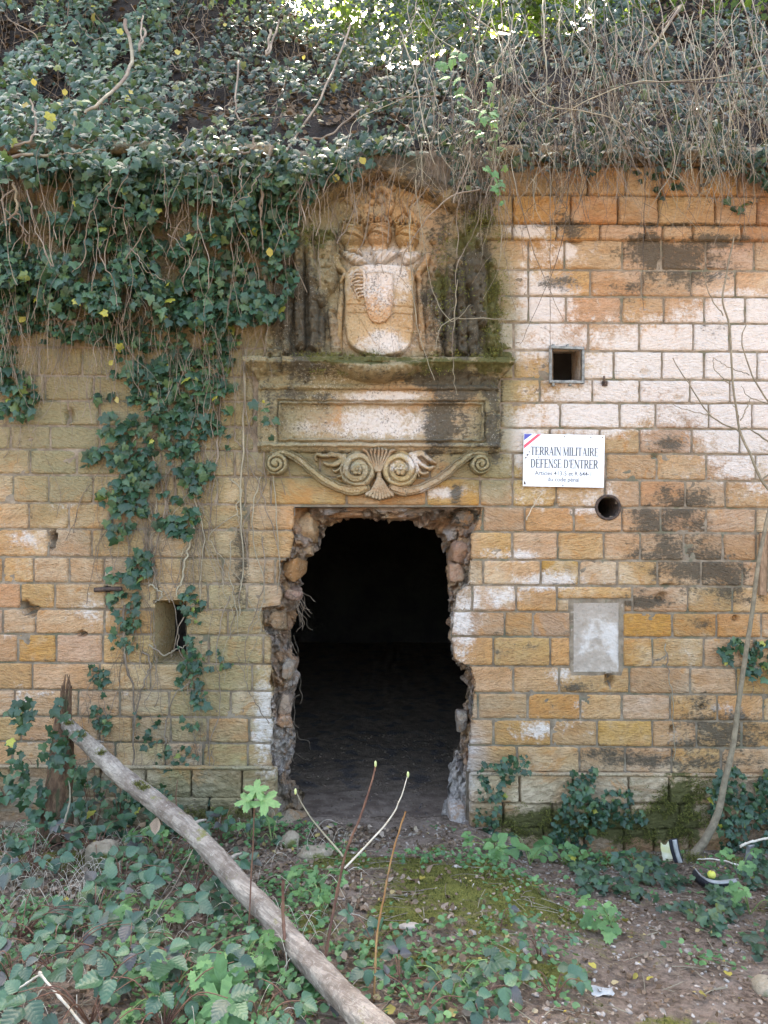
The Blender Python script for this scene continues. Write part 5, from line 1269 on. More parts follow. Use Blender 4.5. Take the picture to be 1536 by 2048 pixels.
ivy_thing('few dark ivy leaves on the orange stones beneath the iron bracket', [(1440, 405), (1510, 402), (1510, 425), (1480, 440), (1455, 425)], 9, (.02, .05), (.05, .06), 12, 40, -.9, 27, stems=3, stem_len=60)
ivy_thing('loose ivy sprays hanging below the coping near its middle', [(1250, 335), (1380, 325), (1380, 380), (1330, 400), (1250, 350)], 7, (.02, .08), (.045, .06), 30, 30, -.3, 28, stems=8, stem_len=90)
ivy_thing('ivy tendrils on the left end of the carved cornice and panel', [(490, 800), (560, 790), (560, 840), (535, 880), (500, 890), (500, 850)], 3.2, (.09, .13), (.055, .07), 10, 30, -.9, 29, stems=8, stem_len=120)
ivy_thing('pale green leafy spray hanging over the right shoulder of the gable', [(870, 110), (960, 100), (1010, 180), (1010, 420), (980, 440), (950, 330), (930, 210)], 4.5, (.45, .7), (.05, .075), 90, 50, -.3, 30, stems=16, mats=(M_LIME_O, M_LIME_S), stem_len=200, up=.9)
ivy_thing('fringe of small dark ivy and rootlets hanging over the coping right of the gable', [(880, 270), (1640, 262), (1640, 350), (1500, 340), (1400, 352), (1200, 336), (1080, 345), (1000, 335), (960, 400), (900, 380)], 20, (.12, .24), (.03, .055), 200, 34, -.02, 32, stems=130, mats=(M_IVYD_O, M_IVYD_S), stem_len=70, stem_r=.0025)
ivy_thing('ivy creeping over the peak and left slope of the carved gable', [(540, 290), (700, 270), (900, 275), (890, 312), (770, 308), (735, 335), (650, 370), (600, 410), (590, 520), (545, 560), (520, 420)], 26, (.1, .24), (.04, .07), 130, 36, -.22, 33, stems=60, stem_len=110, stem_r=.003)
ivy_thing('ivy shoots wrapped around the rotten stump', [(20, 1400), (110, 1395), (165, 1420), (160, 1640), (60, 1660), (10, 1560)], 8, (.0, .12), (.05, .075), 120, 40, -.15, 34, base_y=lambda x, y: np.full(np.shape(x), -.66), stems=22, stem_len=150, stem_r=.003)
ivy_thing('dark ivy and leafy shoots between the stump and the plinth behind the log', [(150, 1560), (330, 1580), (420, 1660), (300, 1680), (160, 1680)], 12, (.0, .14), (.04, .06), 120, 34, -.2, 35, base_y=lambda x, y: np.full(np.shape(x), -.35), stems=22, stem_len=100, stem_r=.003)
# ivy running over the ground on the right
gt = thing('ground_ivy', 'ivy carpet running over the ground below the sapling', 'ivy', tuple(Gd(1400, 1800)))
gxx, gyy = density_pick([(1130, 1690), (1240, 1710), (1400, 1760), (1540, 1720), (1640, 1760), (1640, 1960), (1520, 1930), (1400, 1860), (1280, 1810), (1160, 1790)], 17, 45, -.15, 31)
gp = Gd(gxx, gyy); gp[:, 2] += rng.uniform(.01, .07, len(gp)); nrm = np.stack([rng.normal(0, .4, len(gp)), rng.normal(-.4, .3, len(gp)), np.ones(len(gp))], -1); R = frames(nrm, rng.normal(0, 1, (len(gp), 3)))
sc = rng.uniform(.03, .055, len(gp)); leaf_objects(gt, IVV, IVF, M_IVY_O, R[:250], gp[:250], sc[:250])
W, Fs, at = scatter(IVV, [IVF], R[250:], gp[250:], sc[250:]); obj('foliage', mesh_of('foliage', W, Fs, M_IVY_S, attrs=at, smooth=False), gt, kind='stuff')

# bare creeping stems pressed to the wall
def pxpath(keys, n=40, jit=2.0, seed=0, default=-.02):
    K = np.array([(k + (default,))[:3] if len(k) == 2 else k for k in keys], float); p = smooth_path(K, n)
    p[:, 0] += jit * vn(np.arange(n) * .45, seed, 0, 91); p[:, 1] += jit * vn(np.arange(n) * .45, seed, 5, 92)
    s_ = (DIST + p[:, 2]) / FPX
    return np.stack([(p[:, 0] - 768) * s_, p[:, 2], EYE - (p[:, 1] - 1024) * s_], -1)
vines = [([(440, 760), (436, 900), (425, 960), (418, 1080)], 2.2), ([(490, 700), (488, 850), (480, 1000), (485, 1120), (478, 1230)], 2.4), ([(300, 900), (330, 1000), (310, 1100), (306, 1170)], 2.0), ([(385, 1050), (370, 1130), (355, 1190)], 2.6),
         ([(250, 1210), (246, 1290), (262, 1360), (272, 1440), (262, 1540)], 2.6), ([(300, 1170), (325, 1190), (310, 1205)], 2.2), ([(285, 1300), (300, 1330), (280, 1390), (268, 1450)], 2.2), ([(560, 700), (552, 850), (548, 980), (560, 1100), (552, 1190)], 1.6),
         ([(500, 930), (540, 1040), (560, 1130)], 1.5), ([(520, 950), (505, 1060), (530, 1190), (500, 1260)], 1.4), ([(330, 1490), (345, 1400), (400, 1350)], 1.6), ([(1330, 1290), (1336, 1340), (1345, 1420), (1348, 1520)], 1.4), ([(460, 1190), (430, 1300), (440, 1400), (410, 1530)], 1.2),
         ([(300, 1290), (330, 1310), (350, 1300), (372, 1290)], 2.0), ([(540, 1450), (500, 1380), (470, 1300)], 1.1), ([(545, 1560), (500, 1600), (520, 1660)], 1.3), ([(400, 1610), (430, 1560), (420, 1500)], 1.3)]
for i in range(26):
    x0 = rnd.uniform(230, 560); y0 = rnd.uniform(700, 1300); L = rnd.uniform(100, 320); k = [(x0, y0)]
    for j in range(4): k.append((k[-1][0] + rnd.gauss(0, 22), k[-1][1] + L / 4))
    vines.append((k, rnd.uniform(.7, 1.5)))
vt_ = thing('creeper_stems', 'bare pale creeper stems pressed to the stones left of the doorway', 'creeper', tuple(P(430, 1540, 0)))
for i, (k, r) in enumerate(vines):
    w = pxpath(k, 40, 3.5, i); V, F = tubes([(w, np.linspace(r, r * .5, 40) / 300)], 5); obj('stem', mesh_of('stem', V, F, M_STEM_DRY if i % 2 else M_STEM), vt_)
# woody limbs of the upper ivy
wl_ = thing('woody_creeper', 'thick bare woody creeper limbs crossing the dark ivy at upper left', 'creeper', tuple(P(300, 600, 0)))
limbs = [([(250, 40, .9), (262, 110, .7), (252, 150, .3), (200, 205, -.1), (170, 225, -.2)], 4.5), ([(150, 225, -.1), (143, 300, -.1), (150, 330, -.15)], 3.5), ([(-40, 340, -.3), (30, 312, -.3), (110, 312, -.2), (190, 330, -.1)], 4), ([(28, 365, -.25), (33, 420, -.25), (0, 450, -.2)], 3), ([(33, 420, -.25), (60, 500, -.2)], 2),
         ([(545, 290, -.2), (525, 380, -.2), (520, 440, -.15), (526, 500, -.1)], 4), ([(470, 310, -.2), (505, 300, -.25), (508, 275, -.25)], 3), ([(290, 60, .8), (280, 100, .5), (285, 30, 1)], 3), ([(540, 60, .9), (536, 110, .6), (560, 40, 1.0)], 3.5), ([(700, 50, 1.0), (650, 180, .2), (560, 320, -.2), (530, 360, -.2)], 2.6),
         ([(300, 330, -.1), (400, 325, -.15), (480, 330, -.1)], 4), ([(200, 640, -.06), (150, 600, -.06), (100, 560, -.06)], 3.5), ([(140, 640, -.05), (180, 668, -.08), (230, 650, -.05)], 5), ([(330, 560, -.1), (320, 620, -.08), (290, 650, -.06)], 2.5), ([(10, 300, -.2), (60, 280, -.2), (70, 240, -.1), (60, 200, 0)], 3), ([(430, 500, -.1), (400, 470, -.12), (260, 430, -.1)], 2.2),
         ([(600, 280, -.2), (660, 270, -.2), (740, 210, .1), (880, 190, .2)], 2.2), ([(480, 120, .5), (470, 200, .1), (478, 235, 0), (500, 240, 0)], 2.2)]
for i in range(46):
    x0 = rnd.uniform(-20, 900); y0 = rnd.uniform(0, 520); yb = float(bank_base(0, y0)); L = rnd.uniform(60, 190); a = rnd.gauss(0, .9); k = [(x0, y0, yb - .3)]
    if x0 > 620 and y0 > 320: continue
    for j in range(4): a += rnd.gauss(0, .6); k.append((k[-1][0] + math.sin(a) * L / 4, k[-1][1] + math.cos(a) * L / 4, float(bank_base(0, min(420, k[-1][1]))) - .32 - .1 * rnd.random()))
    limbs.append((k, rnd.uniform(.7, 1.6)))
for i, (k, r) in enumerate(limbs):
    w = pxpath(k, 36, 3, i + 50); V, F = tubes([(w, np.linspace(r, r * .6, 36) / 300)], 6); obj('limb', mesh_of('limb', V, F, M_STEM_DRY if i < 5 else M_STEM), wl_)

# ------------------------------------------------------------------ dry hanging twigs at the upper right
dry = thing('hanging_twigs', 'tangle of dry leafless hanging twigs over the coping at the upper right', 'dry creeper', tuple(P(1200, 330, -.3)))
paths = []
for i in range(270):
    x0 = rnd.uniform(830, 1600) if rnd.random() < .8 else rnd.uniform(980, 1300); y0 = rnd.uniform(-60, 220)
    L = rnd.choice([rnd.uniform(120, 300), rnd.uniform(240, 520)])
    if x0 < 960: L *= 1.1
    yend = min(y0 + L, rnd.uniform(300, 500) if rnd.random() < .75 else 740)
    m = 7; q = [(x0, y0)]; a = rnd.gauss(.0, .8)
    for j in range(m): a = a * .6 + rnd.gauss(0, .28); q.append((q[-1][0] + math.tan(max(-1.2, min(1.2, a))) * (yend - y0) / m * .8, q[-1][1] + (yend - y0) / m))
    Y0 = .1 if y0 < 80 else -.1; K = [(x, y, Y0 + (-.42 - Y0) * min(1, t / 3) + .08 * math.sin(t + i)) for t, (x, y) in enumerate(q)]
    r = rnd.uniform(.4, 1.2); w = pxpath(K, 30, 2.2, i + 200); paths.append((w, np.linspace(r, .3, 30) / 300))
    for b in range(rnd.randint(1, 4)):
        t = rnd.randint(8, 24); p0 = w[t]; dr = np.array([rnd.gauss(0, 1), rnd.gauss(0, .3), -.9]); dr /= np.linalg.norm(dr); l = rnd.uniform(.06, .3)
        s_ = np.linspace(0, 1, 9)[:, None]; paths.append((p0 + dr * l * s_ + np.array([0, 0, -.10]) * s_ ** 2 * l * 4 + .006 * rng.normal(0, 1, (9, 3)) * s_, np.linspace(.0016, .0009, 9)))
# long arching canes
for K, r in [([(1250, 150, -.2), (1180, 130, -.4), (1100, 190, -.5), (1060, 300, -.5)], 1.3), ([(1536, 130, -.2), (1400, 160, -.4), (1250, 170, -.5), (1100, 240, -.5)], 1.4), ([(800, 60, 0), (830, 150, -.3), (850, 260, -.5), (870, 330, -.5)], 1.5), ([(960, 378, -.5), (900, 395, -.5), (860, 430, -.5), (832, 470, -.45), (808, 510, -.4), (800, 550, -.35)], 1.5),
             ([(1600, 180, -.4), (1450, 165, -.5), (1200, 180, -.5), (1000, 300, -.5)], 1.3), ([(1362, 10, 0), (1330, 60, -.2), (1290, 120, -.3), (1300, 200, -.4)], 3.2), ([(1085, -20, .2), (1090, 100, -.2), (1095, 200, -.3)], 2.2), ([(1290, 80, -.3), (1320, 200, -.45), (1350, 320, -.5), (1310, 400, -.45)], 1.6), ([(1200, 50, -.2), (1230, 170, -.4), (1280, 260, -.5), (1330, 300, -.5)], 1.8),
             ([(1040, 150, -.3), (1090, 210, -.5), (1230, 240, -.5), (1350, 360, -.5)], 1.2), ([(830, 360, -.4), (860, 560, -.3), (900, 640, -.3), (940, 610, -.3)], .9), ([(1020, 320, -.4), (1060, 480, -.3), (1090, 560, -.25), (1130, 650, -.2)], 1.0), ([(1290, 330, -.3), (1288, 480, -.25), (1286, 620, -.2)], .8), ([(820, 420, -.3), (822, 540, -.28), (836, 660, -.26), (870, 760, -.26)], 1.2),
             ([(915, 560, -.4), (905, 700, -.35), (912, 790, -.3)], .9), ([(1100, 330, -.35), (1102, 450, -.3), (1100, 640, -.2), (1103, 730, -.1)], .9), ([(1140, 330, -.35), (1120, 500, -.3), (1040, 690, -.2)], .8), ([(1030, 640, -.3), (900, 640, -.35), (870, 700, -.35)], 1.0)]:
    w = pxpath(K, 36, 2.0, int(K[0][0])); paths.append((w, np.linspace(r, r * .5, 36) / 300))
order = sorted(range(len(paths)), key=lambda i: -len(paths[i][0]) * paths[i][1][0])
for i in order[:140]:
    V, F = tubes([paths[i]], 4); obj('twig', mesh_of('twig', V, F, (M_STEM_DRY, M_STEM_DRY, M_STEM, M_STEM_DARK)[i % 4]), dry)
for q_, m_ in enumerate((M_STEM_DRY, M_STEM, M_STEM_DARK)):
    V, F = tubes([paths[i] for i in order[140 + q_::3]], 3); obj('twig_tangle', mesh_of('twig_tangle', V, F, m_), dry, kind='stuff')
# buds on the twigs
bp = np.concatenate([p[0][4::3] for p in paths]); bp = bp[rng.random(len(bp)) < .35]
W, Fs, at = scatter(np.array([(0, 0, 1), (1, 0, 0), (0, 1, 0), (-1, 0, 0), (0, -1, 0), (0, 0, -1.)]), [np.array([(0, 1, 2), (0, 2, 3), (0, 3, 4), (0, 4, 1), (5, 2, 1), (5, 3, 2), (5, 4, 3), (5, 1, 4)])], frames(rng.normal(0, 1, (len(bp), 3)), rng.normal(0, 1, (len(bp), 3))), bp, rng.uniform(.002, .004, len(bp)))
obj('twig_buds', mesh_of('twig_buds', W, Fs, M_STEM_DRY, attrs=at), dry, kind='stuff')

# ------------------------------------------------------------------ trees on the crest, sky behind them
def tree(x, y, h, lab, seed, nleaf=5200, cr=1.5):
    r = random.Random(seed); z0 = float(bank_z(x, y)) - .1
    t = thing('young_tree', lab, 'tree', (x, y, z0), 'young trees on the crest of the bank')
    tp = smooth_path([(x, y, z0), (x + r.uniform(-.1, .1), y, z0 + h * .4), (x + r.uniform(-.3, .3), y - .1, z0 + h)], 16)
    V, F = tubes([(tp, np.linspace(.05, .015, 16))], 7); obj('trunk', mesh_of('trunk', V, F, M_STEM), t)
    pts = []
    for k in range(16):
        i = r.randint(2, 15); a = r.uniform(0, 6.28); L = r.uniform(.5, 1.2) * cr * (1.15 - i / 22)
        e = tp[i] + np.array([math.cos(a) * L, math.sin(a) * L, r.uniform(-.1, .5)])
        bp_ = smooth_path([tp[i], (tp[i] + e) / 2 + np.array([0, 0, .12]), e], 9); V, F = tubes([(bp_, np.linspace(.016, .004, 9))], 5); obj('branch', mesh_of('branch', V, F, M_STEM), t)
        pts.append(bp_[3:])
    pts = np.concatenate(pts); sel = rng.integers(0, len(pts), nleaf); pos = pts[sel] + rng.normal(0, .16, (nleaf, 3))
    W, Fs, at = scatter(IVV, [IVF], frames(rng.normal(0, 1, (nleaf, 3)) + [0, 0, 1.], rng.normal(0, 1, (nleaf, 3))), pos, rng.uniform(.05, .09, nleaf))
    obj('crown', mesh_of('crown', W, Fs, M_TREE_S, attrs=at, smooth=False), t, kind='stuff')
for i, (x, y, h, lab) in enumerate([(-3.3, 2.9, 2.2, 'leafy young tree on the bank at the top left corner'), (-1.6, 3.4, 2.4, 'leafy young tree on the bank, second from the left'), (-.2, 3.3, 2.0, 'pale green young tree above the gable, lit from behind'),
                                   (1.1, 3.2, 2.3, 'young tree on the bank just right of the gable top'), (2.3, 3.0, 2.0, 'young tree above the dry twigs, second from the right'), (3.6, 3.1, 2.3, 'young tree at the top right corner')]):
    tree(x, y, h, lab, i + 3)
shr = density_pick([(-300, -60), (1850, -60), (1850, 130), (-300, 130)], 14, 60, -.1, 41)
n = len(shr[0]); Y = rng.uniform(1.6, 2.9, n); pos = P(shr[0], shr[1], Y)
W, Fs, at = scatter(IVV, [IVF], frames(rng.normal(0, 1, (n, 3)) + [0, -.3, .6], rng.normal(0, 1, (n, 3))), pos, rng.uniform(.05, .08, n))
obj('crest_undergrowth', mesh_of('crest_undergrowth', W, Fs, M_TREE_S, attrs=at, smooth=False), None, kind='stuff', label='sunlit light green undergrowth along the crest of the bank')

# ------------------------------------------------------------------ log and stump
def bark_tube(name, keys, mat, parent, n=150, sides=26, amp=.10, seed=1, capend=True, flute=0.0):
    """keys: (px,py,Y,rpx) ; radius in pixels as seen"""
    K = smooth_path(keys, n); s_ = (DIST + K[:, 2]) / FPX
    C = np.stack([(K[:, 0] - 768) * s_, K[:, 2], EYE - (K[:, 1] - 1024) * s_], -1); r = K[:, 3] * s_
    T = np.gradient(C, axis=0); T /= np.linalg.norm(T, axis=1, keepdims=True)
    A = np.cross(T, [0.1, .9, .2]); A /= np.linalg.norm(A, axis=1, keepdims=True); B = np.cross(T, A)
    th = np.linspace(0, 2 * math.pi, sides, endpoint=False); L = np.concatenate([[0], np.cumsum(np.linalg.norm(np.diff(C, axis=0), axis=1))])
    TH, LL = np.meshgrid(th, L); cx, sx = np.cos(TH), np.sin(TH)
    d = 1 + amp * fbm(cx * 2.2 + seed, sx * 2.2, LL * 5, seed, 3) + amp * .45 * vn(cx * 6, sx * 6, LL * 26, seed + 2)
    knots = sum(.22 * np.exp(-((LL - l0) / .035) ** 2 - (np.angle(np.exp(1j * (TH - t0))) / .35) ** 2) for l0, t0 in [(L[-1] * q, w) for q, w in ((.12, 4.2), (.27, 4.6), (.41, 5.0), (.62, 4.0), (.8, 5.4), (.55, 3.2))])
    if flute: d = d + flute * np.abs(np.sin(TH * 3.5))
    d = d + knots
    V = (C[:, None] + (r[:, None] * d)[..., None] * (A[:, None] * cx[..., None] + B[:, None] * sx[..., None])).reshape(-1, 3)
    i = np.arange(n * sides).reshape(n, sides); j = np.roll(i, -1, 1); F = np.stack([i[:-1], i[1:], j[1:], j[:-1]], -1).reshape(-1, 4)
    return obj(name, mesh_of(name, V, F, mat), parent), C, A, B, r, T
lg = thing('fallen_log', 'slender fallen log leaning from the broken stump down to the bottom edge', 'log', tuple(Gd(400, 1700)))
LK = [(118, 1436, -.50, 9.2), (132, 1448, -.52, 12.9), (165, 1478, -.6, 14.7), (205, 1515, -.72, 15.6), (250, 1556, -.9, 17.5), (310, 1602, -1.1, 18.4), (370, 1652, -1.32, 18.4), (420, 1700, -1.5, 19.3), (475, 1766, -1.75, 20.2), (530, 1822, -2.0, 21.2), (600, 1904, -2.27, 23.0), (665, 1970, -2.5, 25.8), (725, 2030, -2.7, 28.5), (790, 2095, -2.88, 31.3)]
tr, C, A, B, r, T = bark_tube('trunk', LK, M_BARK, lg, 300, 36, .16)
endn = np.array([C[0] + (r[0] * (1 + .3 * math.sin(k * 2.3))) * (A[0] * math.cos(k * .5) + B[0] * math.sin(k * .5)) - T[0] * (.03 + .04 * abs(math.sin(k * 3.1))) for k in range(12)])
V = np.concatenate([[C[0] - T[0] * .02], endn]); obj('broken_end', mesh_of('broken_end', V, np.array([(0, 1 + i, 1 + (i + 1) % 12) for i in range(12)]), M_ROT), lg)
def moss_patch(name, centers, rad, parent, n=900):
    P_, N_ = [], []
    for c, nr in centers:
        k = n; P_.append(c + rng.normal(0, rad, (k, 3)) * [1, 1, .35]); N_.append(np.tile(nr, (k, 1)))
    P_ = np.concatenate(P_); N_ = np.concatenate(N_) + rng.normal(0, .5, P_.shape)
    bl = np.array([(-.2, 0, 0), (.2, 0, 0), (0, 1, .1)]); W, Fs, at = scatter(bl, [np.array([(0, 1, 2)])], frames(rng.normal(0, 1, P_.shape), N_), P_, rng.uniform(.006, .014, len(P_)))
    obj(name, mesh_of(name, W, Fs, M_MOSS, attrs=at, smooth=False), parent, kind='stuff')
moss_patch('moss_tuft', [(C[i] + np.array([0, -.4, .8]) * r[i] * 1.05, np.array([0, -.5, 1.])) for i in (30, 44, 48, 70, 104, 108)], .014, lg, 300)
for q, (i, a) in enumerate([(52, 4.6), (100, 4.2), (140, 4.8), (172, 5.0), (176, 3.9)]):
    d = A[i] * math.cos(a) + B[i] * math.sin(a); w = smooth_path([C[i] + d * r[i] * .8, C[i] + d * (r[i] + .02), C[i] + d * (r[i] + .05) + T[i] * .02], 8); V, F = tubes([(w, [.012, .011, .01, .009, .008, .007, .006, .005])], 6); obj('branch_stub', mesh_of('branch_stub', V, F, M_BARK), lg)

stp = thing('tree_stump', 'rotten broken tree stump with a splintered top at the left', 'tree stump', tuple(Gd(118, 1630)))
_, C2, A2, B2, r2, T2 = bark_tube('trunk', [(112, 1670, -.60, 31), (116, 1600, -.60, 25), (121, 1530, -.56, 21), (126, 1470, -.52, 17), (128, 1425, -.5, 13)], M_ROT, stp, 90, 28, .2, 5, flute=.12)
for k in range(15):
    a = k * 2 * math.pi / 15; hh = rnd.uniform(.02, .08) + (rnd.uniform(.06, .2) if 3 < k < 10 else 0)
    p0 = C2[-3] + (A2[-3] * math.cos(a) + B2[-3] * math.sin(a)) * r2[-3] * .8
    w = smooth_path([p0 - [0, 0, .05], p0 + [rnd.gauss(0, .008), rnd.gauss(0, .01), hh * .6], p0 + [rnd.gauss(0, .012), 0, hh]], 8); V, F = tubes([(w, [.013, .012, .011, .01, .009, .008, .005, .002])], 4); obj('splinter', mesh_of('splinter', V, F, M_ROT, smooth=False), stp)
for t in range(5):
    a = t * 1.3 + 2; c0 = C2[4]; e = c0 + np.array([math.cos(a) * .2, math.sin(a) * .16, -.10]); w = smooth_path([c0 + [0, 0, .06], (c0 + e) / 2, e], 10); V, F = tubes([(w, np.linspace(.035, .008, 10))], 7); obj('root', mesh_of('root', V, F, M_ROT), stp)

# ------------------------------------------------------------------ bent sapling at the right and its thin neighbours
sp = thing('bent_sapling', 'bare pale sapling curving up from the ground along the right edge', 'sapling', tuple(P(1372, 1745, -.35)))
bark_tube('trunk', [(1345, 1760, -.40, 13.6), (1375, 1725, -.40, 10.0), (1410, 1680, -.42, 8.0), (1436, 1625, -.42, 6.9), (1450, 1560, -.42, 6.1), (1466, 1490, -.42, 5.3), (1478, 1400, -.42, 5.0), (1491, 1310, -.42, 4.6), (1505, 1220, -.42, 4.3), (1516, 1130, -.42, 4.0), (1532, 1050, -.42, 3.7), (1556, 940, -.42, 3.4)], M_SAP, sp, 150, 12, .06, 9)
for K, r_ in [([(1556, 1000, -.42), (1525, 960, -.4), (1500, 910, -.38), (1480, 860, -.36), (1468, 780, -.35), (1460, 660, -.33), (1445, 600, -.32), (1456, 530, -.3), (1468, 474, -.28)], 2.6), ([(1600, 930, -.4), (1545, 890, -.38), (1498, 858, -.36), (1478, 862, -.36)], 2.0), ([(1478, 862, -.36), (1420, 830, -.36), (1380, 770, -.36), (1345, 715, -.35)], 1.6), ([(1600, 850, -.35), (1535, 800, -.35), (1500, 740, -.34), (1483, 680, -.33), (1492, 650, -.33)], 1.8),
              ([(1446, 630, -.32), (1420, 590, -.3), (1402, 525, -.3)], 1.2), ([(1461, 770, -.35), (1430, 740, -.34), (1426, 715, -.34)], 1.0), ([(1500, 750, -.34), (1460, 735, -.34), (1427, 716, -.34)], 1.0), ([(1482, 840, -.36), (1496, 810, -.36), (1500, 795, -.36)], 1.2), ([(1478, 850, -.36), (1475, 825, -.36), (1465, 810, -.36)], 1.0), ([(1525, 960, -.4), (1550, 935, -.4), (1580, 900, -.4)], 1.5), ([(1420, 830, -.36), (1380, 822, -.36), (1343, 808, -.36)], .9), ([(1560, 815, -.35), (1500, 795, -.34), (1483, 770, -.34)], 1.0)]:
    w = pxpath(K, 36, 1.5, int(K[0][1])); V, F = tubes([(w, np.linspace(r_, r_ * .5, 36) / 300)], 6); obj('branch', mesh_of('branch', V, F, M_SAP), sp)
moss_patch('base_moss', [(P(1365, 1735, -.42), np.array([0, -.6, 1.])), (P(1372, 1750, -.44), np.array([0, -.6, 1.])), (P(1385, 1712, -.43), np.array([0, -.6, 1.]))], .035, sp, 900)

# ------------------------------------------------------------------ litter and small debris
def ribbon3(name, pts, width, th, mat, parent=None, **kw):
    """a bent strip: pts world, width along a direction given per point"""
    V, F = [], []
    pts = np.asarray(pts); n = len(pts); T = np.gradient(pts, axis=0); T /= np.linalg.norm(T, axis=1, keepdims=True)
    wdir = np.asarray(width, float); N = np.cross(T, wdir / np.linalg.norm(wdir)); N /= np.linalg.norm(N, axis=1, keepdims=True)
    for a, b in ((-.5, -.5), (.5, -.5), (.5, .5), (-.5, .5)): V.append(pts + a * wdir + b * th * N)
    V = np.stack(V, 1).reshape(-1, 3); i = np.arange(n * 4).reshape(n, 4); j = np.roll(i, -1, 1); F = np.stack([i[:-1], i[1:], j[1:], j[:-1]], -1).reshape(-1, 4)
    F = np.concatenate([F, [[0, 1, 2, 3]], [[4 * n - 1, 4 * n - 2, 4 * n - 3, 4 * n - 4]]])
    return obj(name, mesh_of(name, V, F, mat, smooth=False), parent, **kw)
d1 = thing('plastic_trim', 'curved dark strip with a white face standing left of the sapling base', 'debris', tuple(P(1352, 1722, -.3)))
w = pxpath([(1346, 1678, -.50), (1350, 1700, -.51), (1358, 1724, -.52)], 14, 0); ribbon3('strip', w, (.055, .02, 0), .012, M_BLACKP, d1); ribbon3('white_face', w + [.004, -.012, 0], (.026, .008, 0), .006, M_WHITEP, d1)
d2 = thing('broken_hubcap', 'curved black and white rim lying in the ivy right of the sapling base', 'debris', tuple(P(1420, 1780, -.6)))
w = smooth_path(Gd(np.array([1384, 1398, 1425, 1465.]), np.array([1756, 1772, 1782, 1778.])) + np.array([0, -.03, .045]), 20); ribbon3('rim', w, (0, .03, -.05), .02, M_BLACKP, d2); ribbon3('white_edge', w + [0, -.018, .026], (.0, .018, .01), .005, M_WHITEP, d2)
d3 = thing('grey_strip', 'short upright grey strip standing in the ivy near the right edge', 'debris', tuple(P(1494, 1732, -.25)))
w = pxpath([(1502, 1690, -.5), (1497, 1712, -.5), (1492, 1736, -.5)], 12, 0); ribbon3('strip', w, (.045, .012, 0), .01, M_GREYMETAL, d3)
def crumple(name, px, py, sx, sy, mat, label, cat, lift=.03, seed=1, tilt=.6):
    c = Gd(px, py); n = 9; U, Vv = np.meshgrid(np.linspace(-1, 1, n), np.linspace(-1, 1, n), indexing='ij')
    x = U * sx / 2 * (1 + .2 * vn(Vv * 2, seed, 0, 3)); y = Vv * sy / 2 * (1 + .2 * vn(U * 2, seed, 1, 3)); z = .22 * min(sx, sy) * vn(U * 1.6 + seed, Vv * 1.6, 0, 7)
    p = np.stack([x, y * math.cos(tilt) , y * math.sin(tilt) + z], -1).reshape(-1, 3); V = np.concatenate([p, p + [0, .003, -.003]])
    F1 = grid_faces(n, n); return obj(name, mesh_of(name, V + c * 0, np.concatenate([F1, (F1 + n * n)[:, ::-1]]), mat), None, (c[0], c[1], c[2] + lift), label=label, cat=cat)
crumple('paper_scrap', 1083, 1700, .085, .07, M_WHITEP, 'white torn paper scrap lying on green leaves near the plinth', 'litter', .05, 2, .8)
crumple('plastic_scrap', 1205, 1992, .075, .03, M_WHITEP, 'crumpled white plastic scrap half hidden at the lower right path edge', 'litter', .02, 5, .5)
crumple('paper_scrap', 1204, 1742, .03, .02, M_WHITEP, 'tiny white scrap on the soil left of the sapling', 'litter', .015, 7, .4)
crumple('yellowed_bag', 1334, 1722, .06, .11, simple('yellowed_plastic', (.5, .47, .22), (.62, .6, .45), 12, .6), 'crumpled yellowish plastic bag left of the sapling base', 'litter', .05, 9, 1.2)
ap = thing('windfall_apple', 'yellow green windfall apple on the black rim', 'apple', tuple(P(1420, 1770, -.63)))
th, ph = np.meshgrid(np.linspace(0, 2 * math.pi, 18), np.linspace(0.01, math.pi - .01, 12), indexing='ij'); rr = .022 * (1 - .25 * np.exp(-(ph / .4) ** 2)); V = np.stack([rr * np.sin(ph) * np.cos(th), rr * np.sin(ph) * np.sin(th), rr * np.cos(ph)], -1).reshape(-1, 3) + (APC := Gd(1420, 1775) + np.array([0, -.02, .08]))
obj('fruit', mesh_of('fruit', V, grid_faces(18, 12, flip=True), simple('apple_skin', (.5, .5, .08), (.6, .56, .12), 20, .4)), ap)
V, F = tubes([([APC + [0, 0, .018], APC + [.002, 0, .03]], .0015)], 4); obj('stalk', mesh_of('stalk', V, F, M_STEM), ap)

# rocks near the path
def rock(px, py, sx, sy, sz, mat, label, seed, lift=0.0):
    c = Gd(px, py); th, ph = np.meshgrid(np.linspace(0, 2 * math.pi, 22), np.linspace(0.02, math.pi - .02, 14), indexing='ij')
    d = np.stack([np.sin(ph) * np.cos(th), np.sin(ph) * np.sin(th), np.cos(ph)], -1).reshape(-1, 3); d = np.sign(d) * np.abs(d) ** .8
    k = 1 + .25 * vn(d[:, 0] * 1.5 + seed, d[:, 1] * 1.5, d[:, 2] * 1.5, 4) + .08 * vn(d[:, 0] * 5 + seed, d[:, 1] * 5, d[:, 2] * 5, 5)
    return obj('rock', mesh_of('rock', d * k[:, None] * np.array([sx, sy, sz]), grid_faces(22, 14, flip=True), mat), None, (c[0], c[1], c[2] + lift), label=label, cat='rock')
M_ROCK = simple('mossy_rock', (.22, .18, .12), (.36, .3, .22), 9, .95, 1, .01, c3=(.1, .11, .03))
rock(208, 1730, .085, .08, .10, M_ROCK, 'mossy block-like rock on the left bank below the stump', 1, .03)
rock(1535, 1985, .05, .05, .04, M_ROCK, 'pale brown rock at the right edge of the path', 2, .01)
rock(630, 1712, .10, .08, .05, M_ROCK, 'moss covered rock left of the doorway threshold', 3, .0)
rock(580, 1690, .06, .06, .05, M_ROCK, 'brown rock against the plinth left of the doorway', 4, .02)
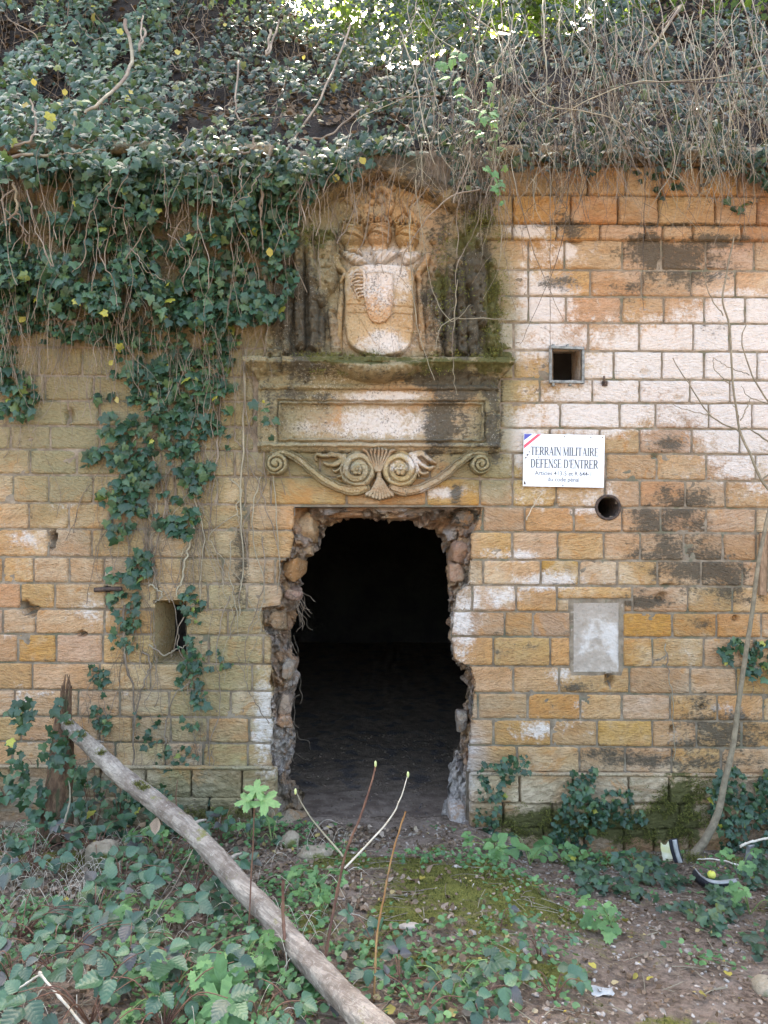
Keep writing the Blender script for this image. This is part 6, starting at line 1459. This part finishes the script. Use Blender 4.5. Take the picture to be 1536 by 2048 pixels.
rock(460, 1850, .05, .05, .02, M_ROCK, 'flat stone lying under the bramble left of the log', 8, .01)
rock(820, 1860, .045, .02, .012, simple('pale_stick_wood', (.3, .25, .2), (.45, .4, .33), 14, .9), 'pale piece of dead wood on the mossy mound', 6, .012)

# loose cover: dead leaves, twigs, pebbles
def ground_pts(n, zone=None, ylo=-2.9, yhi=-.12, xlo=-2.3, xhi=2.7):
    x = rng.uniform(xlo, xhi, n * 3); y = rng.uniform(ylo, yhi, n * 3)
    w = zone(x, y) if zone else np.ones(n * 3); k = rng.random(n * 3) < w; x, y = x[k][:n], y[k][:n]
    return np.stack([x, y, ground(x, y)], -1)
def px_of(p): 
    s_ = FPX / (DIST + p[:, 1]); return 768 + p[:, 0] * s_, 1024 - (p[:, 2] - EYE) * s_
DLV = [np.array([(0, -.5, .05), (.3, -.2, r1), (.32, .2, r2), (0, .6, .12), (-.32, .2, r3), (-.3, -.2, r2), (0, .05, -.03)]) for r1, r2, r3 in ((.2, .12, .3), (-.05, .2, .1), (.3, .35, .02))]
DLF = np.array([(6, i, (i + 1) % 6) for i in range(6)])
zone_dead = lambda x, y: (1 - .7 * ss(.3, .8, moss_amt(x, y))) * np.clip(.45 + .6 * fbm(x * 2, y * 2, 0, 81, 3) + .4 * (x < -.1) * (y > -1.8) - .15 * (x > .8), .08, 1)
def up_frames(n, sp=.35): return frames(np.stack([rng.normal(0, sp, n), rng.normal(-.1, sp, n), np.ones(n)], -1), np.concatenate([rng.normal(0, 1, (n, 2)), np.zeros((n, 1))], 1))
p = ground_pts(10500, zone_dead); n = len(p); p[:, 2] += rng.uniform(.002, .018, n)
W, Fs, at = scatter(DLV, [DLF], up_frames(n, .5), p, rng.uniform(.015, .05, n) * rng.uniform(.5, 1, n) * (1 - .35 * (p[:, 0] > .3)), rng.random(n) ** 1.2)
obj('leaf_litter', mesh_of('leaf_litter', W, Fs, M_DEAD_S, attrs=at, smooth=False), kind='stuff', label='brown dead leaves lying over the bank and path')
paths = []
for q in ground_pts(1500, lambda x, y: .5 + .5 * (x < 0.2)):
    a = rnd.uniform(0, 6.28); L = rnd.uniform(.03, .16); e = np.array([math.cos(a) * L, math.sin(a) * L, 0]); pts = np.stack([q - e / 2, q + [rnd.gauss(0, .006), rnd.gauss(0, .006), .006], q + e / 2]); pts[:, 2] = ground(pts[:, 0], np.minimum(pts[:, 1], .1)) + rnd.uniform(.004, .016); paths.append((smooth_path(pts, 6), rnd.uniform(.0008, .0022)))
V, F = tubes(paths, 4); obj('fallen_twigs', mesh_of('fallen_twigs', V, F, M_STEM_DRY), kind='stuff', label='thin fallen twigs scattered over the soil')
PBV = [np.array([(math.cos(a) * (1 + .2 * s_), math.sin(a) * (1 - .2 * s_), z) for z in (-.3, .25) for a in np.linspace(0, 5.3, 6)] + [(0, 0, .5)]) for s_ in (0, 1, -1)]
PBF = [np.array([(i, (i + 1) % 6, 6 + (i + 1) % 6, 6 + i) for i in range(6)]), np.array([(6 + i, 6 + (i + 1) % 6, 12) for i in range(6)])]
p = ground_pts(2300, lambda x, y: (1 - .8 * ss(.3, .8, moss_amt(x, y))) * np.clip(.25 + .6 * (x > .3) + .4 * ((np.abs(x) < .5) & (y > -.9)), 0, 1)); n = len(p); p[:, 2] += .001
W, Fs, at = scatter(PBV, PBF, up_frames(n, .3), p, np.stack([rng.uniform(.003, .012, n), rng.uniform(.003, .01, n), rng.uniform(.003, .008, n)], -1) * (rng.random(n)[:, None] ** 2 * 1.2 + .6))
obj('path_gravel', mesh_of('path_gravel', W, Fs, M_PEBBLE, attrs=at, smooth=False), kind='stuff', label='small pebbles and crumbs in the trodden path')
n = 700; x = rng.uniform(-.6, .55, n); y = rng.uniform(.0, 2.6, n); p = np.stack([x * (1 + y * .4), y, floor_z(x, y)], -1)
W, Fs, at = scatter(PBV, PBF, up_frames(n, .3), p, np.stack([rng.uniform(.004, .016, n), rng.uniform(.004, .014, n), rng.uniform(.003, .01, n)], -1))
obj('floor_crumbs', mesh_of('floor_crumbs', W, Fs, M_FLOOR, attrs=at, smooth=False), kind='stuff', label='stone crumbs on the chamber floor behind the doorway')
# moss fuzz
p = ground_pts(60000, lambda x, y: np.clip((moss_amt(x, y) - .42) * 2.5, 0, 1)); n = len(p); bl = np.array([(-.22, 0, 0), (.22, 0, 0), (0, 1, .15)])
W, Fs, at = scatter(bl, [np.array([(0, 1, 2)])], frames(rng.normal(0, 1, (n, 3)), rng.normal(0, .5, (n, 3)) + [0, 0, 1.]), p, rng.uniform(.006, .017, n))
obj('ground_moss', mesh_of('ground_moss', W, Fs, M_MOSS, attrs=at, smooth=False), kind='stuff', label='yellow-green moss cushions on the mound before the doorway')
# moss fuzz on plinth and carved ledges
def wall_moss(px, py, sx, sy, n, Y, name='wall_moss'):
    x = rng.normal(px, sx, n); y = rng.normal(py, sy, n); k = fbm(x / 17, y / 17, 0, 66, 4) > .0; x, y = x[k], y[k]; n = len(x)
    return P(x, y, Y)
Pm = np.concatenate([wall_moss(1366, 1585, 30, 18, 2200, -.065), wall_moss(1340, 1628, 42, 22, 2400, -.062), wall_moss(1385, 1650, 30, 16, 1200, -.062), wall_moss(1060, 1645, 45, 16, 2000, -.062), wall_moss(1300, 1670, 80, 16, 2500, -.065), wall_moss(1180, 1650, 60, 20, 1500, -.062), wall_moss(430, 1628, 50, 8, 1200, -.09), wall_moss(1005, 715, 14, 5, 700, -.17), wall_moss(680, 712, 50, 4, 900, -.17), wall_moss(900, 715, 35, 5, 700, -.17), wall_moss(652, 466, 16, 4, 400, -.12), wall_moss(988, 600, 12, 70, 2500, -.07), wall_moss(900, 560, 25, 60, 1200, -.13), wall_moss(965, 440, 18, 40, 900, -.09), wall_moss(610, 470, 24, 16, 700, -.11), wall_moss(760, 742, 70, 5, 900, -.17)])
n = len(Pm); W, Fs, at = scatter(bl, [np.array([(0, 1, 2)])], frames(rng.normal(0, 1, (n, 3)), rng.normal(0, .5, (n, 3)) + [0, -.9, .4]), Pm, rng.uniform(.008, .02, n))
obj('wall_moss', mesh_of('wall_moss', W, Fs, M_MOSS, attrs=at, smooth=False), None, kind='stuff', label='moss growing on the plinth and on the carved ledges')

# low ground-cover leaves
def cover_zone(x, y):
    n = fbm(x * 3, y * 3, 0, 88, 3)
    a = .55 * (x < -.2) + .85 * np.exp(-(((x - .0) / .5) ** 2 + ((y + 2.45) / .4) ** 2)) + .9 * np.exp(-(((x - .45) / .3) ** 2 + ((y + 1.9) / .5) ** 2)) + .5 * np.exp(-(((x + .25) / .3) ** 2 + ((y + 1.3) / .4) ** 2)) + .4 * np.exp(-(((x - 2.3) / .5) ** 2 + ((y + 1.4) / 1) ** 2)) + .5 * np.exp(-(((x - 1.1) / .35) ** 2 + ((y + .35) / .16) ** 2)) + .9 * np.exp(-(((x - .35) / .25) ** 2 + ((y + 1.2) / .35) ** 2)) * .5
    return np.clip(a + n * 1.1 - .22, 0, 1) ** 1.3 * (1 - .85 * ((np.abs(x + .0) < .42) & (y > -.7)))
p = ground_pts(9000, cover_zone); n = len(p); p[:, 2] += rng.uniform(.012, .06, n)
W, Fs, at = scatter(RLV, [RLF], up_frames(n, .35), p, rng.uniform(.012, .032, n)); obj('ground_cover', mesh_of('ground_cover', W, Fs, M_COVER_S, attrs=at, smooth=False), kind='stuff', label='small round-leaved green weeds covering the soil')
# dry grass strands at the left
paths = []
for i in range(420):
    px, py = (rnd.uniform(-30, 260), rnd.uniform(1600, 1830)) if i < 260 else (rnd.uniform(0, 720), rnd.uniform(1640, 2060))
    b = Gd(px, py); a = rnd.uniform(0, 6.28); L = rnd.uniform(.08, .3); e = b + [math.cos(a) * L * .7, math.sin(a) * L * .4, rnd.uniform(.0, .12)]; paths.append((smooth_path([b, (b + e) / 2 + [0, 0, .07], e], 10), np.linspace(.0016, .0006, 10)))
V, F = tubes(paths, 3); obj('dry_grass', mesh_of('dry_grass', V, F, M_STRAW), kind='stuff', label='dry straw-coloured grass strands over the left bank')

# yellow fallen leaves
ylab = ['yellow leaf on the threshold slope, left of the path', 'small yellow leaf beside the mossy rock', 'yellow leaf pair on the moss left of the log', 'bright yellow leaf in the centre of the mound', 'small yellow leaf right of the mound centre', 'yellow leaf on the bare path, near its middle', 'round yellow leaf on the path left of the ivy carpet', 'yellow leaf at the foot of the green weeds', 'yellow leaf upper of the three by the ivy carpet', 'yellow leaf lower of the three by the ivy carpet', 'crumpled yellow leaf at lower middle of the path', 'large yellow leaf on the path near the bottom', 'small yellow leaf at the right edge', 'yellow leaf at the bottom edge under the log', 'orange yellow leaf on the left bank', 'yellow leaf below the stump', 'curled yellow leaf left of the stump', 'yellow leaf on soil above the apple', 'yellow leaf near the paper scrap', 'yellow leaf between path and mound', 'golden leaf by the plastic scrap', 'pale yellow leaf right of the log foot']
ypos = [(712, 1686), (617, 1718), (610, 1650), (845, 1765), (785, 1793), (1070, 1782), (1260, 1884), (997, 1723), (1395, 1870), (1425, 1875), (1300, 1968), (1405, 2000), (1455, 1958), (905, 2038), (85, 1650), (95, 1690), (165, 1640), (1380, 1832), (1250, 1850), (960, 1930), (1185, 1942), (780, 2032)]
YLV = [np.array([(0, -.5, 0), (.35, -.25, .1), (.42, .1, .16), (.2, .35, .02), (0, .55, .1), (-.25, .35, .05), (-.4, .1, .2), (-.3, -.25, .06), (0, .05, 0)]), ]
YLF = np.array([(8, i, (i + 1) % 8) for i in range(8)])
ym = mesh_of('fallen_leaf', YLV[0], YLF, M_YEL_O)
for (px, py), lab in zip(ypos, ylab):
    c = Gd(px, py); o = obj('fallen_leaf', ym, None, (c[0], c[1], c[2] + .02), label=lab, cat='leaf', group='yellow leaves fallen on the ground'); o.rotation_euler = (rnd.gauss(.15, .3), rnd.gauss(0, .3), rnd.uniform(0, 6.28)); s_ = rnd.uniform(.02, .045); o.scale = (s_, s_, s_)
for (px, py, lab, d) in [(235, 800, 'large bright yellow leaf on the ivy strand', -.14), (222, 726, 'yellow leaf at the top of the ivy strand', -.12), (45, 640, 'yellow leaf in the ivy at the left edge', -.12), (725, 322, 'yellow heart-shaped leaf above the gable', -.28), (672, 357, 'yellow leaf on the left slope of the gable', -.25), (262, 185, 'yellow leaf high in the left ivy curtain', .2), (68, 165, 'pale yellow leaf in the upper left ivy', .0), (130, 185, 'orange yellow leaf in the upper left ivy', .1), (52, 212, 'large pale yellow leaf at the left of the ivy curtain', 0.0), (540, 505, 'lime yellow leaf left of the trophy', -.2), (608, 115, 'yellow leaf in the dark ivy high above the gable', .4), (450, 50, 'yellow leaf near the top of the dark ivy', .9), (375, 380, 'yellow leaf below the coping on the left', -.2), (14, 665, 'yellow leaf at the very left edge', -.1), (355, 105, 'yellow leaf left of the dark ivy carpet', .5)]:
    c = P(px, py, d); o = obj('yellow_ivy_leaf', ym, None, tuple(c), label=lab, cat='leaf', group='yellowed leaves in the ivy'); o.rotation_euler = (1.35 + rnd.gauss(0, .25), rnd.gauss(0, .4), rnd.gauss(0, .3)); s_ = rnd.uniform(.035, .06) * (1.3 if 'large' in lab else 1); o.scale = (s_, s_, s_)

# ------------------------------------------------------------------ brambles and other plants with real leaves
def trifoliate(base, direction, size, normal, k=3):
    """leaflets of one compound leaf -> list of (R, pos, scale)"""
    out = []; n = np.array(normal) / np.linalg.norm(normal); d = np.array(direction, float); d -= (d @ n) * n; d /= np.linalg.norm(d); sd = np.cross(d, n)
    for a in ([0, 1.15, -1.15] if k == 3 else [0, .9, -.9, 2.0, -2.0]):
        t = d * math.cos(a) + sd * math.sin(a); nn = n + rng.normal(0, .22, 3); s_ = size * (1 if a == 0 else .85) * rng.uniform(.85, 1.1)
        R = frames(nn[None], t[None])[0]; out.append((R, base + t * size * .1 + d * (size * .18 if a == 0 else 0), s_))
    return out
def bramble(px, py, label, n_leaf=6, size=.075, reach=.28, height=.22, mat=None, V=None, F=None, stem=None, seed=1, k=3, cat='bramble', name='bramble', group=None, spread=(1, 1)):
    r = random.Random(seed); b = Gd(px, py); t = thing(name, label, cat, tuple(b), group)
    paths, L = [], []
    for i in range(n_leaf):
        a = r.uniform(0, 6.28); rr = reach * math.sqrt(r.random()) ; e = b + np.array([math.cos(a) * rr * spread[0], math.sin(a) * rr * .8 * spread[1], 0]); e[2] = ground(e[0], min(e[1], .1)) + height * r.uniform(.4, 1.1)
        paths.append((smooth_path([b, (b + e) / 2 + [0, 0, height * .35], e], 10), np.linspace(.0028, .0014, 10)))
        L += trifoliate(e, (math.cos(a), math.sin(a) * .8 - .5, -.15), size * r.uniform(.55, 1.3), (r.gauss(0, .25), -.45 + r.gauss(0, .2), 1), k)
    V_, F_ = tubes(paths, 5); obj('stem', mesh_of('stem', V_, F_, stem or M_STEM_RED), t)
    leaf_objects(t, V if V is not None else [BLV, BLV2, BLV3], F if F is not None else BLF, mat or M_BRAM_O, np.array([l[0] for l in L]), np.array([l[1] for l in L]), np.array([l[2] for l in L]), 'leaflet')
    return t
BR = [(30, 1990, 'lowest left corner, beside the bent white stalk'), (110, 1950, 'left edge, large dull leaves with a purple sheen'), (40, 1880, 'left edge above the corner bramble'), (190, 1880, 'left of the middle of the undergrowth'), (300, 1880, 'between two fresh green nettles'), (260, 1980, 'bottom left, below the nettles'), (360, 1990, 'bottom, left of the bright maple seedling'), (365, 1910, 'just left of the log, lower part'), (180, 2050, 'bottom edge, left'), (330, 2060, 'bottom edge, left of the maple seedling'),
      (400, 1840, 'against the log, middle part'), (520, 2060, 'right of the bright maple seedling'), (390, 1790, 'below the curled dead leaves'), (240, 1790, 'middle of the left bank'), (600, 2050, 'bottom edge, right of the maple seedling'), (840, 2040, 'bottom edge, right of the log'), (950, 2030, 'bottom edge, below the white plastic scrap'), (1080, 1920, 'on the mound edge with three upright leaves'), (1000, 1862, 'single blue-green leaf on the mossy mound'), (1110, 2000, 'bottom, beside the white plastic scrap'), (750, 1900, 'right of the log on the mound'), (1270, 1740, 'dark leafed, left of the plastic trim'), (60, 1760, 'left edge under the stump'), (480, 1640, 'behind the log near the plinth'), (800, 1990, 'dark purple leaves right of the log foot')]
for i, (x, y, l) in enumerate(BR):
    small = x > 505 or (i in (7, 10))
    bramble(x, y, 'bramble with dark serrated leaves, ' + l, (4 if small else 10) if i != 18 else 1, .052 if small else .068, .15 if small else .28, .10 if small else .18, seed=i + 10, group='brambles in the undergrowth')
NE = [(300, 1700, 'upper, beside the log'), (300, 1850, 'above the brambles in the middle left'), (205, 1830, 'left, under the stump'), (285, 1900, 'left of centre, with the lightest leaves'), (500, 1680, 'by the seedling behind the log'), (545, 1690, 'right of the seedling stem'), (640, 1790, 'right of the log, middle'), (330, 2035, 'bottom edge'), (20, 1930, 'left edge'), (270, 1960, 'lowest but one, left'), (480, 1960, 'left of the log, lower'), (1060, 1730, 'heart-leaved, by the white paper scrap'), (1480, 1760, 'right edge by the watery ivy'), (1500, 1830, 'right edge over the ivy carpet'), (900, 2000, 'bottom, between two brambles'), (1230, 1870, 'edge of the path'), (640, 1830, 'foot of the mossy mound'), (110, 1500, 'against the stump'), (60, 1480, 'left of the stump, high'), (150, 1620, 'foot of the stump')]
for i, (x, y, l) in enumerate(NE):
    bramble(x, max(y, 1660) if i < 17 else 1655, 'fresh light green weed with toothed leaves, ' + l, 5, .05, .13, .14 if i < 17 else .34, M_LIME_O if i % 3 != 2 else M_IVY_O, [NTV], NTF, M_STEM_GREEN, seed=i + 60, cat='weed', name='green_weed', group='fresh green weeds')
# leafy bush of dark leaves against the stump
for i, (x, y, l, px_, py_) in enumerate([(70, 1740, 'on the bank in front of the stump', 0, 0), (190, 1730, 'beside the mossy rock', 0, 0), (10, 1700, 'at the left edge of the bank', 0, 0), (330, 1740, 'under the log, near the curled leaves', 0, 0), (440, 1690, 'right behind the log', 0, 0)]):
    bramble(x, y, 'low bramble shoots ' + l, 7, .06, .2, .22, seed=i + 300, group='brambles in the undergrowth')
for i, (x, y, l) in enumerate([(90, 1560, 'in front of the stump'), (190, 1600, 'right of the stump'), (30, 1600, 'at the left edge beside the stump'), (240, 1630, 'between stump and log')]):
    bramble(x, 1665, 'dark leafy bramble shoots ' + l, 9, .07, .24, .62 - .1 * i, seed=i + 200, group='brambles in the undergrowth', spread=(1, .4))
for i, (x, y, l) in enumerate([(990, 1700, 'round-leaved green plant left of the paper scrap'), (1130, 1715, 'heart-leaved green plant right of the paper scrap')]):
    bramble(x, y + 15, l, 8, .07, .15, .09, M_COVER_O if 'M_COVER_O' in globals() else M_LIME_O, [BLV3], BLF, M_STEM_GREEN, seed=i + 90, cat='plant', name='green_plant', k=3)

# maple seedlings
def seedling(label, stem_keys, leaves, mat=M_LIME_O, r0=2.0):
    t = thing('maple_seedling', label, 'seedling', tuple(pxpath(stem_keys, 4, 0)[-1])); w = pxpath(stem_keys, 24, .8, 3); s_ = (DIST + stem_keys[0][2]) / FPX
    V_, F_ = tubes([(w, np.linspace(r0 * .6, r0, 24) * s_)], 6); obj('stem', mesh_of('stem', V_, F_, M_STEM_RED), t)
    for (px, py, Y, size, nz_, tx, ty) in leaves:
        R = frames(np.array([[0, -1, nz_]], float), np.array([[tx, -.3, ty]], float)); p_ = P(px, py, Y); q = p_ - R[0][:, 1] * size * .35
        leaf_objects(t, [MPV], MPF, mat, R, q[None], np.array([size]))
seedling('bright green maple seedling with lobed leaves at the bottom, left of the log', [(498, 1990, -2.5), (497, 2010, -2.5), (496, 2060, -2.5)], [(442, 1968, -2.55, .135, .35, -.1, 1), (440, 2000, -2.6, .11, .8, .3, -1), (458, 2030, -2.6, .15, 1.0, -.3, -1), (425, 2020, -2.58, .09, .8, -1, -.4)])
seedling('pale green maple seedling rising in front of the plinth left of the doorway', [(508, 1610, -2.0), (506, 1680, -2.0), (500, 1800, -2.0), (497, 1950, -2.1), (494, 2080, -2.3)], [(512, 1580, -2.0, .085, 1.6, 0, 1), (530, 1602, -2.02, .10, 1.6, 1, -.1), (495, 1602, -2.02, .08, 1.6, -1, -.1)], r0=2.2)

# thin upright shoots and stalks in the foreground
def shoot(label, keys, r0, mat, buds=(), name='shoot', taper=.4):
    t = thing(name, label, 'shoot', tuple(pxpath(keys, 4, 0)[-1])); w = pxpath(keys, 40, .8, int(keys[0][0])); s_ = (DIST + keys[0][2]) / FPX
    rr_ = np.linspace(r0 * taper, r0, 40) * s_ * (1 + .35 * (np.arange(40) % 7 == 3)); V_, F_ = tubes([(w, rr_)], 7); obj('stem', mesh_of('stem', V_, F_, mat), t)
    for (px, py, Y) in buds:
        c = P(px, py, Y); th, ph = np.meshgrid(np.linspace(0, 2 * math.pi, 9), np.linspace(.01, math.pi - .01, 7), indexing='ij'); V = np.stack([.005 * np.sin(ph) * np.cos(th), .005 * np.sin(ph) * np.sin(th), .013 * np.cos(ph)], -1).reshape(-1, 3) + c
        obj('bud', mesh_of('bud', V, grid_faces(9, 7, flip=True), M_BUD), t)
    return t
t_ = shoot('thin bare shoot with a green bud, crossing the dark doorway', [(751, 1530, -2.1), (745, 1560, -2.1), (718, 1640, -2.1), (690, 1710, -2.1), (668, 1820, -2.1), (640, 1980, -2.2), (642, 2080, -2.3)], 3.6, M_STEM_RED, [(751, 1528, -2.1)])
for K, b in (([(815, 1552, -2.1), (800, 1600, -2.1), (770, 1650, -2.1), (690, 1736, -2.1)], (816, 1549, -2.1)), ([(592, 1585, -2.1), (625, 1640, -2.1), (686, 1712, -2.1)], (591, 1583, -2.1))):
    w = pxpath(K, 30, .6, 2); V, F = tubes([(w, np.linspace(.9, 2.2, 30) * .0019)], 6); obj('side_branch', mesh_of('side_branch', V, F, M_STRAW if K[0][0] > 800 else M_STEM_DRY), t_)
    c = P(*b); th, ph = np.meshgrid(np.linspace(0, 2 * math.pi, 9), np.linspace(.01, math.pi - .01, 7), indexing='ij'); V = np.stack([.005 * np.sin(ph) * np.cos(th), .005 * np.sin(ph) * np.sin(th), .012 * np.cos(ph)], -1).reshape(-1, 3) + c; obj('bud', mesh_of('bud', V, grid_faces(9, 7, flip=True), M_BUD), t_)
shoot('rusty orange upright stalk right of the log foot', [(811, 1622, -2.3), (790, 1690, -2.3), (768, 1790, -2.3), (752, 1900, -2.35), (748, 2080, -2.45)], 2.2, M_RUST_STALK, taper=.7)
shoot('dark red-brown cut stalk crossing the log', [(567, 1760, -2.2), (566, 1830, -2.2), (572, 1900, -2.25), (584, 1995, -2.3)], 4.0, M_STEM_RED, taper=.7)
shoot('pale dry stalk hanging beside the dark cut stalk', [(573, 1905, -2.3), (572, 1940, -2.3), (563, 2025, -2.3)], 2.0, M_STRAW)
shoot('bent white dead stalk in the lower left corner', [(-20, 2010, -2.5), (40, 1975, -2.5), (80, 1949, -2.5), (80.5, 1949.5, -2.5), (120, 1995, -2.55), (175, 2060, -2.6)], 2.6, M_STRAW, taper=.8)
shoot('slanting thin brown stem left of the log', [(385, 1700, -1.9), (350, 1770, -1.9), (310, 1830, -1.9), (285, 1900, -2.0)], 2.2, M_STEM_DRY)
shoot('curved pale stem at the foot of the stump', [(137, 1560, -.8), (140, 1600, -.8), (125, 1660, -.85)], 2.4, M_STEM_DRY)
shoot('upright thin brown stem before the plinth', [(355, 1560, -.5), (352, 1600, -.5), (360, 1640, -.5)], 1.4, M_STEM_RED)
shoot('arching dry cane over the ivy at the right edge', [(1560, 1670, -.6), (1500, 1685, -.6), (1480, 1693, -.6)], 2.6, M_STRAW, taper=.8)
shoot('long dry stem lying from the sapling base to the right edge', [(1395, 1718, -.55), (1450, 1722, -.6), (1560, 1760, -.7)], 2.2, M_STRAW)
shoot('thin dry stalk below the sign hanging on the wall', [(1084, 985, -.02), (1068, 1010, -.03), (1052, 1040, -.02)], 1.1, M_STRAW)

# small tree roots hanging in the left break of the doorway
rt = thing('hanging_rootlets', 'tangle of thin dry rootlets hanging in the left edge of the doorway', 'roots', tuple(P(590, 1230, .1)))
paths = []
for i in range(42):
    x0, y0 = (rnd.uniform(545, 600), rnd.uniform(1150, 1560)); K = [(x0, y0, .04)]; a = rnd.gauss(0, .9)
    for j in range(4): a += rnd.gauss(0, .7); K.append((K[-1][0] + math.sin(a) * 12, K[-1][1] + abs(math.cos(a)) * 16, .04 + rnd.uniform(-.04, .05)))
    paths.append((pxpath(K, 14, 1.5, i), rnd.uniform(.0009, .0018)))
for i in range(12):
    K = [(592, 1180 + i * 3, .1), (603 + rnd.uniform(-6, 8), 1190 + i * 5, .1), (600 + rnd.gauss(0, 8), 1220 + i * 4, .1)]; paths.append((pxpath(K, 12, 2, i + 70), .0013))
for p_ in paths: V, F = tubes([p_], 4); obj('rootlet', mesh_of('rootlet', V, F, M_STEM), rt)
# curled dead leaves lodged behind the log
dl = mesh_of('curled_dead_leaf', np.array([(0, -.6, .1), (.35, -.3, .35), (.4, .1, .4), (.2, .5, .3), (0, .7, .2), (-.2, .5, .35), (-.45, .1, .5), (-.3, -.3, .3), (0, 0, -.05)]), YLF, simple('dead_leaf_tan', (.36, .24, .16), (.5, .36, .26), 20, .85))
for i, (px, py, lab) in enumerate([(240, 1668, 'long curled tan dead leaf left of the log'), (283, 1655, 'curled tan dead leaf lodged by the log'), (313, 1655, 'large curled dead leaf under the log'), (295, 1705, 'curled dead leaf hanging below the log'), (410, 1715, 'brown dead leaf caught on the log'), (350, 1672, 'pale dead leaf on the log bark'), (570, 1895, 'pinkish dead leaf on the cut stalk'), (268, 1682, 'small curled dead leaf between two larger ones'), (395, 1738, 'dark curled dead leaf beneath the log'), (20, 1985, 'dry brown leaf in the bottom left corner')]):
    c = Gd(px, py) if py > 1660 else P(px, py, -1.05); c = P(px, py, c[1] - .05) if i != 9 else c
    o = obj('curled_dead_leaf', dl, None, tuple(c), label=lab, cat='leaf', group='curled dead leaves around the log'); o.rotation_euler = (rnd.uniform(.3, 1.2), rnd.gauss(0, .5), rnd.uniform(0, 6.28)); s_ = rnd.uniform(.045, .07); o.scale = (s_, s_, s_)

# dead leaves and broken twigs that lie on the bank between the ivy
n = 9000; x = rng.uniform(-4.2, 4.2, n); y = rng.uniform(.08, 2.9, n); p = np.stack([x, y, bank_z(x, y) + .015], -1)
W, Fs, at = scatter(DLV, [DLF], frames(np.stack([rng.normal(0, .5, n), rng.normal(-.7, .5, n), np.ones(n)], -1), rng.normal(0, 1, (n, 3))), p, rng.uniform(.03, .07, n), rng.random(n) ** 2 * .6)
obj('bank_leaf_litter', mesh_of('bank_leaf_litter', W, Fs, M_DEAD_S, attrs=at, smooth=False), kind='stuff', label='brown dead leaves lying on the bank between the ivy')
paths = []
for i in range(700):
    x, y = rnd.uniform(-3.6, 3.8), rnd.uniform(.05, 2.6); b = np.array([x, y, float(bank_z(x, y))]); d = np.array([rnd.gauss(0, .5), -rnd.uniform(.2, .6), rnd.uniform(-.3, .5)]); d /= np.linalg.norm(d); L = rnd.uniform(.15, .6)
    s_ = np.linspace(0, 1, 10)[:, None]; paths.append((b + d * L * s_ + np.array([0, -.1, -.35]) * L * s_ ** 2 + .012 * rng.normal(0, 1, (10, 3)) * s_, np.linspace(.003, .001, 10)))
V, F = tubes(paths, 3); obj('bank_twigs', mesh_of('bank_twigs', V, F, M_STEM), kind='stuff', label='bare brown twigs sticking out of the bank among the ivy')
